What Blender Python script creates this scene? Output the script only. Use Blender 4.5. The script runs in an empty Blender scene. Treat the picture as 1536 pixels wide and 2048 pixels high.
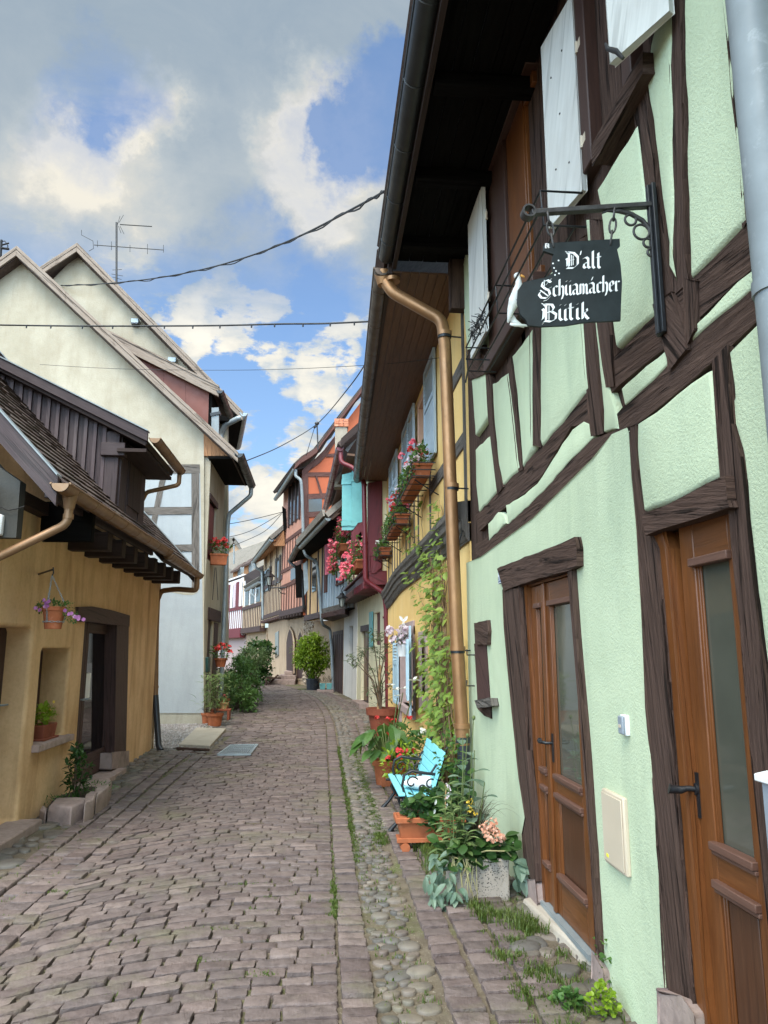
import bpy, math, random
import numpy as np
from mathutils import Vector, noise
from mathutils.geometry import tessellate_polygon
random.seed(7)
R = random.random
U = random.uniform
sc = bpy.context.scene
COL = sc.collection
V = Vector
# ------------------------------------------------------------------ camera numbers (the photograph is 1536 x 2048)
F = 1480.0
PITCH = math.atan(276/F)
YAW = math.atan(123/F*math.cos(PITCH))
EYE = V((0, 0, 1.6))

def ray(px, py):
    a = (px-768)/F
    b = -(py-1024)/F
    f = math.cos(PITCH)-b*math.sin(PITCH)
    u = math.sin(PITCH)+b*math.cos(PITCH)
    return V((f*math.sin(YAW)+a*math.cos(YAW), f*math.cos(YAW)-a*math.sin(YAW), u))

def at(px, py, Y):
    r = ray(px, py)
    return EYE+r*(Y/r.y)

def smooth(a, b, x):
    t = max(0, min(1, (x-a)/(b-a)))
    return t*t*(3-2*t)

def gz(y):
    return 0.2*smooth(12, 24, y)+0.003*max(0, y-24)

def onground(px, py):
    r = ray(px, py)
    z = 0
    for _ in range(12):
        p = EYE+r*((z-EYE.z)/r.z)
        z = gz(p.y)
    return p

class Fr:
    """a vertical facade: u runs along it, v is up, d is out of the wall"""
    def __init__(s, o, u, n):
        s.o = V((o[0], o[1], 0)); s.u = V((u[0], u[1], 0)).normalized(); s.n = V((n[0], n[1], 0)).normalized()
    def at(s, u, v, d=0.0):
        return s.o+s.u*u+s.n*d+V((0, 0, v))
    def px(s, x, y, d=0.0):
        r = ray(x, y)
        o = s.o+s.n*d
        t = (o-EYE).dot(s.n)/r.dot(s.n)
        p = EYE+r*t
        return ((p-s.o).dot(s.u), p.z)
    def pl(s, pts, d=0.0):
        return [s.px(x, y, d) for x, y in pts]

def seg(p0, p1, left):
    """facade from p0 to p1 (2D); its normal points to the street"""
    u = V((p1[0]-p0[0], p1[1]-p0[1]))
    n = (-u.y, u.x) if left else (u.y, -u.x)
    f = Fr(p0, u, n)
    f.len = u.length
    return f

# ------------------------------------------------------------------ meshes
ORG = {}
class MB:
    def __init__(s):
        s.v = []; s.f = []; s.m = []; s.k = 0; s.gr = []
    def add(s, vs, fs, grain=None):
        b = len(s.v)
        s.v.extend(vs)
        for f in fs:
            s.f.append(tuple(i+b for i in f)); s.m.append(s.k); s.gr.append(grain)
    def quad(s, a, b, c, d):
        s.add([a, b, c, d], [(0, 1, 2, 3)])
    def hexa(s, p):
        """8 corners: bottom ring 0-3, top ring 4-7"""
        es = [p[1]-p[0], p[3]-p[0], p[4]-p[0]]
        s.add(p, [(3, 2, 1, 0), (4, 5, 6, 7), (0, 1, 5, 4), (1, 2, 6, 5), (2, 3, 7, 6), (3, 0, 4, 7)], max(es, key=lambda e: e.length_squared))
    def box(s, x0, x1, y0, y1, z0, z1):
        s.hexa([V(p) for p in ((x0, y0, z0), (x1, y0, z0), (x1, y1, z0), (x0, y1, z0), (x0, y0, z1), (x1, y0, z1), (x1, y1, z1), (x0, y1, z1))])
    def fbox(s, fr, u0, u1, v0, v1, d0, d1):
        a = fr.at
        s.hexa([a(u0, v0, d0), a(u1, v0, d0), a(u1, v0, d1), a(u0, v0, d1), a(u0, v1, d0), a(u1, v1, d0), a(u1, v1, d1), a(u0, v1, d1)])
    def bar(s, p, q, w, h, up=V((0, 0, 1))):
        p = V(p); q = V(q)
        d = (q-p).normalized()
        if abs(d.dot(up)) > .98: up = V((0, 1, 0))
        x = d.cross(up).normalized()*w/2
        y = x.cross(d).normalized()*h/2
        s.hexa([p-x-y, p+x-y, q+x-y, q-x-y, p-x+y, p+x+y, q+x+y, q-x+y])
    def prism(s, fr, poly, d0, d1, holes=(), back=False):
        loops = [list(poly)]+[list(h) for h in holes]
        flat = [p for l in loops for p in l]
        tris = tessellate_polygon([[V((p[0], p[1], 0)) for p in l] for l in loops])
        n = len(flat)
        vs = [fr.at(p[0], p[1], d1) for p in flat]+[fr.at(p[0], p[1], d0) for p in flat]
        fs = [tuple(t) for t in tris]
        if back: fs += [tuple(i+n for i in t[::-1]) for t in tris]
        b = 0
        for l in loops:
            for i in range(len(l)):
                j = (i+1) % len(l)
                fs.append((b+i, b+j, b+j+n, b+i+n))
            b += len(l)
        far = max(((p[0]-q[0])**2+(p[1]-q[1])**2, i, j) for i, p in enumerate(loops[0]) for j, q in enumerate(loops[0]))
        s.add(vs, fs, vs[far[2]]-vs[far[1]])
    def pillow(s, fr, poly, d0, d1, r=.035, wob=.004):
        """plaster panel swelling out between timbers with a soft rounded edge"""
        pts = []
        n = len(poly)
        for i in range(n):                                    # subdivide edges
            a = V(poly[i]); b = V(poly[(i+1) % n])
            k = max(1, int((b-a).length/.09))
            for j in range(k): pts.append(a.lerp(b, j/k))
        area = sum(pts[i].x*pts[(i+1) % len(pts)].y-pts[(i+1) % len(pts)].x*pts[i].y for i in range(len(pts)))
        if area < 0: pts.reverse()
        n = len(pts)
        nor = []
        for i in range(n):
            t = (pts[(i+1) % n]-pts[i-1])
            t = V((-t.y, t.x)).normalized() if t.length > 1e-6 else V((0, 0))
            nor.append(t)
        pts = [p+nor[i]*(noise.noise(V((p.x*6, p.y*6, 3)))*wob*2) for i, p in enumerate(pts)]
        rings = []
        for a in (0, 25, 50, 75, 90):
            a = math.radians(a)
            off = r*(1-math.cos(a)); dd = d0+(d1-d0)*math.sin(a)
            rings.append([(pts[i]+nor[i]*off, dd) for i in range(n)])
        vs = [fr.at(p.x, p.y, d) for rg in rings for p, d in rg]
        fs = []
        for k in range(len(rings)-1):
            for i in range(n):
                j = (i+1) % n
                fs.append((k*n+i, k*n+j, (k+1)*n+j, (k+1)*n+i))
        last = rings[-1]; o = (len(rings)-1)*n
        for t in tessellate_polygon([[V((p.x, p.y, 0)) for p, d in last]]): fs.append(tuple(o+i for i in t))
        s.add(vs, fs)
    def tube(s, pts, r, n=8, cap=True, closed=False):
        pts = [V(p) for p in pts]
        m = len(pts)
        rs = r if isinstance(r, (list, tuple)) else [r]*m
        vs = []; fs = []
        prev = None
        for i, p in enumerate(pts):
            if closed: d = pts[(i+1) % m]-pts[i-1]
            else: d = pts[min(i+1, m-1)]-pts[max(i-1, 0)]
            if d.length < 1e-9: d = V((0, 0, 1))
            d.normalize()
            if prev is None:
                a = V((0, 0, 1)) if abs(d.z) < .9 else V((1, 0, 0))
                x = d.cross(a).normalized()
            else:
                x = (prev-d*prev.dot(d))
                x = x.normalized() if x.length > 1e-6 else d.orthogonal().normalized()
            prev = x
            y = d.cross(x)
            for k in range(n):
                t = 2*math.pi*k/n
                vs.append(p+(x*math.cos(t)+y*math.sin(t))*rs[i])
        for i in range(m if closed else m-1):
            j = (i+1) % m
            for k in range(n):
                l = (k+1) % n
                fs.append((i*n+k, i*n+l, j*n+l, j*n+k))
        if cap and not closed:
            fs.append(tuple(range(n))[::-1]); fs.append(tuple((m-1)*n+k for k in range(n)))
        s.add(vs, fs)
    def lathe(s, c, prof, n=16, ax=V((0, 0, 1)), cap=True):
        c = V(c)
        if abs(ax.z) > .9: x = V((1, 0, 0)); y = V((0, 1, 0))
        else:
            x = ax.cross(V((0, 0, 1))).normalized(); y = ax.cross(x)
        vs = []; fs = []
        for r, z in prof:
            for k in range(n):
                t = 2*math.pi*k/n
                vs.append(c+ax*z+(x*math.cos(t)+y*math.sin(t))*r)
        for i in range(len(prof)-1):
            for k in range(n):
                l = (k+1) % n
                fs.append((i*n+k, i*n+l, (i+1)*n+l, (i+1)*n+k))
        if cap:
            fs.append(tuple(range(n))[::-1]); fs.append(tuple((len(prof)-1)*n+k for k in range(n)))
        s.add(vs, fs)
    def blob(s, c, r, n=10, m=7, amp=.1, sc=2.0, sd=0):
        c = V(c); vs = []; fs = []
        for i in range(m+1):
            th = math.pi*i/m
            for k in range(n):
                ph = 2*math.pi*k/n
                d = V((math.sin(th)*math.cos(ph), math.sin(th)*math.sin(ph), math.cos(th)))
                q = 1+amp*noise.noise(d*sc+V((sd*3.1, sd*1.7, sd)))
                vs.append(c+V((d.x*r[0], d.y*r[1], d.z*r[2]))*q)
        for i in range(m):
            for k in range(n):
                l = (k+1) % n
                fs.append((i*n+k, (i+1)*n+k, (i+1)*n+l, i*n+l))
        s.add(vs, fs)
    def leaf(s, p, d, nrm, L, W, fold=.15, droop=.2, seg=1):
        """one leaf: a folded blade of 1 (diamond) or more segments"""
        d = d.normalized(); x = d.cross(nrm)
        if x.length < 1e-4: x = d.orthogonal()
        x.normalize(); n = x.cross(d)
        if seg == 1:
            m = p+d*L*.45
            s.add([p, m+x*W*.5+n*fold*W, p+d*L-n*droop*L, m-x*W*.5+n*fold*W, m], [(0, 4, 1), (1, 4, 2), (2, 4, 3), (3, 4, 0)])
        else:
            prof = [.0, .75, 1., .8, .0] if seg == 2 else [.02, .5, .85, 1., .92, .62, .0]
            k = len(prof)
            vs = []
            for i, w in enumerate(prof):
                t = i/(k-1)
                c = p+d*(L*t)-n*(droop*L*t*t)
                vs += [c+x*(W*.5*w)+n*(fold*W*w), c, c-x*(W*.5*w)+n*(fold*W*w)]
            fs = []
            for i in range(k-1):
                a = i*3
                fs += [(a, a+1, a+4, a+3), (a+1, a+2, a+5, a+4)]
            s.add(vs, fs)
    def build(s, name, mat, parent=None, smooth=None, bevel=0, bseg=2):
        me = bpy.data.meshes.new(name)
        org = ORG.get(parent, V((0, 0, 0))) if parent is not None else V((0, 0, 0))
        va = np.array([tuple(q) for q in s.v], dtype=np.float64)-np.array(tuple(org))
        me.from_pydata(va.tolist(), [], s.f)
        for m_ in (mat if isinstance(mat, (list, tuple)) else [mat]): me.materials.append(m_)
        if isinstance(mat, (list, tuple)): me.polygons.foreach_set('material_index', s.m)
        # uv: u along the longest edge of each face, in metres (grain follows the piece)
        uv = me.uv_layers.new(name='UVMap')
        ox, oy = U(0, 50), U(0, 50)
        buf = np.zeros(len(me.loops)*2)
        vv = s.v
        li = 0
        for f, gd in zip(s.f, s.gr if len(s.gr) == len(s.f) else [None]*len(s.f)):
            nf = len(f)
            if nf <= 12:
                best = -1; e = None
                for i in range(nf):
                    q = vv[f[(i+1) % nf]]-vv[f[i]]
                    if q.length_squared > best: best = q.length_squared; e = q
                if best > 1e-14:
                    a = vv[f[0]]
                    nn = (vv[f[1]]-a).cross(vv[f[2]]-a)
                    if gd is not None and nn.length_squared > 1e-18:
                        n1 = nn.normalized(); g1 = gd.normalized(); g1 = g1-n1*g1.dot(n1)
                        if g1.length > .35: e = g1
                    e = e.normalized()
                    if nn.length_squared < 1e-18: nn = e.orthogonal()
                    w = nn.normalized().cross(e)
                    for i in range(nf):
                        q = vv[f[i]]
                        buf[2*(li+i)] = q.dot(e)+ox; buf[2*(li+i)+1] = q.dot(w)+oy
            li += nf
        uv.data.foreach_set('uv', buf)
        me.validate(clean_customdata=False)
        me.update()
        if smooth is not None:
            me.polygons.foreach_set('use_smooth', [True]*len(me.polygons))
            if smooth < 180: me.set_sharp_from_angle(angle=math.radians(smooth))
        o = bpy.data.objects.new(name, me)
        COL.objects.link(o)
        if parent is not None:
            o.parent = parent
            ORG[o] = org
        if bevel:
            b = o.modifiers.new('Bevel', 'BEVEL'); b.width = bevel; b.segments = bseg; b.limit_method = 'ANGLE'; b.angle_limit = math.radians(35)
            b.use_clamp_overlap = True
            me.polygons.foreach_set('use_smooth', [True]*len(me.polygons))
            me.set_sharp_from_angle(angle=math.radians(50))
        return o

def tag(o, label=None, cat=None, group=None, kind=None):
    if label: o['label'] = label
    if cat: o['category'] = cat
    if group: o['group'] = group
    if kind: o['kind'] = kind
    return o

def thing(name, label, cat, loc, group=None):
    o = bpy.data.objects.new(name, None)
    o.empty_display_size = .2
    COL.objects.link(o)
    o.location = loc
    ORG[o] = V(loc)
    return tag(o, label, cat, group)

def copy_tree(o, parent=None):
    c = o.copy(); COL.objects.link(c)
    if parent is not None: c.parent = parent
    for ch in list(o.children): copy_tree(ch, c)
    return c

# ------------------------------------------------------------------ materials
def newmat(name):
    m = bpy.data.materials.new(name); m.use_nodes = True
    nt = m.node_tree
    return m, nt, nt.nodes, nt.links, nt.nodes['Principled BSDF']

def nz(nt, co, scale, detail=4, rough=.55, dist=0, stretch=None, off=0):
    n = nt.nodes.new('ShaderNodeTexNoise'); n.inputs['Scale'].default_value = scale; n.inputs['Detail'].default_value = detail
    n.inputs['Roughness'].default_value = rough; n.inputs['Distortion'].default_value = dist
    if stretch or off:
        mp = nt.nodes.new('ShaderNodeMapping'); mp.inputs['Scale'].default_value = stretch or (1, 1, 1); mp.inputs['Location'].default_value = (off, off*1.3, off*.7)
        nt.links.new(co, mp.inputs[0]); co = mp.outputs[0]
    nt.links.new(co, n.inputs['Vector'])
    return n.outputs['Fac']

def ramp(nt, fac, stops):
    r = nt.nodes.new('ShaderNodeValToRGB')
    el = r.color_ramp.elements
    while len(el) < len(stops): el.new(.5)
    for e, (p, c) in zip(el, stops):
        e.position = p; e.color = (c[0], c[1], c[2], 1) if not isinstance(c, (int, float)) else (c, c, c, 1)
    nt.links.new(fac, r.inputs[0])
    return r.outputs[0]

def mix(nt, f, a, b, mode='MIX'):
    m = nt.nodes.new('ShaderNodeMix'); m.data_type = 'RGBA'; m.blend_type = mode
    for i, x in ((0, f), (6, a), (7, b)):
        if hasattr(x, 'is_linked'): nt.links.new(x, m.inputs[i])
        elif isinstance(x, (int, float)): m.inputs[i].default_value = x
        else: m.inputs[i].default_value = (x[0], x[1], x[2], 1)
    return m.outputs[2]

def math_(nt, op, a, b=0.0, c=None):
    m = nt.nodes.new('ShaderNodeMath'); m.operation = op
    for i, x in enumerate((a, b) if c is None else (a, b, c)):
        if hasattr(x, 'is_linked'): nt.links.new(x, m.inputs[i])
        else: m.inputs[i].default_value = x
    return m.outputs[0]

def bumps(nt, bsdf, items):
    prev = None
    for h, st, di in items:
        b = nt.nodes.new('ShaderNodeBump'); b.inputs['Strength'].default_value = st; b.inputs['Distance'].default_value = di
        nt.links.new(h, b.inputs['Height'])
        if prev is not None: nt.links.new(prev, b.inputs['Normal'])
        prev = b.outputs[0]
    nt.links.new(prev, bsdf.inputs['Normal'])

def co(nt, w='Object'):
    return nt.nodes.new('ShaderNodeTexCoord').outputs[w]

def geo(nt, o):
    return nt.nodes.new('ShaderNodeNewGeometry').outputs[o]

def plaster(name, c1, c2, stain, grain=110, gb=.5, gd=.006, streak=.25, sc_=1.2):
    m, nt, N, L, b = newmat(name)
    p = co(nt)
    c = mix(nt, ramp(nt, nz(nt, p, sc_, 6, .62), [(.3, 0.), (.7, 1.)]), c1, c2)
    s = ramp(nt, nz(nt, p, 2.2, 6, .65, .4, (1.6, 1.6, .35), 4), [(.47, 0.), (.72, 1.)])
    c = mix(nt, math_(nt, 'MULTIPLY', s, streak), c, stain)
    gsp = ramp(nt, nz(nt, p, grain, 2, .7), [(.34, .16), (.55, 0.)])
    c = mix(nt, gsp, c, stain)
    sp = ramp(nt, nz(nt, p, 34, 3, .6, 0, None, 9), [(.62, 0.), (.75, 1.)])
    c = mix(nt, math_(nt, 'MULTIPLY', sp, .22), c, stain)
    L.new(c, b.inputs['Base Color']); b.inputs['Roughness'].default_value = .92
    b.inputs['Specular IOR Level'].default_value = .15
    bumps(nt, b, [(nz(nt, p, 5, 4, .5), .35, .02), (nz(nt, p, grain, 2, .7), gb, gd)])
    return m

def wood(name, c1, c2, c3=None, rough=.8, bump=.6, bd=.006, gs=1.0, spec=.25, crack=.7):
    m, nt, N, L, b = newmat(name)
    p = co(nt, 'UV')
    g = nz(nt, p, 60*gs, 5, .65, .5, (.07, 1, 1))
    c = mix(nt, ramp(nt, g, [(.3, 0.), (.72, 1.)]), c1, c2)
    w = ramp(nt, nz(nt, p, 2.5, 5, .6, .2, (.5, 1.2, 1), 3), [(.45, 0.), (.7, 1.)])
    if c3: c = mix(nt, math_(nt, 'MULTIPLY', w, .6), c, c3)
    k = ramp(nt, nz(nt, p, 26*gs, 3, .6, .8, (.05, 1, 1), 7), [(.35, 0.), (.43, 1.)])
    c = mix(nt, math_(nt, 'MULTIPLY', math_(nt, 'SUBTRACT', 1.0, k), crack), c, (c1[0]*.3, c1[1]*.3, c1[2]*.3))
    L.new(c, b.inputs['Base Color']); b.inputs['Roughness'].default_value = rough; b.inputs['Specular IOR Level'].default_value = spec
    bumps(nt, b, [(k, bump*.8, bd), (g, bump, bd)])
    return m

def paint(name, col, rough=.5, var=.12, bump=.12, metal=0, wear=None, sc_=9, spec=.4, coord='Object'):
    m, nt, N, L, b = newmat(name)
    p = co(nt, coord)
    n = nz(nt, p, sc_, 5, .6)
    lo = tuple(x*(1-var) for x in col); hi = tuple(min(1, x*(1+var)) for x in col)
    c = mix(nt, ramp(nt, n, [(.3, 0.), (.7, 1.)]), lo, hi)
    if wear:
        w = ramp(nt, nz(nt, p, 14, 6, .7, .5, None, 5), [(.58, 0.), (.68, 1.)])
        c = mix(nt, math_(nt, 'MULTIPLY', w, .7), c, wear)
    L.new(c, b.inputs['Base Color'])
    r = ramp(nt, nz(nt, p, sc_*2, 4, .6, 0, None, 2), [(.3, max(0, rough-.1)), (.7, min(1, rough+.12))])
    L.new(r, b.inputs['Roughness']); b.inputs['Metallic'].default_value = metal; b.inputs['Specular IOR Level'].default_value = spec
    if bump: bumps(nt, b, [(nz(nt, p, sc_*6, 4, .6), bump, .003)])
    return m

def leafmat(name, c1, c2, c3, rough=.45, trans=.3):
    m, nt, N, L, b = newmat(name)
    rnd = geo(nt, 'Random Per Island')
    c = ramp(nt, rnd, [(0., c1), (.5, c2), (1., c3)])
    n = nz(nt, co(nt), 4, 3, .6)
    c = mix(nt, math_(nt, 'MULTIPLY', n, .5), c, tuple(x*.55 for x in c1))
    L.new(c, b.inputs['Base Color']); b.inputs['Roughness'].default_value = rough; b.inputs['Specular IOR Level'].default_value = .35
    t = N.new('ShaderNodeBsdfTranslucent'); L.new(mix(nt, .5, c, (c3[0]*1.4, c3[1]*1.4, c3[2])), t.inputs[0])
    ms = N.new('ShaderNodeMixShader'); ms.inputs[0].default_value = trans
    L.new(b.outputs[0], ms.inputs[1]); L.new(t.outputs[0], ms.inputs[2]); L.new(ms.outputs[0], N['Material Output'].inputs[0])
    return m

def petal(name, cs, trans=.25):
    m, nt, N, L, b = newmat(name)
    c = ramp(nt, geo(nt, 'Random Per Island'), [(i/max(1, len(cs)-1), k) for i, k in enumerate(cs)])
    L.new(c, b.inputs['Base Color']); b.inputs['Roughness'].default_value = .6
    t = N.new('ShaderNodeBsdfTranslucent'); L.new(c, t.inputs[0])
    ms = N.new('ShaderNodeMixShader'); ms.inputs[0].default_value = trans
    L.new(b.outputs[0], ms.inputs[1]); L.new(t.outputs[0], ms.inputs[2]); L.new(ms.outputs[0], N['Material Output'].inputs[0])
    return m

def islands(name, cols, rough=.85, ns=18, bump=.5, bd=.006, stain=None, spec=.25, fine=90):
    """stones, tiles, bricks: every loose piece gets its own tone"""
    m, nt, N, L, b = newmat(name)
    p = co(nt)
    c = ramp(nt, geo(nt, 'Random Per Island'), [(i/(len(cols)-1), k) for i, k in enumerate(cols)])
    n = nz(nt, p, ns, 6, .65)
    c = mix(nt, ramp(nt, n, [(.3, .55), (.55, 0.), (.75, 0.)]), c, tuple(x*.45 for x in cols[0]))
    c = mix(nt, ramp(nt, nz(nt, p, ns*.5, 5, .6, 0, None, 6), [(.5, 0.), (.75, .45)]), c, tuple(min(1, x*1.45) for x in cols[-1]))
    if stain: c = mix(nt, ramp(nt, nz(nt, p, 1.3, 6, .7, .3, None, 11), [(.52, 0.), (.7, .7)]), c, stain)
    L.new(c, b.inputs['Base Color']); b.inputs['Specular IOR Level'].default_value = spec
    L.new(ramp(nt, n, [(.3, rough), (.7, rough-.15)]), b.inputs['Roughness'])
    bumps(nt, b, [(nz(nt, p, ns*.8, 5, .6), bump, bd*2), (nz(nt, p, fine, 3, .7), bump*.8, bd*.5)])
    return m

def glassmat(name, col, rough=.06, spec=.6):
    m, nt, N, L, b = newmat(name)
    p = co(nt)
    c = mix(nt, nz(nt, p, 3, 4, .6), tuple(x*.7 for x in col), tuple(x*1.3 for x in col))
    L.new(c, b.inputs['Base Color']); b.inputs['Roughness'].default_value = rough; b.inputs['Specular IOR Level'].default_value = spec
    bumps(nt, b, [(nz(nt, p, 2.5, 2, .5), .05, .01)])
    return m

MT = {}
MT['green'] = plaster('green_plaster', (.465, .535, .37), (.535, .60, .425), (.34, .40, .285), 95, .7, .007, .55)
MT['ochre'] = plaster('ochre_plaster', (.60, .385, .20), (.76, .52, .30), (.37, .205, .09), 26, .3, .004, .75, 1.6)
MT['yellow'] = plaster('yellow_plaster', (.84, .545, .20), (.88, .61, .27), (.55, .36, .14), 60, .25, .004, .35)
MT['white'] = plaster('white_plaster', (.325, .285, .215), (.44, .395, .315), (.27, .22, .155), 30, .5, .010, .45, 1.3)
MT['cream'] = plaster('cream_plaster', (.72, .66, .44), (.78, .72, .52), (.45, .40, .28), 60, .25, .004, .45)
MT['offwhite'] = plaster('offwhite_plaster', (.70, .67, .63), (.76, .73, .69), (.40, .37, .33), 60, .25, .004, .5)
MT['grey'] = plaster('shade_darkened_grey_plaster', (.05, .05, .048), (.08, .08, .075), (.035, .035, .035), 60, .3, .005, .4)  # darkened in the colour to stand for shade from an unbuilt neighbouring house
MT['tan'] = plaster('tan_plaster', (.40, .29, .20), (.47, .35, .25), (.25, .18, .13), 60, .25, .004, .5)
MT['pinkwall'] = plaster('salmon_plaster', (.47, .23, .17), (.54, .28, .21), (.3, .15, .11), 60, .25, .004, .35)
MT['orange'] = plaster('orange_plaster', (.40, .105, .055), (.45, .13, .065), (.30, .085, .045), 60, .2, .004, .3)
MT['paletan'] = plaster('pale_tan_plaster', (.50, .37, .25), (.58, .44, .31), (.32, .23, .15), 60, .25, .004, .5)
MT['palewhite'] = plaster('pale_white_plaster', (.66, .64, .66), (.74, .72, .73), (.4, .38, .38), 60, .2, .004, .3)
MT['bluewall'] = plaster('blue_plaster', (.38, .46, .55), (.48, .55, .62), (.28, .31, .35), 60, .25, .004, .5)
MT['peachwall'] = plaster('peach_plaster', (.68, .42, .26), (.72, .47, .3), (.5, .3, .2), 60, .2, .004, .3)
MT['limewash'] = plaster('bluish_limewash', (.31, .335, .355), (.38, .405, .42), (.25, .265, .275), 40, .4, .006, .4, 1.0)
MT['plinth'] = plaster('plinth_render', (.33, .30, .24), (.40, .37, .30), (.2, .18, .14), 30, .5, .008, .5)
MT['timber'] = wood('dark_timber', (.042, .025, .020), (.105, .064, .050), (.080, .050, .042), .9, 1.0, .022, .8, .15, .9)
MT['timber_smooth'] = wood('brown_beam', (.045, .022, .020), (.075, .040, .036), None, .6, .5, .005, 1, .35)
MT['greytimber'] = wood('grey_timber', (.065, .056, .050), (.20, .175, .155), (.11, .097, .088), .9, .9, .009)
MT['door'] = wood('varnished_door', (.105, .034, .009), (.18, .062, .017), (.068, .022, .008), .38, .25, .002, 1.2, .4, .25)
MT['doordark'] = wood('varnished_panel', (.052, .020, .010), (.090, .036, .017), (.075, .04, .026), .45, .22, .002, .8, .35, .2)
MT['moulding'] = wood('dusty_moulding', (.095, .046, .033), (.145, .076, .055), None, .55, .25, .002, 1, .3, .2)
MT['winframe'] = wood('window_frame_wood', (.040, .018, .013), (.065, .030, .021), None, .5, .3, .003, 1, .35, .3)
MT['plum'] = wood('plum_boards', (.026, .015, .017), (.052, .031, .034), (.078, .058, .058), .62, .45, .004, .8, .35, .5)
MT['brownwood'] = wood('brown_soffit', (.085, .042, .024), (.15, .078, .046), None, .6, .35, .003, .8, .3, .3)
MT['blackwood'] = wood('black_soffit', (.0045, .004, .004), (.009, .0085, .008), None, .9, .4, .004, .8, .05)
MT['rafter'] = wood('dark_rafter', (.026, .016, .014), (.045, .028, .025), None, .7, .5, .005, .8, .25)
MT['verge'] = wood('weathered_verge', (.19, .145, .115), (.33, .265, .22), (.26, .22, .19), .9, .8, .006, .8)
MT['orangewood'] = wood('orange_boards', (.28, .13, .06), (.42, .21, .10), None, .7, .4, .004, .7)
MT['whiteboard'] = wood('white_shutter_boards', (.54, .53, .50), (.63, .62, .59), (.40, .37, .34), .6, .35, .003, .6, .3, .3)
MT['burgwood'] = wood('burgundy_wood', (.105, .012, .018), (.15, .02, .028), None, .5, .5, .006, .8, .4, .5)
MT['orangetimber'] = wood('red_brown_timber', (.085, .038, .032), (.14, .068, .058), None, .85, .7, .008)
MT['blueboard'] = wood('pale_blue_boards', (.33, .42, .50), (.45, .54, .62), (.22, .25, .28), .75, .5, .005, .7)
MT['bluegrey'] = wood('blue_grey_shutter', (.36, .45, .52), (.46, .55, .62), (.28, .32, .36), .6, .3, .003, .7, .3, .3)
MT['blue'] = wood('light_blue_shutter', (.38, .55, .66), (.48, .65, .76), (.33, .40, .44), .6, .3, .003, .7, .3, .3)
MT['turq'] = paint('turquoise_paint', (.15, .40, .40), .5, .08, .1)
MT['bench'] = paint('bench_turquoise_paint', (.22, .62, .70), .45, .06, .08, 0, None, 6)
MT['pinkshut'] = paint('pink_paint', (.62, .14, .20), .5, .08, .1)
MT['peach'] = paint('peach_frame_paint', (.62, .38, .27), .6, .08, .1)
MT['mauve'] = paint('mauve_stone_frame', (.40, .30, .29), .8, .1, .3)
MT['copper'] = paint('copper_brown_metal', (.29, .150, .068), .40, .22, .10, .5, (.20, .11, .055), 3, .45)
MT['coppermatt'] = paint('tan_gutter_metal', (.22, .125, .065), .42, .12, .06, .35, None, 4, .4)
MT['bronzegutter'] = paint('weathered_bronze_gutter', (.105, .078, .062), .42, .2, .08, .5, None, 4, .45)
MT['darkgutter'] = paint('black_gutter_metal', (.030, .033, .037), .40, .2, .06, .2, None, 4, .5)
MT['zinc'] = paint('zinc_metal', (.30, .34, .36), .45, .15, .08, .4, None, 5, .5)
MT['palezinc'] = paint('pale_blue_zinc', (.21, .235, .25), .5, .15, .1, .1, (.29, .32, .335), 4, .4)
MT['burgmetal'] = paint('burgundy_metal', (.14, .018, .026), .35, .12, .06, .1, None, 4, .5)
MT['redmetal'] = paint('red_brown_cladding', (.155, .050, .036), .5, .2, .05, .1, None, 1.2, .35)
MT['black'] = paint('black_iron', (.014, .015, .018), .42, .3, .25, .2, None, 20, .5)
MT['blackplastic'] = paint('black_plastic_pipe', (.018, .022, .030), .35, .2, .05, 0, None, 5, .5)
MT['iron'] = paint('worn_iron', (.045, .042, .042), .5, .35, .3, .3, None, 30, .5)
MT['board'] = paint('black_sign_board', (.012, .017, .019), .55, .3, .15, 0, None, 12, .3)
MT['lettering'] = paint('white_lettering', (.78, .79, .80), .6, .05, .1, 0, (.35, .36, .37), 20)
MT['terra'] = paint('terracotta', (.34, .105, .045), .8, .18, .2, 0, (.44, .20, .12), 9, .2)
MT['terradark'] = paint('dark_terracotta', (.22, .065, .038), .75, .15, .2, 0, None, 9, .2)
MT['whitepaint'] = paint('white_plastic', (.74, .75, .76), .4, .05, .03)
MT['creamplastic'] = paint('cream_plastic', (.54, .45, .345), .45, .05, .05, 0, None, 3)
MT['greyplastic'] = paint('grey_plastic', (.24, .27, .31), .4, .06, .03)
MT['darkgreen'] = paint('dark_green_paint', (.02, .07, .065), .4, .1, .03)
MT['cushion'] = paint('white_cushion_fabric', (.72, .73, .75), .9, .06, .3, 0, (.35, .36, .4), 8)
MT['white'+'gull'] = paint('white_figurine', (.76, .76, .74), .5, .06, .05)
MT['beak'] = paint('orange_beak', (.65, .30, .06), .5, .06, .05)
MT['soil'] = paint('soil', (.045, .032, .024), .95, .3, .8, 0, None, 40)
MT['stone'] = islands('pink_sandstone', [(.26, .19, .18), (.30, .225, .205), (.34, .26, .23)], .9, 9, .6, .01, (.2, .16, .12))
MT['sill'] = islands('sandstone_sill', [(.33, .24, .21), (.37, .28, .25)], .85, 12, .3, .005)
MT['concrete'] = plaster('concrete', (.36, .31, .26), (.43, .38, .32), (.25, .21, .17), 60, .5, .006, .5)
MT['rope'] = paint('black_cable', (.018, .018, .020), .6, .2, 0)
MT['brick'] = islands('orange_brick', [(.45, .15, .08), (.55, .21, .12), (.60, .27, .17)], .9, 20, .3, .004)
MT['glass'] = glassmat('dark_window_glass', (.028, .028, .026))
MT['doorglass'] = glassmat('reflecting_door_glass', (.075, .076, .060), .04, 1.0)
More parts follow.
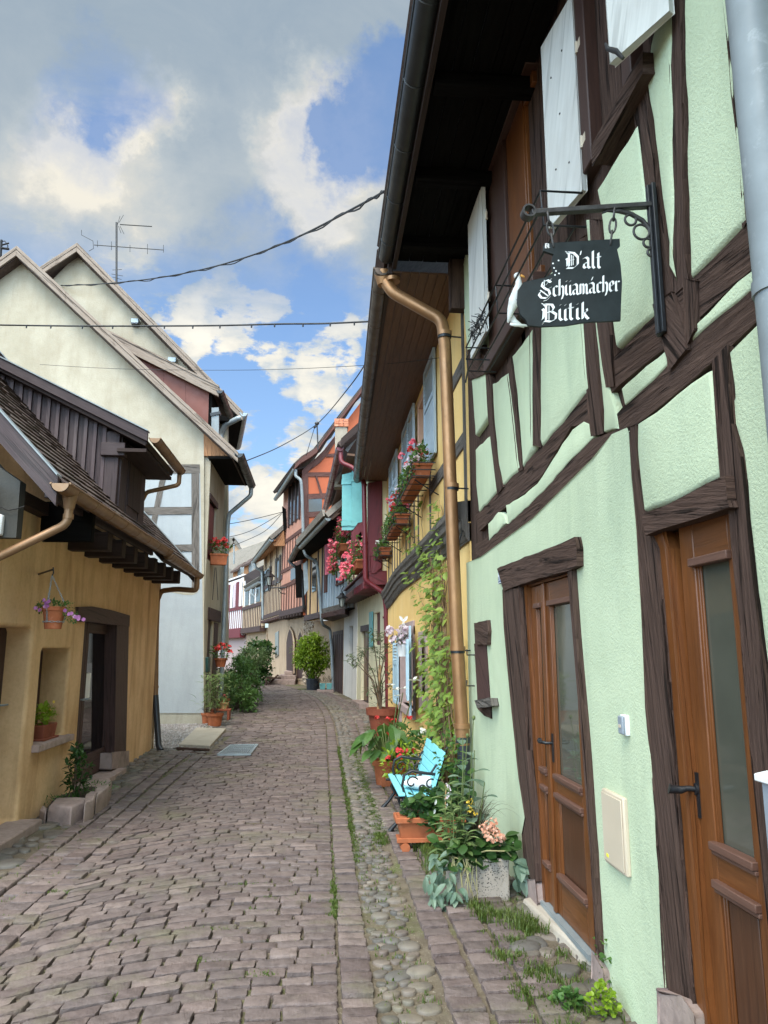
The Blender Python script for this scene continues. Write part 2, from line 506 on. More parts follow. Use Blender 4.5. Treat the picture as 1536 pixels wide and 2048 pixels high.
MT['blackglass'] = glassmat('black_shop_glass', (.008, .008, .010), .05, .5)
MT['curtain'] = paint('white_curtain', (.62, .60, .55), .9, .08, .3, 0, None, 6)
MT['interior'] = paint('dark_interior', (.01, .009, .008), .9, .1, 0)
MT['slab'] = plaster('worn_slab', (.30, .26, .21), (.38, .33, .27), (.2, .17, .13), 40, .5, .006, .4)
MT['tile'] = islands('brown_roof_tile', [(.055, .038, .036), (.085, .058, .052), (.115, .085, .076)], .8, 20, .4, .004, (.12, .11, .09))
MT['greytile'] = islands('grey_roof_tile', [(.13, .115, .10), (.18, .16, .14), (.235, .21, .185)], .9, 20, .3, .004, (.10, .095, .07))
MT['lightroof'] = islands('bleached_roof_boards', [(.26, .23, .20), (.34, .30, .26), (.42, .38, .33)], .9, 15, .4, .004)
# foliage
MT['bushleaf'] = leafmat('bush_leaf', (.055, .12, .03), (.11, .21, .055), (.20, .33, .10))
MT['vine'] = leafmat('vine_leaf', (.10, .17, .03), (.20, .31, .05), (.34, .42, .09))
MT['leafmid'] = leafmat('mid_green_leaf', (.04, .10, .024), (.08, .17, .04), (.14, .25, .06))
MT['leafdark'] = leafmat('dark_green_leaf', (.018, .05, .015), (.036, .09, .022), (.07, .14, .032), .35)
MT['leafbright'] = leafmat('yellow_green_leaf', (.12, .20, .012), (.22, .34, .022), (.33, .45, .04))
MT['leafgrey'] = leafmat('grey_green_leaf', (.09, .15, .05), (.17, .25, .085), (.28, .35, .15))
MT['leafpale'] = leafmat('blue_green_leaf', (.10, .17, .12), (.17, .25, .18), (.25, .33, .25))
MT['oleander'] = leafmat('oleander_leaf', (.035, .075, .028), (.08, .13, .055), (.17, .21, .11))
MT['dry'] = leafmat('dry_grass_blade', (.06, .04, .025), (.10, .07, .04), (.16, .12, .06))
MT['grassblade'] = leafmat('grass_blade', (.05, .09, .015), (.09, .14, .025), (.16, .19, .05))
MT['stem'] = paint('green_stem', (.10, .13, .04), .7, .3, .1)
MT['bark'] = paint('brown_bark', (.10, .065, .04), .9, .3, .5)
MT['cane'] = paint('tan_stake', (.42, .25, .12), .8, .15, .2)
MT['red'] = petal('red_petal', [(.45, .01, .012), (.62, .03, .03), (.70, .07, .06)])
MT['pink'] = petal('pink_red_petal', [(.62, .04, .09), (.72, .12, .17), (.74, .26, .30)])
MT['palepink'] = petal('pale_pink_petal', [(.62, .46, .55), (.72, .60, .66), (.78, .72, .75)])
MT['purple'] = petal('purple_petal', [(.22, .05, .20), (.42, .14, .36), (.62, .34, .54)])
MT['salmon'] = petal('salmon_petal', [(.62, .25, .15), (.70, .36, .24), (.72, .45, .34)])
MT['yellowp'] = petal('yellow_petal', [(.65, .42, .03), (.72, .52, .08)])
MT['whitep'] = petal('white_petal', [(.70, .70, .62), (.80, .80, .76)])
# ================================================================== camera, light, sky
cam = bpy.data.cameras.new('camera'); camo = bpy.data.objects.new('camera', cam); COL.objects.link(camo)
cam.sensor_fit = 'VERTICAL'; cam.sensor_height = 24; cam.lens = 24*F/2048
cam.clip_start = .05; cam.clip_end = 2000
camo.location = EYE
camo.rotation_euler = (math.pi/2+PITCH, 0, -YAW)
sc.camera = camo
SUN_AZ = math.radians(203)      # clockwise from +Y: behind the camera, a little to its left
SUN_EL = math.radians(56)
SDIR = V((math.sin(SUN_AZ)*math.cos(SUN_EL), math.cos(SUN_AZ)*math.cos(SUN_EL), math.sin(SUN_EL)))
sun = bpy.data.lights.new('sun', 'SUN'); sun.energy = 3.0; sun.angle = math.radians(24); sun.color = (1, .93, .82)
so = bpy.data.objects.new('sun', sun); COL.objects.link(so); so.rotation_euler = SDIR.to_track_quat('Z', 'Y').to_euler()
so.location = (0, -5, 20)
w = bpy.data.worlds.new('World'); sc.world = w; w.use_nodes = True
nt = w.node_tree; N = nt.nodes; L = nt.links
bg = N['Background']
sky = N.new('ShaderNodeTexSky'); sky.sky_type = 'NISHITA'; sky.sun_disc = False
sky.sun_elevation = SUN_EL; sky.sun_rotation = SUN_AZ; sky.air_density = 1.0; sky.dust_density = .6; sky.ozone_density = 2.5
gen = co(nt, 'Generated')
sep = N.new('ShaderNodeSeparateXYZ'); L.new(gen, sep.inputs[0])
zz = math_(nt, 'MAXIMUM', math_(nt, 'ADD', sep.outputs[2], .10), .03)
def vmath(op, a, b=None, out=0):
    m = N.new('ShaderNodeVectorMath'); m.operation = op
    for i, x in enumerate((a, b)):
        if x is None: continue
        if hasattr(x, 'is_linked'): L.new(x, m.inputs[i])
        else: m.inputs[i].default_value = x
    return m.outputs[out]
comb = N.new('ShaderNodeCombineXYZ')
L.new(math_(nt, 'DIVIDE', sep.outputs[0], zz), comb.inputs[0]); L.new(math_(nt, 'DIVIDE', sep.outputs[1], zz), comb.inputs[1]); comb.inputs[2].default_value = 0
plane = comb.outputs[0]
wn = N.new('ShaderNodeTexNoise'); wn.inputs['Scale'].default_value = 5.5; wn.inputs['Detail'].default_value = 9; wn.inputs['Roughness'].default_value = .62; L.new(gen, wn.inputs['Vector'])
wm = N.new('ShaderNodeVectorMath'); wm.operation = 'MULTIPLY_ADD'; L.new(wn.outputs['Color'], wm.inputs[0]); wm.inputs[1].default_value = (.34, .34, .34); wm.inputs[2].default_value = (-.17, -.17, -.17)
genw = vmath('NORMALIZE', vmath('ADD', gen, wm.outputs[0]))
def spot(px, py, r, soft=.6):
    """a soft patch of sky round a direction, 1 in its middle"""
    d = ray(px, py).normalized()
    dt = vmath('DOT_PRODUCT', genw, tuple(d), 1)
    a = math.acos(max(-1, min(1, 1)))
    c0 = math.cos(r); c1 = math.cos(r*(1-soft))
    mr = N.new('ShaderNodeMapRange'); mr.interpolation_type = 'SMOOTHSTEP'
    L.new(dt, mr.inputs[0]); mr.inputs[1].default_value = c0; mr.inputs[2].default_value = c1
    return mr.outputs[0]
def addall(*xs):
    o = xs[0]
    for x in xs[1:]: o = math_(nt, 'ADD', o, x)
    return o
def mul(a, b): return math_(nt, 'MULTIPLY', a, b)
n_big = nz(nt, plane, 1.25, 8, .60, .25, (1, 1, 1), 2.3)
n_mid = nz(nt, plane, 2.6, 9, .62, .35, (1, 1, 1), 5.1)
n_puff = nz(nt, gen, 11, 9, .60, .15, (1, 1, 2.3), 1.7)
n_puff2 = nz(nt, gen, 11, 9, .60, .15, (1, 1, 2.3), 1.715)
el = sep.outputs[2]
high = N.new('ShaderNodeMapRange'); L.new(el, high.inputs[0]); high.inputs[1].default_value = .38; high.inputs[2].default_value = .52; high.interpolation_type = 'SMOOTHSTEP'
hi = high.outputs[0]
# patches of blue and banks of cumulus where the photograph has them
nb = math_(nt, 'SUBTRACT', mul(n_mid, 3.4), .85)
holes = mul(addall(mul(spot(765, 215, .085, .9), 1.1), mul(spot(660, 330, .08, .9), .35), mul(spot(180, 120, .08, .9), .55), mul(spot(130, 200, .09, .9), .30), mul(spot(360, 610, .12, .9), .35), mul(spot(540, 580, .12, .9), .7), mul(spot(650, 590, .1, .9), .5)), nb)
cl = N.new('ShaderNodeClamp'); L.new(holes, cl.inputs[0]); cl.inputs[1].default_value = 0; cl.inputs[2].default_value = .88
m_hi = math_(nt, 'SUBTRACT', 1.0, cl.outputs[0])
bank = addall(mul(spot(450, 655, .085), .17), mul(spot(640, 690, .07), .13), mul(spot(330, 650, .06), .12), mul(spot(560, 860, .14), .03), mul(spot(540, 960, .12), .08), mul(spot(500, 1040, .10), .12))
gap = addall(mul(spot(450, 745, .06), .13), mul(spot(690, 745, .06), .06), mul(spot(500, 890, .06), .08), mul(spot(560, 600, .09), .10), mul(spot(600, 775, .07), .05))
dens_lo = math_(nt, 'SUBTRACT', addall(n_puff, bank), gap)
m_lo = N.new('ShaderNodeMapRange'); L.new(dens_lo, m_lo.inputs[0]); m_lo.inputs[1].default_value = .505; m_lo.inputs[2].default_value = .60; m_lo.interpolation_type = 'SMOOTHSTEP'
mask = mix(nt, hi, m_lo.outputs[0], m_hi)
# cloud tone: grey-blue undersides, cream lit parts
lit = mul(addall(mul(spot(220, 300, .15, .9), .34), mul(spot(250, 170, .07, .9), .35), mul(spot(0, 340, .15, .9), .30), mul(spot(690, 310, .12, .9), .60), mul(spot(640, 430, .17, .9), .22), mul(spot(110, 370, .16, .9), .16), mul(spot(520, 480, .2, .9), .03)), addall(mul(n_mid, 1.5), .25))
n_fine = nz(nt, gen, 7.0, 9, .66, .5, (1, 1, 1.6), 8.2)
br_hi = addall(mul(n_big, .22), mul(n_mid, .16), mul(math_(nt, 'SUBTRACT', n_fine, .4), .55), lit)
t_hi = ramp(nt, br_hi, [(.16, (.28, .35, .42)), (.40, (.35, .41, .46)), (.64, (.43, .475, .50)), (.86, (.57, .57, .535)), (1.05, (.74, .705, .615))])
br_lo = addall(mul(n_puff2, 1.0), mul(bank, 1.1))
t_lo = ramp(nt, br_lo, [(.46, (.36, .45, .54)), (.58, (.52, .57, .60)), (.72, (.74, .72, .65)), (.90, (.88, .84, .73))])
tone = mix(nt, hi, t_lo, t_hi)
bluesky = mix(nt, 1.0, sky.outputs[0], (.145, .165, .185), 'MULTIPLY')
veil = N.new('ShaderNodeMapRange'); L.new(el, veil.inputs[0]); veil.inputs[1].default_value = .08; veil.inputs[2].default_value = .5; veil.inputs[3].default_value = .42; veil.inputs[4].default_value = .08
bluesky = mix(nt, veil.outputs[0], bluesky, (.38, .56, .72))
vis = mix(nt, mask, bluesky, tone)
# the sun stands behind thin cloud at the photographer's back: that side of the sky is much brighter
glow = N.new('ShaderNodeMapRange'); glow.interpolation_type = 'SMOOTHSTEP'
L.new(vmath('DOT_PRODUCT', gen, tuple(SDIR), 1), glow.inputs[0]); glow.inputs[1].default_value = .26; glow.inputs[2].default_value = .95; glow.inputs[3].default_value = 1.0; glow.inputs[4].default_value = 9.0
vis = vmath('MULTIPLY', vis, None)
gl = N.new('ShaderNodeCombineXYZ')
for i, k_ in enumerate((1.0, .92, .76)): L.new(math_(nt, 'ADD', 1.0, mul(math_(nt, 'SUBTRACT', glow.outputs[0], 1.0), k_)), gl.inputs[i])
L.new(gl.outputs[0], vis.node.inputs[1])
L.new(vis, bg.inputs[0]); bg.inputs[1].default_value = 1.0
sc.view_settings.view_transform = 'Standard'; sc.view_settings.look = 'None'; sc.view_settings.gamma = 1; sc.view_settings.exposure = .32
sc.render.film_transparent = False
sc.cycles.use_denoising = True
sc.cycles.max_bounces = 6; sc.cycles.diffuse_bounces = 4; sc.cycles.glossy_bounces = 3; sc.cycles.transmission_bounces = 2; sc.cycles.transparent_max_bounces = 4

# ================================================================== ground
def shift(y):
    """the street bends to the left beyond the white house"""
    if y < 15: return 0
    if y < 31: return -.0075*(y-15)**2
    return -.0075*256-.24*(y-31)

def zone_z(x, y):
    return gz(y)+.012*noise.noise(V((x*.9, y*.9, 0)))+(.02*max(0, x-.55) if y < 16 else 0)

g = MB()
xs = [-60, -30, -12, -7]+[-5+.25*i for i in range(33)]+[6, 12, 30, 60]
ys = [-40, -12, -4]+[0+.4*i for i in range(110)]+[48, 56, 70, 100, 160]
ix = len(xs)
for y in ys:
    for x in xs: g.v.append(V((x, y, zone_z(x, y)-.013)))
for j in range(len(ys)-1):
    for i in range(ix-1):
        g.f.append((j*ix+i, j*ix+i+1, (j+1)*ix+i+1, (j+1)*ix+i)); g.m.append(0)
m, nt2, N2, L2, b2 = newmat('sandy_joint_earth')
p = co(nt2)
c = mix(nt2, ramp(nt2, nz(nt2, p, 6, 6, .65), [(.3, 0.), (.7, 1.)]), (.085, .068, .05), (.17, .14, .105))
c = mix(nt2, ramp(nt2, nz(nt2, p, 1.1, 6, .7, .5, None, 3), [(.52, 0.), (.66, .75)]), c, (.075, .10, .025))
c = mix(nt2, ramp(nt2, nz(nt2, p, 60, 2, .6), [(.62, 0.), (.7, .6)]), c, (.33, .29, .24))
L2.new(c, b2.inputs['Base Color']); b2.inputs['Roughness'].default_value = .95; b2.inputs['Specular IOR Level'].default_value = .1
bumps(nt2, b2, [(nz(nt2, p, 45, 4, .7), .8, .012)])
tag(g.build('ground', m, None, smooth=180), kind='structure')

def stone(mb, cor, zf, h=.012, near=True, rnd=.12, tilt=.004):
    """one sett: quad corners, rounded outline, worn dome top"""
    c = sum((V(p) for p in cor), V((0, 0)))/4
    q = [V(p) for p in cor]
    pts = []
    for i in range(4):
        a = q[i]; bprev = q[i-1]; bnext = q[(i+1) % 4]
        r_ = rnd*U(.7, 1.3)
        if near:
            pts += [a.lerp(bprev, r_), a.lerp(c, r_*.42), a.lerp(bnext, r_)]
            mid = a.lerp(bnext, U(.42, .58))
            pts.append(mid+(mid-c)*U(-.05, .03))
        else:
            pts += [a.lerp(bprev, r_), a.lerp(bnext, r_)]
    n = len(pts)
    tx, ty = U(-tilt, tilt)*6, U(-tilt, tilt)*6
    hh = h*U(.6, 1.5); dz = U(-.006, .006)
    sd = V((U(0, 99), U(0, 99), U(0, 99)))
    rings = ((1.0, -.028), (.994, -.001), (.972, hh*.85), (.90, hh)) if near else ((1.0, -.024), (.97, hh*.5), (.85, hh))
    vs = []
    z0 = zf(c.x, c.y)
    for k, z in rings:
        for pnt in pts:
            d = (pnt-c)*k
            e = noise.noise(V((d.x*14, d.y*14, k))+sd)
            vs.append(V((c.x+d.x*(1+.04*e), c.y+d.y*(1+.04*e), z0+z+dz+d.x*tx+d.y*ty+(.004*e if k < 1 else 0)-(U(.003, .009) if .95 < k < 1 and R() < .12 else 0))))
    vs.append(V((c.x, c.y, z0+hh+dz+.004*noise.noise(sd))))
    fs = []
    for r_ in range(len(rings)-1):
        for i in range(n):
            j = (i+1) % n
            fs.append((r_*n+i, r_*n+j, (r_+1)*n+j, (r_+1)*n+i))
    o = (len(rings)-1)*n
    for i in range(n): fs.append((o+i, o+(i+1) % n, len(rings)*n))
    mb.add(vs, fs)

def course(y, x):
    """courses run across the street and sag towards the camera on the left"""
    t = max(0, -.25-x)
    return y-.26*t*t

pv = MB()
YEND = 36.0
XL, XR = -1.62, .10
y = 1.2
while y < YEND:
    rd = U(.092, .122) if y < 14 else U(.15, .19)
    x = XL-U(0, .12) if y < 15 else XL-.3
    xr = XR
    while x < xr-.05:
        wd = U(.12, .225) if y < 14 else U(.18, .3)
        if xr-(x+wd) < .11: wd = xr-x
        g_ = .0045
        j = lambda: U(-.0065, .0065)
        s = shift(y)
        cor = [(x+g_+j()+s, course(y+.0065+j(), x)), (x+wd-g_+j()+s, course(y+.0065+j(), x+wd)), (x+wd-g_+j()+s, course(y+rd-.0065+j(), x+wd)), (x+g_+j()+s, course(y+rd-.0065+j(), x))]
        if R() > .006: stone(pv, cor, zone_z, .010, y < 15)
        x += wd
    y += rd
def column(x0, x1, y0, y1, lmin, lmax, xf=None, h=.012):
    y = y0
    while y < y1:
        l = U(lmin, lmax)*(1 if y < 14 else 1.3)
        s = shift(y)+(xf(y) if xf else 0)
        j = lambda: U(-.008, .008)
        cor = [(x0+.007+j()+s, y+.008+j()), (x1-.007+j()+s, y+.008+j()), (x1-.007+j()+s, y+l-.008+j()), (x0+.007+j()+s, y+l-.008+j())]
        stone(pv, cor, zone_z, h, y < 15)
        y += l
column(.106, .275, 1.2, YEND, .095, .16)
cr = lambda y: .05*math.sin(y*.35)+.004*y
column(.53, .70, 1.2, 27, .10, .17, cr)
column(.715, .90, 1.2, 27, .10, .19, cr)
column(.915, 1.10, 1.2, 6.6, .10, .19, cr)
column(-1.80, -1.665, 1.2, 12.0, .13, .24, lambda y: -.02*math.sin(y*.5))
column(-2.30, -2.15, 1.2, 12.6, .11, .20, lambda y: .06*math.sin(y*.4))
column(-2.14, -1.98, 1.2, 12.6, .15, .28, lambda y: .06*math.sin(y*.4))
column(-1.98, -1.80, 1.2, 12.0, .10, .2)
tag(pv.build('cobblestone_pavement', islands('sandstone_sett', [(.092, .066, .063), (.135, .099, .092), (.112, .087, .084), (.162, .120, .110), (.120, .092, .087), (.195, .148, .135), (.135, .105, .098)], .78, 14, 1.0, .010, (.13, .12, .07), .35), None, smooth=38), kind='structure')

# river pebbles: the drain strip, the strip by the right-hand wall, the strip by the ochre house
pb = MB()
def pebble(x, y, a, b_, rot, h=.02, n=9):
    z0 = zone_z(x, y); ca, sa = math.cos(rot), math.sin(rot)
    sd = V((U(0, 99), U(0, 99), 0)); vs = []; fs = []
    tz = U(-.006, .006)
    for k, z in ((1.0, -.025), (.98, h*.05), (.86, h*.6), (.55, h*.95)):
        for i in range(n):
            t = 2*math.pi*i/n
            e = 1+.16*noise.noise(V((math.cos(t)*1.3, math.sin(t)*1.3, 0))+sd)
            dx, dy = a*k*math.cos(t)*e, b_*k*math.sin(t)*e
            vs.append(V((x+dx*ca-dy*sa, y+dx*sa+dy*ca, z0+z+tz)))
    vs.append(V((x, y, z0+h+tz)))
    for r_ in range(3):
        for i in range(n):
            j = (i+1) % n; fs.append((r_*n+i, r_*n+j, (r_+1)*n+j, (r_+1)*n+i))
    for i in range(n): fs.append((3*n+i, 3*n+(i+1) % n, 4*n))
    pb.add(vs, fs)
def scatter(x0, x1, y0, y1, rmin, rmax, dens, zf=None, flat=False):
    placed = []
    area = (x1-x0)*(y1-y0)
    for _ in range(int(area*dens*14)):
        x, y = U(x0, x1), U(y0, y1); r = rmin+(rmax-rmin)*R()**1.6
        if zf and not zf(x, y): continue
        if all((x-q[0])**2+(y-q[1])**2 > (.86*(r+q[2]))**2 for q in placed if abs(y-q[1]) < 2.2*rmax):
            placed.append((x, y, r))
    for x, y, r in placed:
        pebble(x+shift(y), y, r*U(1.0, 1.3), r*U(.72, .95), U(-.6, .6) if not flat else U(-3, 3), r*U(.10, .24) if not flat else r*U(.1, .2), 10)
scatter(.30, .53, 1.5, 5.2, .022, .075, 60)
scatter(.30, .53, 5.2, 7.2, .02, .06, 90)
y = 7.0
while y < 27:                                                    # beyond the bench the drain is laid with thin stones on edge
    step = U(.038, .06) if y < 14 else .08
    x = .295+U(0, .03)
    while x < .53+cr(y):
        a = U(.035, .075)
        pebble(x+a+shift(y), y+U(-.01, .01), a, step*.52, U(-.12, .12), .02, 8)
        x += 2*a+.006
    y += step
scatter(.95, 1.40, 1.6, 5.0, .03, .12, 40, lambda x, y: x > 1.1 or y > 20, True)
scatter(1.12, 1.40, 5.0, 9.5, .03, .09, 50)
scatter(.95, 1.38, 8, 16.3, .03, .09, 40)
scatter(.75, 1.5, 16.5, 22, .04, .10, 30, lambda x, y: x < 1.32)
scatter(-2.86, -2.32, 2.5, 12.9, .05, .15, 22, None, True)
scatter(-2.55, -1.85, 12.2, 19, .03, .09, 40)
scatter(-1.98, -1.82, 12.0, 19, .03, .09, 40)
for (x, y, r) in ((1.05, 3.3, .075), (.62+.35, 2.9, .06), (1.15, 2.9, .11), (1.22, 3.65, .10), (1.12, 4.3, .09)): pebble(x, y, r*1.2, r*.85, U(0, 3), r*.35, 12)
tag(pb.build('pebble_strip', islands('river_pebble', [(.085, .075, .066), (.122, .10, .084), (.10, .095, .09), (.16, .133, .108), (.13, .10, .088), (.19, .158, .13), (.098, .09, .083)], .7, 14, .35, .005, (.14, .13, .075), .35), None, smooth=180), kind='structure')

# gravel yard between the ochre and the white house
gy = MB()
for i in range(5):
    for j in range(5):
        x0 = -8+i*(5.6/5); y0 = 12.95+j*(3.5/5)
        gy.quad(*[V((x, y, gz(y)+.008)) for x, y in ((x0, y0), (x0+5.6/5, y0), (x0+5.6/5, y0+3.5/5), (x0, y0+3.5/5))])
tag(gy.build('gravel_yard', islands('pale_gravel', [(.28, .25, .23), (.36, .33, .31)], .95, 90, 1.0, .02, None, .1, 160)), kind='structure')
gr = MB()
for _ in range(2600):
    x, y = U(-4.2, -2.2), U(12.9, 16.4); r = U(.010, .024)
    gr.blob((x, y, gz(y)+.012), (r, r*U(.7, 1), r*.7), 5, 3, .3, 2, R()*99)
tag(gr.build('gravel', islands('gravel_stone', [(.24, .21, .20), (.34, .30, .28), (.46, .43, .41), (.30, .24, .22)], .9, 60, .3, .003), None, smooth=180), kind='stuff')

# moss and grass growing in the joints
def blades(mb, x, y, n, h, sp, z=None, wid=.0035):
    for _ in range(n):
        bx, by = x+random.gauss(0, sp), y+random.gauss(0, sp)
        z0 = zone_z(bx, by)-.004 if z is None else z
        a = U(0, 6.28); l = h*U(.4, 1.2); lean = U(.1, .75)
        d = V((math.cos(a), math.sin(a), 0)); s_ = V((-d.y, d.x, 0))*wid*U(.6, 1.2)
        b0 = V((bx, by, z0)); b1 = b0+V((0, 0, l*.6))+d*l*lean*.4; b2 = b0+V((0, 0, l*(1-.35*lean)))+d*l*lean
        mb.add([b0-s_, b0+s_, b1+s_*.7, b1-s_*.7, b2], [(0, 1, 2, 3), (3, 2, 4)])
gs = MB()
def line(x0, y0, x1, y1, n, per, h, sp):
    for i in range(n):
        t = R(); y = y0+(y1-y0)*t
        blades(gs, x0+(x1-x0)*t+shift(y)+random.gauss(0, .012), y, per, h, sp)
line(.285, 6.0, .285, 13, 420, 9, .026, .02)
line(.525, 6.6, .555, 13.5, 620, 14, .036, .03)
line(.71, 7, .74, 14, 160, 6, .025, .012)
line(.40, 7, .42, 13, 520, 8, .022, .06)
line(.50, 10, .50, 13.5, 160, 12, .03, .04)
line(.10, 4.9, .105, 5.6, 70, 12, .03, .012)
line(.11, 5.6, .11, 9, 90, 6, .02, .01)
for (x, y) in ((-.62, 4.75), (-.35, 5.05), (-.30, 5.3), (-.55, 4.3), (-.05, 5.25), (-.9, 3.9), (-.28, 4.1), (-1.7, 5.5), (-1.72, 6.1), (-1.0, 4.6), (-.15, 4.55), (.1, 4.3), (-.5, 5.6), (-1.5, 3.6), (-.7, 3.45)):
    for _ in range(14): blades(gs, x+random.gauss(0, .07), y+random.gauss(0, .02), 8, .022, .012)
for _ in range(200): blades(gs, U(-2.3, -1.85), U(3, 12), 6, .03, .015)
for _ in range(60): blades(gs, U(-2.35, -2.2), U(12.5, 16), 9, .05, .03)
for _ in range(150): blades(gs, U(.92, 1.35), U(3.2, 5.2), 9, .035, .02)
for (x, y, n_, h) in ((1.02, 4.75, 60, .07), (.98, 4.95, 40, .06), (1.20, 4.55, 70, .08), (1.15, 4.72, 50, .07), (1.08, 4.35, 40, .05), (1.10, 3.95, 50, .06), (1.0, 4.15, 30, .05), (1.14, 3.62, 40, .06), (1.05, 3.4, 30, .05), (.98, 3.75, 30, .05)):
    for _ in range(n_): blades(gs, x+random.gauss(0, .045), y+random.gauss(0, .045), 5, h, .012)
for _ in range(240): blades(gs, U(.80, 1.25), U(5.6, 6.55), 9, .10, .03)
for _ in range(110): blades(gs, U(.82, 1.15), U(9, 15.8), 12, .06, .05)
for _ in range(120): blades(gs, U(.3, .55), U(3, 7), 6, .025, .02)
tag(gs.build('grass', MT['grassblade'], None), kind='stuff')
# ================================================================== the green house (right, near)
G = Fr((1.40, 0), (0, 1), (-1, 0))
gh = thing('green_house', 'mint green half-timbered house with varnished doors filling the right side of the street', 'house', (1.40, 4.5, 0))
G_END = 7.02
def part(name, mat, parent, fn, **kw):
    mb = MB(); fn(mb); return mb.build(name, mat, parent, **kw)
# plaster ground floor wall with the first doorway cut out
d1_open = [(1037, 1170), (1043, 1300), (1054, 1500), (1066, 1640), (1072, 1850), (1086, 1900), (1196, 2060), (1198, 1908), (1184, 1690), (1168, 1470), (1150, 1250), (1140, 1135), (1090, 1145)]
low = [(948, 1118), (962, 1114), (1016, 1074), (1066, 1037), (1132, 971), (1186, 917), (1223, 871), (1256, 857), (1260, 865), (1264, 956), (1274, 1055), (1284, 1221), (1293, 1416), (1308, 1581), (1318, 1747), (1333, 1975), (1352, 2180)]
lowp = G.pl(low, .03)
lowp = [(min(G_END, u), v) for u, v in lowp]
u_end = lowp[-1][0]
lowp[-1] = (u_end, -.15)
lowp = [(G_END, lowp[0][1])]+lowp[1:]+[(G_END, -.15)]
hole = G.pl(d1_open, .03)
hole = [(u, max(v, -.05)) for u, v in hole]
mb = MB()
# swell the upper edge with a soft roll: a pillow strip laid along the traced outline
mb.prism(G, lowp, -.25, .028, [hole])
mb.build('plaster_wall', MT['green'], gh, bevel=.02, bseg=3)
part('wall_core', MT['timber'], gh, lambda b: (b.fbox(G, 4.9, G_END-.02, 1.9, 5.75, -.30, -.02), b.fbox(G, 3.55, 4.0, -.1, 2.6, -.30, -.02), b.fbox(G, -3, 2.35, -.1, 5.75, -.30, -.02), b.fbox(G, 2.0, 5.0, 2.55, 5.75, -.30, -.02)))
part('back_wall', MT['interior'], gh, lambda b: (b.fbox(G, -3, G_END-.03, -.1, 6, -3.2, -3.0), b.fbox(G, -3.2, -3, -.1, 6, -3.2, -.3), b.fbox(G, G_END-.2, G_END-.03, -.1, 6, -3.2, -.3)))
panels = dict(
 over_door=[(1273, 844), (1350, 784), (1412, 738), (1424, 742), (1434, 832), (1443, 952), (1413, 971), (1355, 1004), (1287, 1026), (1279, 973), (1272, 900)],
 s1=[(1240, 778), (1250, 766), (1339, 689), (1344, 703), (1344, 718), (1300, 765), (1248, 811)],
 s2=[(1376, 660), (1389, 646), (1505, 530), (1508, 575), (1440, 632), (1380, 683)],
 s3=[(1010, 1010), (1040, 992), (1074, 964), (1105, 915), (1144, 855), (1165, 842), (1184, 848), (1186, 877), (1132, 931), (1086, 985), (1016, 1049)],
 s4=[(975, 1047), (995, 1022), (1008, 1030), (1011, 1047), (977, 1082)],
 s5=[(1171, 440), (1184, 440), (1192, 560), (1200, 646), (1208, 724), (1217, 774), (1229, 815), (1235, 858), (1206, 865), (1204, 824), (1200, 770), (1188, 640), (1178, 560)],
 pb=[(1083, 560), (1160, 490), (1163, 560), (1167, 648), (1177, 778), (1165, 795), (1125, 845), (1084, 893), (1080, 880), (1081, 654)],
 pc=[(1024, 712), (1066, 654), (1067, 894), (1045, 938), (1039, 848), (1033, 786)],
 pd=[(985, 766), (1018, 741), (1024, 786), (1041, 938), (1006, 973), (997, 931), (989, 848)],
 pe=[(951, 898), (983, 863), (989, 915), (997, 983), (958, 1026), (952, 973)],
 pf=[(941, 737), (975, 716), (979, 832), (951, 873), (946, 800)],
 ph=[(1194, 380), (1275, 244), (1285, 331), (1293, 397), (1306, 480), (1312, 560), (1316, 623), (1270, 664), (1232, 695), (1226, 670), (1213, 560), (1203, 450)],
 pi=[(1291, 166), (1300, 90), (1338, -60), (1343, 37), (1345, 166), (1347, 331), (1349, 572), (1339, 518), (1316, 364), (1304, 248)],
 pj=[(1366, -60), (1450, -60), (1471, 186), (1488, 331), (1492, 440), (1471, 468), (1380, 560), (1374, 455), (1370, 207)],
 pr=[(1457, 702), (1513, 642), (1620, 540), (1760, 1100), (1760, 1500), (1560, 1500), (1521, 1262), (1496, 1039), (1484, 915), (1467, 850)],
 pk=[(1470, -60), (1700, -60), (1700, 300), (1510, 420), (1500, 330), (1484, 186)])
mb = MB()
for k, p in panels.items():
    q = G.pl(p, .025)
    mb.pillow(G, [(min(u, G_END), v) for u, v in q], -.015, .027 if k[0] != 's' else .022, .028 if k[0] != 's' else .014, .008)
q = G.pl([(1521, 1262), (1560, 1500), (1620, 1900)], .025)
mb.build('plaster_panel', MT['green'], gh, smooth=60)
part('plaster_wall', MT['green'], gh, lambda b: b.fbox(G, -3, 2.36, -.1, 2.45, -.25, .02), bevel=.02)
mb = MB(); mb.prism(G, [(min(u, G_END-.004), v) for u, v in G.pl([(920, 560), (940, 470), (985, 380), (986, 700), (938, 735)], .016)], -.03, .016); mb.build('plaster_panel', MT['green'], gh, bevel=.006)
